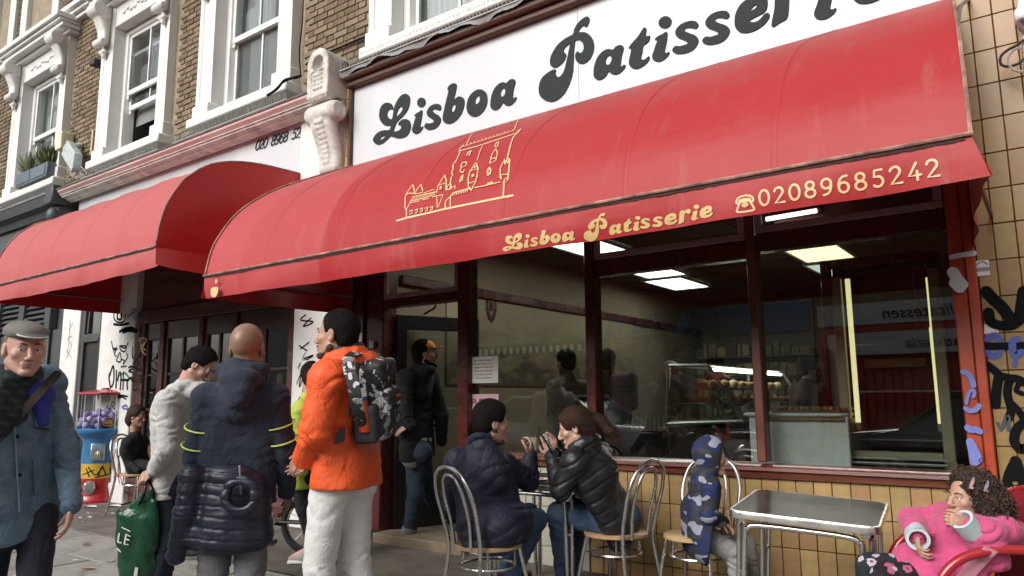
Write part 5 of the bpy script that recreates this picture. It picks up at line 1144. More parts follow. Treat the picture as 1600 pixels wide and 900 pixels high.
r = ramp(nt, [(0.40, (0.07, 0.045, 0.028)), (0.50, (0.22, 0.16, 0.09)), (0.66, (0.33, 0.25, 0.15))]); L_(mth(nt, 'MULTIPLY_ADD', hgt.outputs[0], 0.35, mth(nt, 'MULTIPLY', n.outputs[0], 0.72)), r.inputs[0]); L_(r.outputs[0], b_.inputs['Base Color']); MATS['mural_print'] = m
obj('mural', MB().box(-5.198, -5.185, 0.9, 5.2, 1.45, 2.42), m, ins, smooth=False)
f = MB(); V, F = curve_fill([[(-.10, .18), (.10, .18), (.10, -.02), (.06, -.12), (0, -.17), (-.06, -.12), (-.10, -.02)], [(-.06, .13), (-.06, 0), (0, -.1), (.06, 0), (.06, .13)]], 0.004)
c = un(768, 482, X=-5.18); f.add([(-5.182+v[2], c[1]+v[0], c[2]+v[1]) for v in V], F); f.box(-5.184, -5.18, c[1]-.04, c[1]+.04, c[2]-.03, c[2]+.08); obj('crest', f, m_maroon, ins, smooth=False)
f = MB(); f.bbox(-5.15, -3.0, 7.55, 7.97, 0.1, 2.1, 0.02)
for k in range(5): f.bbox(-5.1, -3.05, 7.3, 7.549, 0.6+k*0.34, 0.62+k*0.34, 0.004)
obj('shelving', f, M('shop_shelving', (0.20, 0.16, 0.11), 0.6, var=0.3), ins)
f = MB()
for k in range(5):
    x = -5.05
    while x < -3.15: wd_ = random.uniform(.06, .16); f.bbox(x, x+wd_, 7.33, 7.5, 0.622+k*0.34, 0.64+k*0.34+random.uniform(.1, .27), 0.015); x += wd_+0.02
obj('shelf_stock', f, M('shelf_stock', (0.33, 0.26, 0.16), 0.6, var=0.3, rnd=0.7), ins, kind='stuff')
f = MB(); f.bbox(-3.0, -0.6, 7.85, 7.99, 1.0, 2.3, 0.01); obj('menu_board', f, M('menu_board', (0.62, 0.62, 0.60), 0.5, var=0.15, vs=8), ins)
em_cool = emitter('cool_light_panel', (0.92, 1.0, 0.93), 5.0); em_warm = emitter('warm_light_panel', (1.0, 0.86, 0.45), 2.2); em_dim = emitter('dim_light_panel', (0.82, 0.95, 0.88), 0.8)
for (x, y, mt, lab) in ((-4.2, 0.80, em_cool, 'added ceiling light panel nearest the street window, unseen behind the awning, lighting the doorway'), (-4.08, 2.15, em_cool, 'bright ceiling light panel showing through the fanlight nearest the door side'), (-4.22, 3.85, em_cool, 'bright ceiling light panel in the middle of the left row'), (-4.40, 5.15, em_cool, 'bright ceiling light panel farthest back in the left row'), (-2.12, 4.0, em_warm, 'yellowish ceiling light panel over the counter'), (-2.2, 5.3, em_dim, 'dim ceiling light panel behind the yellowish one')):  # the panel nearest the street is added, unseen, to brighten the doorway
    t = thing('ceiling_light', lab, 'ceiling light', (x, y, 2.98), group='ceiling lights inside the bakery')
    f = MB(); f.bbox(x-0.31, x-0.275, y-0.58, y+0.58, 2.955, 2.99, 0.004); f.bbox(x+0.275, x+0.31, y-0.58, y+0.58, 2.955, 2.99, 0.004); f.bbox(x-0.275, x+0.275, y-0.58, y-0.545, 2.955, 2.99, 0.004); f.bbox(x-0.275, x+0.275, y+0.545, y+0.58, 2.955, 2.99, 0.004); obj('frame', f, m_sash, t)
    obj('diffuser', MB().box(x-0.275, x+0.275, y-0.545, y+0.545, 2.968, 2.985), mt, t, smooth=False)
# two tubes fixed under the fanlight head
for (x0, y0, x1, y1, lab) in ((1197, 342.5, 1276, 329, 'upper bright fluorescent tube behind the right fanlight'), (1204, 357, 1287, 347, 'lower bright fluorescent tube behind the right fanlight')):
    a, b = un(x0, y0, Y=0.35), un(x1, y1, Y=0.35); t = thing('fluorescent_tube', lab, 'light tube', tuple((a+b)/2), group='fluorescent tubes behind the fanlight')
    obj('tube', MB().tube([a, b], 0.016, 10), emitter('tube_light', (1.0, 0.97, 0.86), 3.0), t); obj('batten', MB().bbox(a[0]-0.03, b[0]+0.03, 0.37, 0.41, min(a[2], b[2])-0.005, max(a[2], b[2])+0.03, 0.006), m_maroon, t)
f = MB(); f.bbox(-1.575, -0.46, 0.42, 0.46, 2.42, 2.94, 0.004); t = thing('light_box_board', 'dusty rose board behind the tubes in the right fanlight', 'board', (-1, 0.44, 2.4)); obj('panel', f, m_dust, t)
# counter with white front, display case, trays
YC = 0.20; a, b = un(1172, 690, Y=YC), un(1327, 690, Y=YC); zt = un(1250, 651, Y=YC)[2]
ct = thing('shop_counter', 'white fronted shop counter with a brown tray of pastries on top', 'counter', ((a[0]+b[0])/2, YC+.3, 0.1))
obj('front', MB().bbox(a[0], b[0], YC, YC+.05, 0.1, zt, 0.006), M('white_laminate', (0.70, 0.71, 0.69), 0.3, var=0.03), ct); obj('body', MB().bbox(a[0]+0.02, b[0]-0.01, YC+.052, YC+.6, 0.1, zt-0.01, 0.006), m_wallin, ct)
obj('top', MB().bbox(a[0]-0.03, b[0]-0.02, YC-.03, YC+.62, zt+0.001, zt+0.025, 0.008), M('white_top', (0.72, 0.72, 0.70), 0.3), ct)
obj('edge_trim', MB().bbox(a[0]+0.10, b[0]-0.015, YC-.022, YC-.002, zt-0.03, zt-0.002, 0.006), M('oak_trim', (0.24, 0.14, 0.06), 0.45, var=0.2, stretch=(0.5, 5, 5)), ct)
tr = thing('pastry_tray', 'brown tray of flat baked pastries lying on the white counter', 'tray', ((a[0]+b[0])/2, YC+.2, zt+0.03))
m_bake = M('baked_crust', (0.36, 0.19, 0.06), 0.6, var=0.45, vs=30, bump=0.4, rnd=0.35)
obj('tray', MB().bbox(a[0]+0.15, b[0]-0.05, YC+.02, YC+.42, zt+0.027, zt+0.04, 0.006), M('tray_brown', (0.20, 0.10, 0.045), 0.5), tr)
random.seed(5)
for i in range(12):
    for j in range(3): tag(obj('pastry', MB().ball((a[0]+0.2+i*0.045*(b[0]-a[0])/0.77, YC+.08+j*0.13, zt+0.05), (0.022*(b[0]-a[0])/0.77, 0.055, 0.016), 10), m_bake, smooth=True), 'flat golden pastry on the brown tray on the white counter', 'pastry', 'pastries on the counter tray')
Yd = 2.3
pr = [un(x, y, Y=Yd)[[0, 2]] for x, y in ((1042, 662), (1045, 571), (1106, 571), (1163, 658))]
dc = thing('display_case', 'slant fronted glass pastry display case lit by a white tube inside the bakery', 'display case', (pr[1][0], 3, 0.1))
f = MB()
for p, q_ in zip(pr, pr[1:]+pr[:1]): f.tube([(p[0], Yd, p[1]), (q_[0], Yd, q_[1])], 0.02, 6); f.tube([(p[0], 4.8, p[1]), (q_[0], 4.8, q_[1])], 0.02, 6)
for p in pr: f.tube([(p[0], Yd, p[1]), (p[0], 4.8, p[1])], 0.014, 6)
obj('frame', f, M('brushed_aluminium', (0.55, 0.54, 0.50), 0.35, metal=0.7), dc)
obj('end_glass', MB().prism([tuple(p) for p in pr], 'y', Yd+0.006, Yd+0.012), m_glass, dc, smooth=False)
obj('base', MB().bbox(pr[0][0], pr[3][0], Yd+0.02, 4.8, 0.1, pr[0][1]-0.03, 0.01), M('case_base', (0.10, 0.06, 0.045), 0.5), dc)
a2, b2 = un(1112, 589, Y=2.9), un(1180, 592, Y=4.6)
obj('case_light', MB().tube([(pr[2][0]+0.02, Yd+0.1, pr[2][1]-0.04), (pr[2][0]+0.02, 4.7, pr[2][1]-0.04)], 0.016, 8), emitter('case_tube', (1.0, 0.97, 0.85), 9.0), dc)
for k, zz in enumerate((pr[0][1]+0.02, pr[0][1]+0.20, pr[0][1]+0.36)):
    xr = pr[3][0]-0.04-(pr[3][0]-pr[2][0])*(zz-pr[3][1])/(pr[2][1]-pr[3][1])
    obj('shelf', MB().box(pr[0][0]+0.02, xr, Yd+0.03, 4.75, zz, zz+0.008), M('steel_shelf', (0.5, 0.5, 0.47), 0.3, metal=0.5), dc, smooth=False)
    for i in range(9):
        for j in range(2): tag(obj('cake', MB().ball((xr-0.08-j*0.13, Yd+0.12+i*0.26, zz+0.045), (0.055, 0.085, 0.035+0.02*random.random()), 10), [m_bake, M('cream_cake', (0.62, 0.50, 0.30), 0.6, var=0.3, rnd=0.3), M('custard_tart', (0.55, 0.33, 0.07), 0.5, var=0.3)][(i+j+k) % 3], smooth=True), ('brown baked cake', 'pale cream cake', 'yellow custard tart')[(i+j+k) % 3]+' on the '+('bottom', 'middle', 'top')[k]+' shelf of the glass display case', 'cake', 'cakes in the display case')
f = MB(); random.seed(8)
for i in range(16): x = -4.1+i*0.055; tag(obj('bottle', MB().lathe([(0.018, 0), (0.018, 0.11), (0.009, 0.14), (0.012, 0.16)], (x, 2.9, 0.94), 8), M('bottle_glass', (0.30, 0.30, 0.27), 0.2)), 'small drink bottle in the row standing on the dark low counter in the bakery', 'bottle', 'drink bottles on the low counter')
dk = thing('low_counter', 'long dark low counter inside the left bakery window', 'counter', (-3.9, 3, 0.1)); obj('body', MB().bbox(-4.9, pr[0][0]-0.05, 2.75, 3.4, 0.1, 0.92, 0.01), M('dark_counter', (0.028, 0.018, 0.014), 0.4, var=0.2), dk); obj('top', MB().bbox(-4.95, pr[0][0]-0.03, 2.7, 3.45, 0.921, 0.938, 0.004), m_maroon, dk)
# tall fridge cabinet in the right window
Yf = 0.34
fg = thing('display_fridge', 'tall bronze framed display fridge with two upright light tubes in the right window', 'fridge', (-0.85, 0.6, 0.1))
F_ = lambda x, y, Y=Yf: un(x, y, Y=Y)[[0, 2]]
m_bronze = M('bronze_aluminium', (0.36, 0.31, 0.20), 0.4, metal=0.2, var=0.12); m_cab = M('fridge_inside', (0.022, 0.018, 0.017), 0.5)
x0, x1 = F_(1322, 600)[0], F_(1470, 600)[0]; z0, z1 = F_(1400, 738)[1], F_(1380, 398)[1]
f = MB(); f.bbox(x0-0.05, x0+0.01, Yf, Yf+0.06, 0.1, z1-0.12, 0.004); f.bbox(x1-0.02, x1+0.045, Yf, Yf+0.06, 0.1, z1-0.12, 0.004); zb_ = F_(1390, 712)[1]; f.bbox(x0+0.012, x1-0.022, Yf+0.002, Yf+0.055, zb_-0.025, zb_+0.025, 0.004)
obj('door_frame', f, m_bronze, fg)
f = MB(); f.bbox(x0-0.11, x0-0.052, Yf-0.02, Yf+0.06, F_(1312, 560)[1]+0.2, z1, 0.006); f.bbox(x1-0.10, x1-0.03, Yf-0.02, Yf+0.002, z1-0.5, z1, 0.006); f.bbox(x0-0.05, x1-0.102, Yf-0.02, Yf+0.05, z1-0.06, z1, 0.006); obj('surround', f, m_maroon, fg)
f = MB(); f.bbox(x0-0.05, x1+0.045, Yf+0.75, Yf+0.79, 0.1, z1, 0.004); f.bbox(x0-0.05, x0-0.02, Yf+0.061, Yf+0.75, 0.1, z1, 0.004); f.bbox(x1+0.015, x1+0.045, Yf+0.061, Yf+0.75, 0.1, z1, 0.004); f.bbox(x0-0.02, x1+0.015, Yf+0.061, Yf+0.75, z1-0.04, z1, 0.004); f.bbox(x0-0.02, x1+0.015, Yf+0.061, Yf+0.75, 0.1, 0.16, 0.004); obj('cabinet', f, m_cab, fg)
for (xa_, ya_, xb_, yb_) in ((1325, 436, 1340, 660), (1447, 434, 1472, 662)):
    p, q_ = un(xa_, ya_, Y=Yf+0.1), un(xb_, yb_, Y=Yf+0.1); xm = (p[0]+q_[0])/2
    obj('light_tube', MB().tube([(xm, Yf+0.1, p[2]), (xm, Yf+0.1, q_[2])], 0.017, 8), emitter('fridge_tube', (1.0, 0.86, 0.42), 1.0), fg); obj('tube_cap', MB().tube([(xm, Yf+0.1, q_[2]-0.002), (xm, Yf+0.1, q_[2]-0.05)], 0.019, 8), m_bronze, fg)
for zz in (1.0, 1.32, 1.64): obj('shelf', MB().box(x0-0.018, x1+0.012, Yf+0.2, Yf+0.74, zz, zz+0.012), M('fridge_shelf', (0.10, 0.10, 0.09), 0.4), fg, smooth=False)
f = MB(); f.tube([(x0, Yf-0.06, 0.87), (x1, Yf-0.06, 0.87)], 0.010, 6); f.tube([(x0, Yf-0.06, 0.90), (x1, Yf-0.06, 0.90)], 0.008, 6); obj('rail', f, M('brushed_aluminium', (0.55, 0.54, 0.50), 0.35), fg)
# notices stuck inside the left window
def notice(label, x0, y0, x1, y1, mat, rows, ink, big=False):
    a, b = un(x0, y0, Y=0.012), un(x1, y1, Y=0.012); t = thing('window_notice', label, 'notice', tuple((a+b)/2)); obj('paper', MB().box(a[0], b[0], 0.012, 0.014, b[2], a[2]), mat, t, smooth=False)
    q = MB(); h = (a[2]-b[2])/(rows+1.6); w_ = b[0]-a[0]
    for i in range(rows):
        z = a[2]-h*(i+1.3); m_ = w_*(0.10+0.16*random.random()); x = a[0]+m_
        while x < b[0]-m_: l = random.uniform(.012, .035); q.add([(x, 0.0112, z), (min(x+l, b[0]-m_), 0.0112, z), (min(x+l, b[0]-m_), 0.0112, z+h*0.34), (x, 0.0112, z+h*0.34)], [(0, 1, 2, 3)]); x += l+0.008
    obj('print', q, ink, t, smooth=False); return t, a, b, h
notice('white typed notice with brown lines stuck in the left bakery window', 735, 558, 778, 598, m_paper, 6, M('brown_print', (0.33, 0.20, 0.12), 0.7))
t, a, b, h = notice('pink notice starting PLEASE in dark red capitals below the white one', 735, 616, 779, 662, M('pink_notice', (0.66, 0.42, 0.47), 0.7), 1, M('maroon_print', (0.20, 0.02, 0.03), 0.7))
for o in [x for x in t.children if x.name.startswith('print')]: bpy.data.objects.remove(o)
PL = {'P': [[(0, 0), (0, 1), (.5, 1), (.6, .78), (.5, .52), (0, .5)]], 'L': [[(0, 1), (0, 0), (.5, 0)]], 'E': [[(.55, 1), (0, 1), (0, 0), (.55, 0)], [(0, .5), (.45, .5)]], 'A': [[(0, 0), (.3, 1), (.6, 0)], [(.12, .35), (.48, .35)]], 'S': [[(.55, .85), (.3, 1), (.05, .8), (.5, .35), (.3, 0), (0, .15)]], 'I': [[(0.1, 0), (.1, 1)]]}
def caps(owner, word, x, y, z, h, w, mat, step=0.78):
    q = MB()
    for ch in word:
        for k, pth in enumerate(PL[ch]): ribbon(q, [(x+u*h*0.9, y-0.0002*k, z+v*h) for u, v in pth], w)
        x += h*step
    obj('lettering', q, mat, owner, smooth=False)
hz = (b[0]-a[0])/5.6; caps(t, 'PLEASE', a[0]+0.02, 0.0112, a[2]-0.045-hz, hz, hz*0.22, MATS['maroon_print'])
q = MB()
for i in range(4): q.box(a[0]+0.03, b[0]-0.05-0.02*i, 0.0108, 0.0112, a[2]-0.115-hz-0.035*i, a[2]-0.098-hz-0.035*i)
obj('print', q, MATS['maroon_print'], t, smooth=False)
for (px, py, s, mt, lab) in ((562, 527, 0.035, m_paper, 'small white sticker on the maroon door jamb by the orange jacket'), (580, 538, 0.03, M('grey_sticker', (0.4, 0.38, 0.38), 0.6), 'small grey sticker on the maroon door jamb')):
    c = un(px, py, Y=-0.063); o = obj('sticker', MB().box(c[0]-s, c[0]+s, -0.064, -0.0615, c[2]-s*1.2, c[2]+s*1.2), mt, org=tuple(c), smooth=False); o.data.update(); tag(o, lab, 'sticker')

# ================================================================ FURNITURE ON THE PAVEMENT
m_chrome = M('chromed_tube', (0.62, 0.61, 0.59), 0.22, metal=0.95, var=0.08, vs=20); m_seat = M('beech_seat', (0.50, 0.32, 0.16), 0.4, var=0.18, vs=3, stretch=(1, 8, 8), coat=0.3)
def bistro_chair(label, x, y, rz):
    t = thing('bistro_chair', label, 'chair', (x, y, 0.012), rz, 'chrome bistro chairs with round wooden seats', world=False)
    obj('seat', MB().lathe([(0.0, 0.437), (0.188, 0.437), (0.198, 0.442), (0.198, 0.456), (0.190, 0.462), (0.0, 0.455)], (0, 0, 0), 40, caps=False), m_seat, t)
    outer = smoothpath([(-0.205, -0.235, 0.0), (-0.185, -0.19, 0.22), (-0.168, -0.165, 0.44), (-0.185, -0.195, 0.60), (-0.19, -0.235, 0.74), (-0.135, -0.27, 0.86), (0, -0.285, 0.905), (0.135, -0.27, 0.86), (0.19, -0.235, 0.74), (0.185, -0.195, 0.60), (0.168, -0.165, 0.44), (0.185, -0.19, 0.22), (0.205, -0.235, 0.0)], 5)
    obj('back_hoop', MB().tube(outer, 0.0125, 10), m_chrome, t)
    inner = smoothpath([(-0.085, -0.175, 0.437), (-0.098, -0.19, 0.58), (-0.105, -0.23, 0.72), (-0.07, -0.262, 0.83), (0, -0.272, 0.86), (0.07, -0.262, 0.83), (0.105, -0.23, 0.72), (0.098, -0.19, 0.58), (0.085, -0.175, 0.437)], 5)
    obj('inner_hoop', MB().tube(inner, 0.0105, 10), m_chrome, t)
    for s in (-1, 1): obj('leg', MB().tube(smoothpath([(s*0.135, 0.125, 0.436), (s*0.16, 0.16, 0.25), (s*0.185, 0.20, 0.0)], 4), 0.0115, 10), m_chrome, t)
    obj('ring', MB().tube([(0.158*math.cos(a), 0.158*math.sin(a), 0.335) for a in np.linspace(0, 2*math.pi, 36)[:-1]], 0.009, 8, closed=True), m_chrome, t)
    f = MB()
    for a in (0.9, 2.24, 3.75, 5.67): f.tube([(0.15*math.cos(a), 0.15*math.sin(a), 0.437), (0.158*math.cos(a), 0.158*math.sin(a), 0.335)], 0.007, 6)
    obj('strut', f, m_chrome, t, kind='stuff'); return t
CH1 = un(763, 851, Z=0.46); CH2 = un(962, 833, Z=0.46); CH3 = un(1088, 838, Z=0.46)
bistro_chair('chrome bistro chair the man in the navy jacket sits on', CH1[0], CH1[1], math.radians(-18))
bistro_chair('chrome bistro chair under the woman in the black quilted jacket', CH2[0], CH2[1], math.radians(84))
bistro_chair('chrome bistro chair against the tiles with the camouflage hooded child on it', CH3[0], CH3[1], math.radians(176))
def cafe_table(label, x, y, rz, w_, d_):
    t = thing('cafe_table', label, 'table', (x, y, 0.01), rz, 'square cafe tables with chromed legs', world=False)
    obj('top', MB().bbox(-w_/2+0.004, w_/2-0.004, -d_/2+0.004, d_/2-0.004, 0.702, 0.7335, 0.002), M('dark_table_top', (0.05, 0.037, 0.028), 0.16, var=0.15, vs=3, bump=0.02, bs=20, spec=.03), t)
    r = MB(); c = 0.05
    path = []
    for cx_, cy_, a0 in ((w_/2-c, d_/2-c, 0), (-w_/2+c, d_/2-c, 90), (-w_/2+c, -d_/2+c, 180), (w_/2-c, -d_/2+c, 270)):
        for a in range(0, 91, 18): path.append((cx_+c*math.cos(math.radians(a0+a)), cy_+c*math.sin(math.radians(a0+a))))
    n = len(path); pr_ = [(-0.01, 0.701), (0.004, 0.699), (0.006, 0.703), (0.006, 0.730), (0.004, 0.7338), (-0.006, 0.7345)]
    vs_, fs_ = [], []
    for i, p in enumerate(path):
        l = math.hypot(p[0], p[1])
        for dx, z in pr_: vs_.append((p[0]*(1+dx/l*1.3), p[1]*(1+dx/l*1.3), z))
    m_ = len(pr_)
    for i in range(n):
        for k in range(m_-1): fs_.append((i*m_+k, ((i+1) % n)*m_+k, ((i+1) % n)*m_+k+1, i*m_+k+1))
    obj('rim', r.add(vs_, fs_), M('worn_bright_rim', (0.66, 0.65, 0.62), 0.3, metal=0.85, var=0.10, vs=12, bump=0.05, bs=60), t)
    e = 0.035
    for s in (-1, 1):
        for ax_ in (0, 1):
            h = (w_ if ax_ == 0 else d_)/2-0.075; o = (d_ if ax_ == 0 else w_)/2-e
            pts = [(-h-0.022, 0, 0.0), (-h-0.006, 0, 0.60), (-h+0.008, 0, 0.645), (-h+0.05, 0, 0.668), (0, 0, 0.672), (h-0.05, 0, 0.668), (h-0.008, 0, 0.645), (h+0.006, 0, 0.60), (h+0.022, 0, 0.0)]
            pts = [(p[0], s*o, p[2]) if ax_ == 0 else (s*o, p[0], p[2]) for p in pts]; obj('leg', MB().tube(smoothpath(pts, 3), 0.0135, 10), m_chrome, t)
    f = MB()
    for sx in (-1, 1):
        for sy in (-1, 1): f.tube([(sx*(w_/2-0.07), sy*(d_/2-0.045), 0.43), (sx*(w_/2-0.045), sy*(d_/2-0.07), 0.43)], 0.008, 6); f.bbox(sx*(w_/2-0.055)-0.02, sx*(w_/2-0.055)+0.02, sy*(d_/2-0.055)-0.02, sy*(d_/2-0.055)+0.02, 0.67, 0.699, 0.004)
    obj('bolt', f, m_chrome, t, kind='stuff'); return t
cafe_table('cafe table with a coffee glass and saucer between the seated man and woman', -2.90, -0.60, math.radians(3), 0.70, 0.70)
cafe_table('empty shiny cafe table beside the camouflage child and the girl in pink', -1.121, -0.938, math.radians(6.5), 0.665, 0.675).rotation_euler = (0.043, 0.055, 0.113)
# on the first table: saucer and a phone-sized dark thing
c = un(842, 752, Z=0.75); sa_ = thing('saucer', 'white saucer with a small spoon on the table between the man and woman', 'saucer', (c[0], c[1], 0.748)); obj('dish', MB().lathe([(0.0, 0.75), (0.035, 0.75), (0.07, 0.764), (0.073, 0.768), (0.035, 0.757), (0.0, 0.755)], (c[0], c[1], 0), 28, caps=False), M('white_china', (0.75, 0.75, 0.73), 0.15, var=0.02), sa_); obj('spoon', MB().tube([(c[0]-0.06, c[1]+0.02, 0.772), (c[0]+0.05, c[1]-0.02, 0.770)], 0.003, 6), m_chrome, sa_)
# red metal armchair
RCH = un(1512, 868, d=3.17)
def red_chair(x, y, rz):
    t = thing('red_armchair', 'red tubular armchair with woven red back holding the girl in pink', 'armchair', (x, y, 0.0), rz, world=False)
    m_r = M('red_enamel', (0.36, 0.016, 0.022), 0.25, var=0.1, coat=0.5); m_w = M('red_weave', (0.25, 0.014, 0.022), 0.5, var=0.2, bump=0.6, bs=160)
    for s in (-1, 1):
        pts = smoothpath([(s*0.245, 0.24, 0.0), (s*0.255, 0.255, 0.30), (s*0.262, 0.235, 0.52), (s*0.268, 0.16, 0.635), (s*0.27, 0.03, 0.685), (s*0.268, -0.12, 0.688), (s*0.26, -0.235, 0.68)], 6); obj('arm', MB().tube(pts, 0.019, 12), m_r, t)
        obj('leg', MB().tube([(s*0.235, -0.30, 0.0), (s*0.245, -0.215, 0.45), (s*0.25, -0.28, 0.86)], 0.014, 10), m_r, t)
    obj('seat', MB().bbox(-0.235, 0.235, -0.22, 0.245, 0.415, 0.445, 0.012), m_w, t)
    b = MB(); P = []
    for j in range(8):
        f = j/7; P.append([(0.255*u, -0.218-0.075*f-0.05*(1-u*u), 0.44+0.46*f-0.05*u*u*f) for u in np.linspace(-1, 1, 13)])
    b.grid(P); b.grid([[(p[0], p[1]-0.016, p[2]) for p in r] for r in P]); 
    obj('backrest', b, m_w, t); obj('back_rim', MB().tube([(p[0], p[1]-0.008, p[2]) for p in P[-1]], 0.013, 8), m_r, t); obj('seat_rail', MB().tube([(-0.245, 0.25, 0.43), (0.245, 0.25, 0.43)], 0.013, 8), m_r, t); return t
RCH_RZ = math.radians(118)
red_chair(RCH[0], RCH[1], RCH_RZ)

# ---- gumball machine
g0 = un(159, 700, d=9.95); gx, gy = g0[0], g0[1]
gm = thing('gumball_machine', 'red, yellow and blue gumball machine with a clear top full of lilac balls', 'vending machine', (gx, gy, 0))
m_gred = M('gumball_red', (0.38, 0.018, 0.022), 0.3, var=0.12, coat=0.4, dirt=(0.15, 0.02, 0.02), ds=4, dl=(0.6, 0.85)); m_gblue = M('gumball_blue', (0.035, 0.16, 0.36), 0.35, var=0.12, dirt=(0.02, 0.06, 0.12), ds=5, dl=(0.6, 0.85)); m_gyel = M('gumball_yellow', (0.55, 0.36, 0.045), 0.4, var=0.15, dirt=(0.2, 0.12, 0.03), ds=6, dl=(0.55, 0.8))
def lath(nm, prof, mt, n=28): return obj(nm, MB().lathe(prof, (gx, gy, 0), n), mt, gm, smooth='auto' if n > 12 else False)
lath('base', [(0.32, 0.0), (0.325, 0.03), (0.29, 0.07), (0.285, 0.11), (0.265, 0.125), (0.262, 0.17), (0.235, 0.185), (0.23, 0.31)], m_gred); lath('yellow_band', [(0.23, 0.312), (0.23, 0.505)], m_gyel); lath('blue_body', [(0.235, 0.507), (0.228, 0.78), (0.25, 0.83)], m_gblue)
lath('collar', [(0.25, 0.831), (0.33, 0.90), (0.34, 0.915), (0.34, 0.945), (0.325, 0.955)], m_gblue); lath('lid', [(0.335, 1.40), (0.345, 1.415), (0.335, 1.43), (0.20, 1.462), (0.06, 1.475), (0.045, 1.495)], m_gred, 10)
cl = glass('clear_plastic', (0.93, 0.94, 0.95)); obj('globe', MB().lathe([(0.318, 0.956), (0.318, 1.399)], (gx, gy, 0), 10, caps=False), cl, gm, smooth=False)
fbar = MB()
for k in range(10): a = 2*math.pi*k/10; fbar.tube([(gx+0.319*math.cos(a), gy+0.319*math.sin(a), 0.956), (gx+0.319*math.cos(a), gy+0.319*math.sin(a), 1.40)], 0.005, 5)
obj('globe_rib', fbar, M('rib_plastic', (0.7, 0.7, 0.72), 0.3), gm)
src = None; random.seed(4); nb_ = 0
for k in range(110):
    r_ = 0.275*math.sqrt(random.random()); a = random.uniform(0, 6.28); z = 1.0+random.choice((0, 0.07, 0.14))+random.uniform(-.01, .02)
    if z > 1.1 and r_ < 0.1: z += 0.03
    if src is None: src = tag(obj('ball', MB().ball((0, 0, 0), 0.04, 12), M('lilac_ball', (0.42, 0.36, 0.62), 0.35, var=0.15, rnd=0.2), smooth=True), 'lilac ball in the clear top of the gumball machine', 'ball', 'lilac balls in the gumball machine'); src.location = (gx+r_*math.cos(a), gy+r_*math.sin(a), z)
    else: piece(src, None, (gx+r_*math.cos(a), gy+r_*math.sin(a), z))
vd = Vector((CAM[0]-gx, CAM[1]-gy, 0)).normalized(); vx = Vector((-vd.y, vd.x, 0))
def front(nm, mb, mt): mb.xf(lambda p: tuple(Vector((gx, gy, 0))+vx*p[0]+vd*p[1]+Vector((0, 0, p[2])))); return obj(nm, mb, mt, gm)
m_chr2 = M('dull_chrome', (0.55, 0.55, 0.54), 0.28, metal=0.8, var=0.15)
front('price_card', MB().bbox(0.0, 0.10, 0.285, 0.292, 0.99, 1.10, 0.003), M('orange_card', (0.55, 0.27, 0.04), 0.5)); q = MB(); q.bbox(0.005, 0.095, 0.2922, 0.2935, 1.005, 1.02, 0.0005); q.bbox(0.005, 0.095, 0.2922, 0.2935, 1.075, 1.09, 0.0005); front('card_stripe', q, m_ink)
front('coin_plate', MB().bbox(-0.125, 0.04, 0.222, 0.25, 0.545, 0.765, 0.008), m_chr2); q = MB().lathe([(0.05, 0), (0.05, 0.02), (0.02, 0.03), (0.02, 0.06)], (0, 0, 0), 14); q.xf(lambda p: (-0.03+p[0], 0.25+p[2], 0.62+p[1])); q.bbox(-0.045, -0.015, 0.30, 0.32, 0.57, 0.67, 0.006); front('coin_knob', q, m_chr2)
front('coin_label', MB().bbox(-0.10, 0.01, 0.2505, 0.254, 0.69, 0.745, 0.002), M('blue_label', (0.2, 0.35, 0.5), 0.5))
S = Solid(axis(-0.2, 0.2, 0.01), axis(0.1, 0.4, 0.01), axis(0.0, 0.4, 0.01)); S.ell((-0.11, 0.235, 0.19), (0.075, 0.06, 0.10)); S.box((-0.11, 0.27, 0.22), (0.06, 0.03, 0.05), rad=0.02, k=0.03)
V, F = S.mesh(); V = np.array([tuple(Vector((gx, gy, 0))+vx*p[0]+vd*p[1]+Vector((0, 0, p[2]))) for p in V]); npobj('chute_flap', V, F, m_chr2, gm)
q = MB()
for k, pth in enumerate(([(-.16, .44), (-.12, .34)], [(-.2, .36), (-.08, .42)], [(-.02, .34), (.02, .46), (.07, .35)], [(-.14, .46), (-.05, .36), (.03, .47)], [(-.05, .33), (.1, .36)], [(.12, .36), (.12, .44), (.17, .40)])):
    ribbon(q, [tuple(Vector((gx, gy, 0))+vx*a+vd*(math.sqrt(0.0529-a*a)+0.003+0.0003*k)+Vector((0, 0, b))) for a, b in smoothpath(pth, 6)], 0.014, normal=tuple(vd))
obj('scribble', q, m_ink, gm, smooth=False)

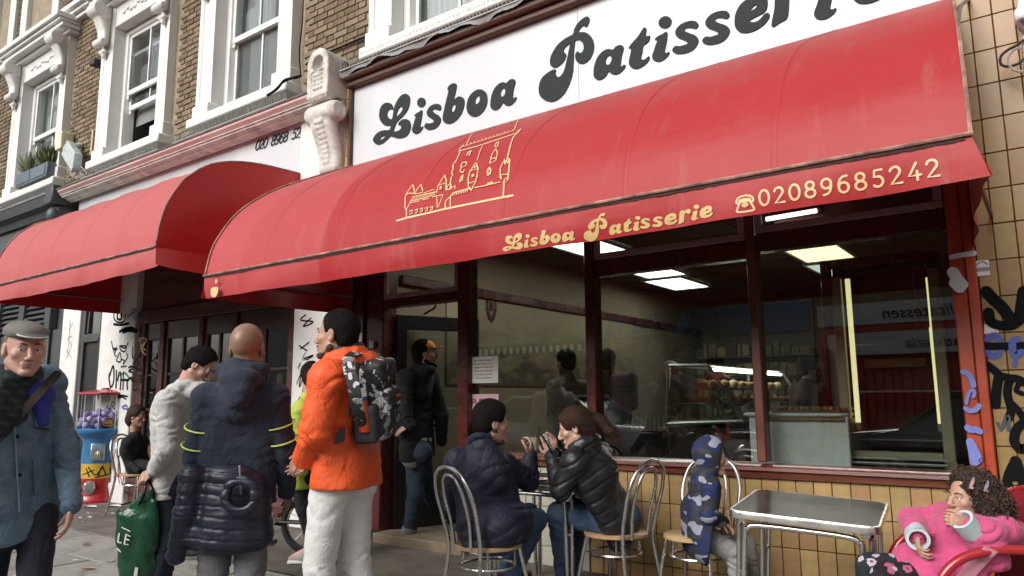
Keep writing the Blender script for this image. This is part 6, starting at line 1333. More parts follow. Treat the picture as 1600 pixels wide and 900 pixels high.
# ---- folding bicycle behind the man in orange
bk0 = un(488, 815, d=6.15); bkb = thing('folding_bicycle', 'small wheeled black folding bicycle standing behind the man in the orange jacket', 'bicycle', (bk0[0], bk0[1], 0.0))
bd_ = Vector((-0.80, -0.60, 0)).normalized(); bs_ = Vector((bd_.y, -bd_.x, 0)); B0 = Vector((bk0[0], bk0[1], 0.03))
def bp_(u, z, s=0): return tuple(B0+bd_*u+bs_*s+Vector((0, 0, z)))
m_blk = M('bike_black', (0.015, 0.015, 0.016), 0.35, var=0.1); m_tyre = M('tyre_rubber', (0.02, 0.02, 0.02), 0.85)
for u0 in (0.0, 1.0):
    wl = obj('wheel', MB().tube([bp_(u0+0.235*math.cos(a), 0.26+0.235*math.sin(a)) for a in np.linspace(0, 6.283, 37)[:-1]], 0.026, 8, closed=True), m_tyre, bkb)
    obj('rim', MB().tube([bp_(u0+0.205*math.cos(a), 0.26+0.205*math.sin(a)) for a in np.linspace(0, 6.283, 37)[:-1]], 0.010, 6, closed=True), m_chrome, wl)
    q = MB()
    for k in range(16): a = k*0.3927; q.tube([bp_(u0+0.02*math.cos(a+.6), 0.26+0.02*math.sin(a+.6), 0.02*(-1)**k), bp_(u0+0.2*math.cos(a), 0.26+0.2*math.sin(a))], 0.0018, 4)
    q.tube([bp_(u0, 0.26, -0.05), bp_(u0, 0.26, 0.05)], 0.022, 8); obj('spoke', q, m_chrome, wl)
    obj('mudguard', MB().tube([bp_(u0+0.275*math.cos(a), 0.26+0.275*math.sin(a)) for a in np.linspace(0.4, 2.9, 14)], 0.012, 6), m_blk, bkb)
q = MB(); q.tube([bp_(0.38, 0.30), bp_(0.36, 0.62), bp_(0.32, 0.92)], 0.018, 8); q.tube([bp_(0.38, 0.33), bp_(0.65, 0.46), bp_(0.93, 0.52)], 0.024, 8); q.tube([bp_(1.0, 0.26, 0.05), bp_(0.95, 0.5, 0.03), bp_(0.92, 0.62), bp_(0.86, 1.02)], 0.016, 8)
for s in (-0.05, 0.05): q.tube([bp_(0.0, 0.26, s), bp_(0.36, 0.28, s*0.6)], 0.011, 6); q.tube([bp_(0.0, 0.26, s), bp_(0.30, 0.55, s*0.5)], 0.009, 6)
obj('frame', q, m_blk, bkb); S = Solid(axis(-0.3, 0.9, 0.02), axis(-0.2, 0.2, 0.02), axis(0.8, 1.05, 0.02)); 
q = MB(); q.ball((0, 0, 0), (0.06, 0.13, 0.035), 12); st0 = q; q.xf(lambda p: tuple(B0+bd_*(0.28+p[1])+bs_*p[0]+Vector((0, 0, 0.95+p[2])))); obj('saddle', q, m_blk, bkb, smooth=True)
obj('handlebar', MB().tube([bp_(0.84, 1.05, -0.26), bp_(0.86, 1.02, -0.1), bp_(0.86, 1.02, 0.1), bp_(0.84, 1.05, 0.26)], 0.013, 8), m_blk, bkb)
q = MB().tube([bp_(0.38+0.085*math.cos(a), 0.29+0.085*math.sin(a), -0.07) for a in np.linspace(0, 6.283, 25)[:-1]], 0.008, 6, closed=True); q.tube([bp_(0.38, 0.29, -0.1), bp_(0.30, 0.14, -0.11)], 0.010, 6); q.tube([bp_(0.38, 0.29, 0.1), bp_(0.46, 0.43, 0.11)], 0.010, 6); obj('crank', q, m_chrome, bkb)
obj('pedal', MB().tube([bp_(0.27, 0.135, -0.11), bp_(0.27, 0.135, -0.20)], 0.022, 6), m_blk, bkb); obj('pedal', MB().tube([bp_(0.48, 0.435, 0.11), bp_(0.48, 0.435, 0.20)], 0.022, 6), m_blk, bkb)
obj('rear_light', MB().tube([bp_(0.30, 0.70, -0.04), bp_(0.30, 0.70, 0.04)], 0.02, 8), M('red_lens', (0.5, 0.03, 0.03), 0.3), bkb)
# ================================================================ PEOPLE
m_skin_l = M('fair_skin', (0.53, 0.31, 0.235), 0.5, var=0.10, vs=14, bump=0.12, bs=180, sss=0.12); m_skin_t = M('tan_skin', (0.42, 0.245, 0.17), 0.5, var=0.10, vs=14, bump=0.12, bs=180, sss=0.1)
m_skin_d = M('brown_skin', (0.26, 0.15, 0.092), 0.45, var=0.14, vs=12, bump=0.12, bs=180, sss=0.08); m_skin_p = M('olive_skin', (0.47, 0.27, 0.19), 0.5, var=0.1, vs=14, bump=0.12, bs=180, sss=0.1)
m_hair = M('black_hair', (0.012, 0.010, 0.009), 0.75, spec=.12, var=0.5, vs=30, bump=0.8, bs=160, stretch=(3, 3, 0.6), bd=0.006); m_hairb = M('brown_hair', (0.042, 0.019, 0.011), 0.6, spec=.25, var=0.5, vs=26, bump=0.8, bs=150, stretch=(4, 4, 0.5), bd=0.006)
m_eye = M('eye_white', (0.62, 0.60, 0.58), 0.2, var=0.03); m_iris = M('eye_iris', (0.03, 0.018, 0.012), 0.1); m_lip = M('lip', (0.36, 0.13, 0.11), 0.45)
def unit(v): v = np.asarray(v, float); return v/(np.linalg.norm(v)+1e-12)
def hframe(yaw, pitch, roll=0.0):
    """head axes: columns right, forward, up; yaw measured from +Y toward +X, pitch up positive"""
    f_ = np.array([math.sin(yaw)*math.cos(pitch), math.cos(yaw)*math.cos(pitch), math.sin(pitch)]); r_ = np.array([math.cos(yaw), -math.sin(yaw), 0]); u_ = np.cross(r_, f_)
    c, s = math.cos(roll), math.sin(roll); return np.stack([r_*c+u_*s, f_, -r_*s+u_*c], 1)
def head_shape(S, c, Rm, s):
    P = lambda x, y, z: np.asarray(c)+Rm@np.array([x, y, z])*s
    S.ell(P(0, -.012, .035), np.array([.074, .094, .086])*s, Rm, k=.01); S.ell(P(0, .020, -.035), np.array([.062, .068, .080])*s, Rm, k=.03)
    for q in (-1, 1): S.cap(P(q*.050, .0, -.062), P(q*.016, .072, -.104), .022*s, .016*s, k=.022*s); S.ell(P(q*.044, .058, -.024), np.array([.020, .020, .018])*s, Rm, k=.018*s)
    S.ell(P(0, .082, -.102), np.array([.019, .015, .014])*s, Rm, k=.015*s)
    S.cap(P(-.036, .079, .018), P(.036, .079, .018), .010*s, k=.012*s)
    for q in (-1, 1): S.ell(P(q*.032, .094, -.002), np.array([.017, .014, .012])*s, Rm, k=.010*s, op='sub')
    S.cap(P(0, .088, .008), P(0, .109, -.034), .0075*s, .0125*s, k=.010*s); S.ell(P(0, .106, -.038), np.array([.013, .012, .010])*s, Rm, k=.006*s)
    for q in (-1, 1): S.ell(P(q*.013, .098, -.042), np.array([.008, .010, .008])*s, Rm, k=.006*s)
    S.cap(P(-.021, .084, -.066), P(.021, .084, -.066), .0085*s, k=.008*s); S.cap(P(-.018, .085, -.077), P(.018, .085, -.077), .0085*s, k=.006*s)
    S.cap(P(-.022, .097, -.0715), P(.022, .097, -.0715), .0028*s, k=.003*s, op='sub')
    for q in (-1, 1):
        S.cap(P(q*.019, .0865, .0085), P(q*.046, .078, .007), .005*s, k=.004*s)                     # upper lid
        S.ell(P(q*.077, -.006, -.008), np.array([.010, .019, .032])*s, Rm, k=.006*s); S.ell(P(q*.086, -.002, -.006), np.array([.006, .010, .018])*s, Rm, k=.006*s, op='sub')
    return P
def hand_shape(S, w, d, n, side, s, curl=0.5, spread=0.10):
    """hand from wrist w; d along the fingers, n out of the back of the hand; side +1 puts the thumb toward d x n"""
    d = unit(d); n = unit(n-d*np.dot(n, d)); t = np.cross(d, n)*side
    S.cap(w, w+d*.055*s, .024*s, .028*s, k=.012, flat=(n, 0.6))
    for i, (o, L, r_) in enumerate(((.030, .070, .0085), (.010, .078, .009), (-.010, .073, .0087), (-.028, .058, .0075))):
        b = w+d*(.088-abs(o)*.25)*s+t*o*s; S.cap(w+d*.04*s+t*o*.7*s, b, .014*s, .010*s, k=.008, flat=(n, .8)); dd = unit(d+t*o*spread*6); a = 0.25*curl
        for k, f in enumerate((.45, .32, .25)):
            a += curl*(0.45+0.1*k+0.06*i); e = b+(dd*math.cos(a)-n*math.sin(a))*L*f*s; S.cap(b, e, r_*s*(1-.08*k), r_*s*(.94-.08*k), k=.003); b = e
    b = w+d*.02*s+t*.026*s-n*.006*s; e = b+(d*.6+t*.62-n*.30)*.042*s; S.cap(b, e, .014*s, .011*s, k=.012); e2 = e+(d*.85+t*.15-n*(.25+.4*curl))*.032*s; S.cap(e, e2, .011*s, .009*s, k=.004); S.cap(e2, e2+(d*.8-t*.1-n*(.3+.5*curl))*.024*s, .009*s, .0075*s, k=.004)
def hair_cap(c, Rm, s, thick, front, mat, owner, h=0.006, low=-.05, extra=None, amp=.004, freq=60, name='hair', side_low=-.02, strands=None):
    """short hair: the shell over the skull above the hairline"""
    c = np.asarray(c); lo, hi = c-.2*s-.06, c+.2*s+.06
    if extra is not None: lo, hi = lo-.25, hi+.25
    S = Solid(axis(lo[0], hi[0], h), axis(lo[1], hi[1], h), axis(lo[2], hi[2], h)); P = lambda x, y, z: c+Rm@np.array([x, y, z])*s
    S.ell(P(0, -.014, .037), (np.array([.074, .094, .086])+thick)*s, Rm, k=.004); S.ell(P(0, -.05, -.02), (np.array([.060, .050, .062])+thick)*s, Rm, k=.02)
    S.plane(P(0, front, .062), Rm@np.array([0, 1, -.35])); S.plane(P(0, -.02, low), Rm@np.array([0, .25, -1]))
    S.box(P(0, .055, -.06+side_low), np.array([.12, .058, .075])*s, Rm, rad=.01, k=.008, op='sub')
    if extra: extra(S, P)
    S.disp(wrinkle(amp, freq, 4)); V, F = S.mesh(); o = npobj(name, V, F, mat, owner)
    if strands:
        me = o.data; n = len(me.vertices); co = np.zeros((n, 3), np.float32); me.vertices.foreach_get('co', co.ravel()); no = np.zeros((n, 3), np.float32); me.vertices.foreach_get('normal', no.ravel()); r_ = np.random.default_rng(n); ii = r_.integers(0, n, strands[0]); co = co[ii]+np.array(ORG[owner.name]); no = no[ii]; back = Rm@np.array([0, strands[2], strands[3]]); dr = no*strands[4]+back+r_.normal(size=co.shape)*.22; dr /= np.linalg.norm(dr, axis=1)[:, None]; L_ = strands[1]*r_.uniform(.5, 1.2, (len(co), 1)); sd = np.cross(dr, no); sd /= np.linalg.norm(sd, axis=1)[:, None]+1e-9; w_ = .0017*s; a = co-no*.002; b_ = co+dr*L_*.55+no*.003; e = co+dr*L_-no*.004*L_/.05
        VV = np.stack([a-sd*w_, a+sd*w_, b_+sd*w_*.8, b_-sd*w_*.8, e+sd*w_*.2, e-sd*w_*.2], 1).reshape(-1, 3); k6 = np.arange(len(co))[:, None]*6; FF = np.concatenate([k6+[0, 1, 2, 3], k6+[3, 2, 4, 5]]); npobj('strand', VV, FF, mat, o)['kind'] = 'stuff'
    return o
def eyes(c, Rm, s, owner, look=(0, 0), brow=None):
    P = lambda x, y, z: tuple(np.asarray(c)+Rm@np.array([x, y, z])*s); q, i_, b = MB(), MB(), MB()
    for e in (-1, 1):
        q.ball(P(e*.032, .0745, -.001), .0125*s, 12); g = unit(np.array([look[0], 1, look[1]])); ce = np.array([e*.032, .0745, -.001]); i_.ball(P(*(ce+g*.0085)), .0056*s, 8)
        if brow is not None: b.tube([P(e*.014, .090, .020), P(e*.030, .091, .026), P(e*.049, .078, .021)], [.0032*s, .004*s, .002*s], 6)
    obj('eye', q, m_eye, owner, smooth=True)['kind'] = 'stuff'; obj('iris', i_, m_iris, owner, smooth=True)['kind'] = 'stuff'
    if brow is not None: obj('eyebrow', b, brow, owner, smooth=True)['kind'] = 'stuff'
    l = MB(); l.tube([P(-.019, .0885, -.067), P(0, .0935, -.0655), P(.019, .0885, -.067)], [.002*s, .0042*s, .002*s], 6); l.tube([P(-.017, .0885, -.0765), P(0, .0935, -.078), P(.017, .0885, -.0765)], [.002*s, .0048*s, .002*s], 6); obj('lip', l, m_lip, owner, smooth=True)['kind'] = 'stuff'
def px(x, y, d): return un(x, y, d=d)
class Person:
    """joints in world metres; body, clothes and shoes are blended solids on one skeleton"""
    def __init__(s, label, J, skin, head, group=None, s_=1.0, vox=.0055, hands=None, face=True):
        s.J = {k: np.asarray(v, float) for k, v in J.items()}; s.s = s_; J = s.J
        b = J.get('base', (J['ankL']+J['ankR'])/2); s.t = thing('person', label, 'person', (b[0], b[1], J.get('floor', [0, 0, 0])[2] if 'floor' in J else 0.0)); s.hc, s.hR, s.hs = head; s.vox = vox; k = s_
        pts = np.array([v for n, v in J.items() if n not in ('base', 'floor')]+[s.hc]); lo, hi = pts.min(0)-.2*k, pts.max(0)+.2*k; s.lo, s.hi = lo, hi
        hx = [(s.hc-.115*s.hs*1.1, s.hc+.125*s.hs*1.1)]; fine = [[(a[i], b_[i], .0036) for a, b_ in hx] for i in range(3)]
        for n in ('wrL', 'wrR'):
            if hands and hands.get(n[-1]) is not None:
                for i in range(3): fine[i].append((J[n][i]-.05-.09*k*max(0, -unit(hands[n[-1]][0])[i]), J[n][i]+.05+.09*k*max(0, unit(hands[n[-1]][0])[i]), .0045))
        S = Solid(*[axis(lo[i], hi[i], .011, fine[i]) for i in range(3)])
        s.P = head_shape(S, s.hc, s.hR, s.hs)
        up = s.hR[:, 2]; S.cap(s.hc-up*.05*s.hs-s.hR[:, 1]*.018*s.hs, J['neck'], .054*k, .058*k, k=.02)
        ch, pe = J['chest'], J['pelvis']; sh = unit(J['shR']-J['shL']); ax_ = unit(ch-pe); fw = np.cross(ax_, sh) ; s.sh, s.fw = sh, unit(fw)
        S.cap(J['neck'], ch, .05*k, .07*k, k=.03); S.cap(ch, pe, .085*k, .085*k, k=.03, flat=(fw, .7)); S.cap(J['shL'], J['shR'], .042*k, k=.03)
        for q in 'LR':
            S.cap(J['sh'+q], J['el'+q], .042*k, .034*k, k=.02); S.cap(J['el'+q], J['wr'+q], .034*k, .024*k, k=.015)
            S.cap(J['hip'+q], J['kn'+q], .055*k, .042*k, k=.03); S.cap(J['kn'+q], J['ank'+q], .040*k, .030*k, k=.02); S.cap(J['ank'+q], J['toe'+q], .032*k, .026*k, k=.02)
            h = hands.get(q) if hands else None
            if h is not None: hand_shape(S, J['wr'+q], np.asarray(h[0], float), np.asarray(h[1], float), h[2] if len(h) > 2 else (1 if q == 'R' else -1), k, *(h[3:]))
        V, F = S.mesh(); s.body = npobj('body', V, F, skin, s.t)
        if face: pass
    def solid(s, h=None, lo=None, hi=None, pad=.06):
        h = h or s.vox*1.25; lo = s.lo-pad if lo is None else lo; hi = s.hi+pad if hi is None else hi; return Solid(*[axis(lo[i], hi[i], h) for i in range(3)])
    def emit(s, S, name, mat, label=None, parent=None):
        V, F = S.mesh()
        if len(F) == 0: return None
        o = npobj(name, V, F, mat, parent or s.t)
        if label: o['label'] = label
        return o
    def torso(s, S, ease=0, w=1.0, hem=None, belly=0.0, depth=.64):
        J, k = s.J, s.s; ch, pe = J['chest'], J['pelvis']; fw, sh = s.fw, s.sh
        ease = ease*.78
        S.cap(J['neck']-fw*.01, ch+(J['neck']-ch)*.35, .062*k+ease, .115*k+ease, k=.05*k); S.cap(J['shL'], J['shR'], .062*k+ease, k=.05*k)
        for a in np.linspace(-1, 1, 3): S.cap(ch+sh*a*.085*k*w+unit(ch-pe)*.03*k, pe+sh*a*.07*k*w, .105*k+ease, .108*k+ease, k=.03*k, flat=(fw, depth))
        if belly: S.ell(pe+(ch-pe)*.4+fw*.05*k, (.13*k, .11*k, .16*k), k=.05)
        if hem is not None:
            dn = -unit(ch-pe)
            for a in np.linspace(-1, 1, 3): S.cap(pe+sh*a*.07*k*w, pe+sh*a*.075*k*w+dn*(hem+.10*k), .110*k+ease, .112*k+ease, k=.03*k, flat=(fw, depth+.06))
            S.plane(pe+dn*(hem+.09*k), dn, .012)
    def sleeves(s, S, r=(.066, .056, .044), to=1.0):
        J, k = s.J, s.s; r = [x*.93 for x in r]
        for q in 'LR':
            e = J['el'+q]+(J['wr'+q]-J['el'+q])*to; m_ = J['sh'+q]+(J['el'+q]-J['sh'+q])*.3; S.cap(J['sh'+q], m_, r[0]*k, (r[0]*.75+r[1]*.25)*k, k=.03*k); S.cap(m_, J['el'+q], (r[0]*.75+r[1]*.25)*k, r[1]*k, k=.007); S.cap(J['el'+q], e, r[1]*k*.97, r[2]*k, k=.007)
    def crease(s, S, arm=(.055, .010), body=(.10, .009), seed=0, reach=.13):
        J, k = s.J, s.s; g = [(J['chest'], J['pelvis']-(J['chest']-J['pelvis'])*.15, body[0], body[1], .26)]
        for q in 'LR': g += [(J['sh'+q], J['el'+q], arm[0]*1.15, arm[1]*.8, reach*k), (J['el'+q], J['wr'+q], arm[0], arm[1], reach*k)]
        return folds(S, g, seed)
    def trousers(s, mat, r=(.098, .070, .056), hem=.95, amp=.006, name='trousers', ease=0., waist=.10, label=None, seed=2):
        J, k = s.J, s.s; S = s.solid(); pe = J['pelvis']; upv = unit(J['chest']-pe)
        for a in (-1, 0, 1): S.cap(pe+s.sh*a*.06*k+upv*waist*k, pe+s.sh*a*.06*k-upv*.05*k, .098*k+ease, .108*k+ease, k=.03, flat=(s.fw, .74))
        for q in 'LR':
            S.ell(J['hip'+q]-s.fw*.035*k, np.array([.085, .085, .09])*k+ease, k=.05*k); S.cap(J['hip'+q], J['kn'+q], r[0]*k, r[1]*k, k=.035*k); e = J['kn'+q]+(J['ank'+q]-J['kn'+q])*hem; S.cap(J['kn'+q], e, r[1]*k*.98, r[2]*k, k=.02*k)
        S.disp(wrinkle(amp*.6, 14/k, seed)); folds(S, [x for q in 'LR' for x in ((J['hip'+q], J['kn'+q], .10*k, amp*1.1, .17*k), (J['kn'+q], J['ank'+q], .062*k, amp*1.5, .13*k))], seed); return s.emit(S, name, mat, label)
    def shoes(s, mat, sole=None, h=.0075):
        J, k = s.J, s.s
        for q in 'LR':
            a, t = J['ank'+q], J['toe'+q]; d = unit((t-a)*np.array([1, 1, 0])); z0 = min(a[2], t[2])-.045*k
            lo, hi = np.minimum(a, t)-.13*k, np.maximum(a, t)+.13*k; S = s.solid(h, lo, hi); R_ = np.stack([np.array([d[1], -d[0], 0]), d, np.array([0, 0, 1])], 1)
            g = np.array([a[0], a[1], z0]); S.cap(g-d*.03*k+[0, 0, .05*k], g+d*.07*k+[0, 0, .05*k], .042*k, .044*k, k=.03); S.cap(g+d*.07*k+[0, 0, .045*k], g+d*.165*k+[0, 0, .032*k], .044*k, .034*k, k=.03); S.cap(g-d*.015*k+[0, 0, .06*k], a+[0, 0, .035*k], .045*k, .044*k, k=.02); S.plane(g+[0, 0, .012*k], (0, 0, -1)); o = s.emit(S, 'shoe', mat)
            if sole is not None:
                S = s.solid(h, lo, hi); S.box(g+d*.065*k+[0, 0, .013*k], np.array([.046, .135, .016])*k, R_, rad=.012*k); s.emit(S, 'sole', sole, parent=o)
def standing(P, **k): return P
def legs_under(pel, ang, height, spread=.10, fwd=(0.0, 0.0), knee=.02, drop=.90):
    """standing legs below a pelvis point, facing yaw ang (0 = +Y, toward +X positive)"""
    f_ = np.array([math.sin(ang), math.cos(ang), 0]); r_ = np.array([math.cos(ang), -math.sin(ang), 0]); z = pel[2]; J = {}
    for q, sg, fo in (('L', -1, fwd[0]), ('R', 1, fwd[1])):
        hp = np.array([*pel[:2], 0])+r_*sg*.085; an = np.array([*pel[:2], 0])+r_*sg*spread+f_*(fo-.04); J['hip'+q] = hp+[0, 0, z-.03]; J['ank'+q] = an+[0, 0, .085]; J['kn'+q] = (J['hip'+q]+J['ank'+q])/2+f_*(.03+knee)+[0, 0, .01]; J['toe'+q] = an+f_*.15+r_*sg*.03+[0, 0, .055]
    return J
# ---- fabrics
m_denim = M('washed_denim', (0.098, 0.165, 0.235), 0.85, var=0.35, vs=9, bump=0.45, bs=320, dirt=(0.17, 0.25, 0.31), ds=14, dl=(0.46, 0.72), bd=.002, fold=.32); m_jean = M('blue_jean', (0.055, 0.095, 0.175), 0.85, var=0.3, vs=7, bump=0.3, bs=420, dirt=(0.13, 0.19, 0.28), ds=4, dl=(0.52, 0.8), bd=.002, fold=.32)
m_dkjean = M('dark_navy_jean', (0.014, 0.018, 0.032), 0.85, var=0.25, vs=8, bump=0.3, bs=400, bd=.002, fold=.32); m_greymarl = M('grey_marl', (0.48, 0.475, 0.46), 0.9, var=0.07, vs=60, bump=0.35, bs=300, bd=.002, fold=.32); m_navy = M('navy_fleece', (0.017, 0.024, 0.045), 0.92, var=0.22, vs=9, bump=0.4, bs=260, sheen=.06, bd=.002, fold=.32)
m_puff = M('navy_quilted_nylon', (0.012, 0.015, 0.032), 0.42, var=0.25, vs=10, bump=0.5, bs=30, bd=.006); m_blackpuff = M('black_quilted_nylon', (0.016, 0.016, 0.018), 0.42, var=0.25, vs=10, bump=0.5, bs=30, bd=.006); m_orange = M('orange_shell', (0.78, 0.10, 0.020), 0.62, var=0.08, vs=6, bump=0.35, bs=24, bd=.006, fold=.32)
m_ltgrey = M('pale_grey_cotton', (0.66, 0.65, 0.64), 0.9, var=0.05, vs=9, bump=0.3, bs=240, bd=.002, fold=.32); m_greytr = M('grey_trouser', (0.16, 0.165, 0.18), 0.9, var=0.1, vs=9, bump=0.3, bs=240, bd=.002, fold=.32); m_blk2 = M('black_cloth', (0.010, 0.010, 0.011), 0.92, var=0.2, fold=.32); m_whitesole = M('white_sole', (0.68, 0.67, 0.64), 0.6); m_neon = M('neon_piping', (0.62, 0.72, 0.16), 0.6)
m_navyb = M('navy_bomber', (0.016, 0.018, 0.040), 0.6, var=0.2, vs=8, bump=0.45, bs=26, bd=.006, fold=.4)
def hood_down(S, p, base_c, r_, Rm, k=.02):
    """a hood lying on the back below the neck"""
    S.ell(base_c, r_, Rm, k=k)

def panel_on(sol, pts, mat, nm, owner, e=.006, n=10, dr=(2.6, 5.2)):
    """a patch of cloth following the skin of a solid, outlined in the photograph"""
    P_ = np.array(pts, float); y0, y1 = P_[:, 1].min(), P_[:, 1].max(); rows = []
    for j in range(n+1):
        y = y0+(y1-y0)*j/n; y = min(max(y, y0+.01), y1-.01); xs = []
        for (xa, ya), (xb, yb) in zip(pts, pts[1:]+pts[:1]):
            if (ya-y)*(yb-y) < 0: xs.append(xa+(xb-xa)*(y-ya)/(yb-ya))
        if len(xs) < 2: continue
        row = []
        for i in range(9):
            x = min(xs)+(max(xs)-min(xs))*i/8; v = un(x, y, d=1.0)-CAM; t = np.linspace(*dr, 700); p_ = CAM+v*t[:, None]; ix = [np.clip(np.searchsorted(sol.ax[k], p_[:, k]), 0, len(sol.ax[k])-1) for k in range(3)]; val = sol.d[ix[0], ix[1], ix[2]]; w_ = np.nonzero(val < 0.002)[0]
            row.append(CAM+v*((t[w_[0]] if len(w_) else np.nan)-e))
        rows.append(row)
    A = np.array(rows)
    if len(A) < 2: return None
    for r_ in A:
        bad = np.isnan(r_[:, 0])
        if bad.all(): return None
        if bad.any():
            for c in range(3): r_[bad, c] = np.interp(np.nonzero(bad)[0], np.nonzero(~bad)[0], r_[~bad, c])
    return obj(nm, MB().grid(A.tolist()), mat, owner, smooth=True)
# ---- 1 the man in the flat cap, walking in from the left
d = 3.45; hc = px(38, 545, d); hR = hframe(math.radians(96), math.radians(-5), 0.0)
J = dict(neck=px(22, 602, d+.02), chest=px(22, 690, d+.03), pelvis=px(28, 800, d+.04), shL=px(72, 598, d+.20), shR=px(-50, 618, d-.16), elL=px(103, 705, d+.16), wrL=px(112, 790, d+.05), elR=px(-125, 720, d-.25), wrR=px(-140, 830, d-.30))
J.update(legs_under(J['pelvis'], math.radians(115), 1.72, fwd=(.12, -.14)))
p1 = Person('man in grey flat cap, tartan scarf and blue denim jacket with shoulder strap', J, m_skin_l, (hc, hR, 1.03), hands={'L': ((.02, -.1, -1), (.3, .5, 0), -1, .45), 'R': ((0, 0, -1), (-.5, 0, 0), 1, .5)})
eyes(hc, hR, 1.03, p1.t, (.2, -.1), M('grey_brow', (0.16, 0.12, 0.09), .8))
S = p1.solid(); p1.torso(S, .034, 1.12, hem=.02, depth=.72); p1.sleeves(S, (.074, .064, .048), .99); p1.crease(S, (.055, .012), (.13, .009), 1); S.disp(wrinkle(.004, 12, 1)); p1.emit(S, 'denim_jacket', m_denim)
q = MB(); z_ = lambda x, y, e: un(x, y, d=d+e)
fr_ = p1.fw
def on_chest(a, b_, off=.0): c_ = p1.J['chest']; pe_ = p1.J['pelvis']; return c_+(pe_-c_)*b_+p1.sh*a+p1.fw*(off+.115)
p1.trousers(m_dkjean, (.086, .066, .054), amp=.005, seed=3, ease=-.012); p1.shoes(M('dark_shoe', (0.03, 0.025, 0.022), .5), m_blk2)
S = p1.solid(.009); fw2 = p1.hR[:, 1]
for i in range(26):
    a = 2*math.pi*i/25; c_ = p1.J['neck']+np.array([0, 0, .045])+p1.sh*.082*math.cos(a)+unit(fw2*[1, 1, 0])*.075*math.sin(a)+[0, 0, -.025*math.sin(a)]
    if i: S.cap(c0_, c_, .042, k=.015)
    c0_ = c_
e0 = p1.J['neck']+unit(fw2*[1, 1, 0])*.085; S.cap(e0+p1.sh*.06, e0+p1.sh*.10+fw2*.03-[0, 0, .17], .045, .058, k=.02, flat=(p1.fw, .5)); S.cap(e0-p1.sh*.02, e0+p1.sh*.01+fw2*.035-[0, 0, .13], .04, .05, k=.02, flat=(p1.fw, .5)); S.disp(wrinkle(.012, 26, 6))
m, nt, b_ = nodes_of('tartan_scarf'); tc = N(nt, 'ShaderNodeTexCoord'); wv = N(nt, 'ShaderNodeTexWave', Scale=11.0, Distortion=1.5); wv.bands_direction = 'DIAGONAL'; wv2 = N(nt, 'ShaderNodeTexWave', Scale=9.0, Distortion=1.5); wv2.bands_direction = 'Z'
for v_ in (wv, wv2): nt.links.new(tc.outputs['Object'], v_.inputs[0])
r1 = ramp(nt, [(0.45, (0.012, 0.018, 0.024)), (0.62, (0.014, 0.03, 0.03)), (0.95, (0.045, 0.05, 0.04))]); nt.links.new(mth(nt, 'MULTIPLY_ADD', wv.outputs[1], .5, mth(nt, 'MULTIPLY', wv2.outputs[1], .5)), r1.inputs[0]); nt.links.new(r1.outputs[0], b_.inputs['Base Color']); b_.inputs['Roughness'].default_value = .95
p1.emit(S, 'scarf', m)
S = p1.solid(.010); c_ = p1.J['neck']+p1.fw*.085-[0, 0, .05]-p1.sh*.06; S.ell(c_, (.07, .07, .06)); S.cap(c_, c_-[0, 0, .12]+p1.fw*.04, .06, .03, k=.03); S.cap(p1.J['neck']-p1.sh*.07+[0, 0, .03], c_, .05, .05, k=.02); p1.emit(S, 'blue_collar', M('cobalt_cotton', (0.03, 0.04, 0.30), .8, var=.15))
# the bag strap lies from the right shoulder (near) to the left hip
q = MB(); st_ = []
for i in range(15):
    f = i/14; x, y = 88+(-30-88)*f, 585+(715-585)*f; st_.append(un(x, y, d=d-.13-.12*math.sin(math.pi*f)*.3+.20*(1-f)*.9-.02))
ribbon(q, smoothpath(st_, 3), .042, normal=tuple(-_f)); ribbon(q, [p_-_f*.003 for p_ in smoothpath(st_, 3)], .040, normal=tuple(-_f)); obj('bag_strap', q, M('brown_webbing', (0.035, 0.022, 0.016), .85, bump=.5, bs=400), p1.t, smooth=False)
S = p1.solid(.007, hc-.2, hc+.2); Pq = p1.P; S.ell(Pq(0, .0, .073), (.088, .114, .050), hR, k=.01); S.ell(Pq(0, -.03, .080), (.080, .085, .048), hR, k=.02); S.ell(Pq(0, .05, .072), (.076, .075, .034), hR, k=.02); S.ell(Pq(0, .108, .062), (.062, .045, .010), hR@np.array([[1, 0, 0], [0, .94, .34], [0, -.34, .94]]), k=.012); S.plane(Pq(0, 0, .052), hR@np.array([0, -.05, -1])); S.disp(wrinkle(.003, 24, 2)); cp = p1.emit(S, 'flat_cap', M('grey_cap_cotton', (0.165, 0.15, 0.14), .9, var=.14, vs=10, bump=.4, bs=300, bd=.002))
obj('cap_piping', MB().tube([Pq(.060*math.sin(a), .095+.052*math.cos(a), .065-.012*math.cos(a)) for a in np.linspace(-1.5, 1.5, 14)], .0028, 6), m_whitesole, cp); obj('cap_button', MB().ball(Pq(0, -.02, .128), .010, 8), MATS['grey_cap_cotton'], cp, smooth=True)
hair_cap(hc, hR, 1.03, .003, .02, M('short_grey_hair', (0.17, 0.13, 0.10), .9, var=.3, vs=60), p1.t, low=-.06)
# pocket, hem and front edge of the denim jacket
def strip(per, pts, w, mat, nm, e=.004):
    q = MB(); P_ = smoothpath(pts, 4); ribbon(q, [p_-_f*e for p_ in P_], w, normal=tuple(-_f)); return obj(nm, q, mat, per.t, smooth=False)

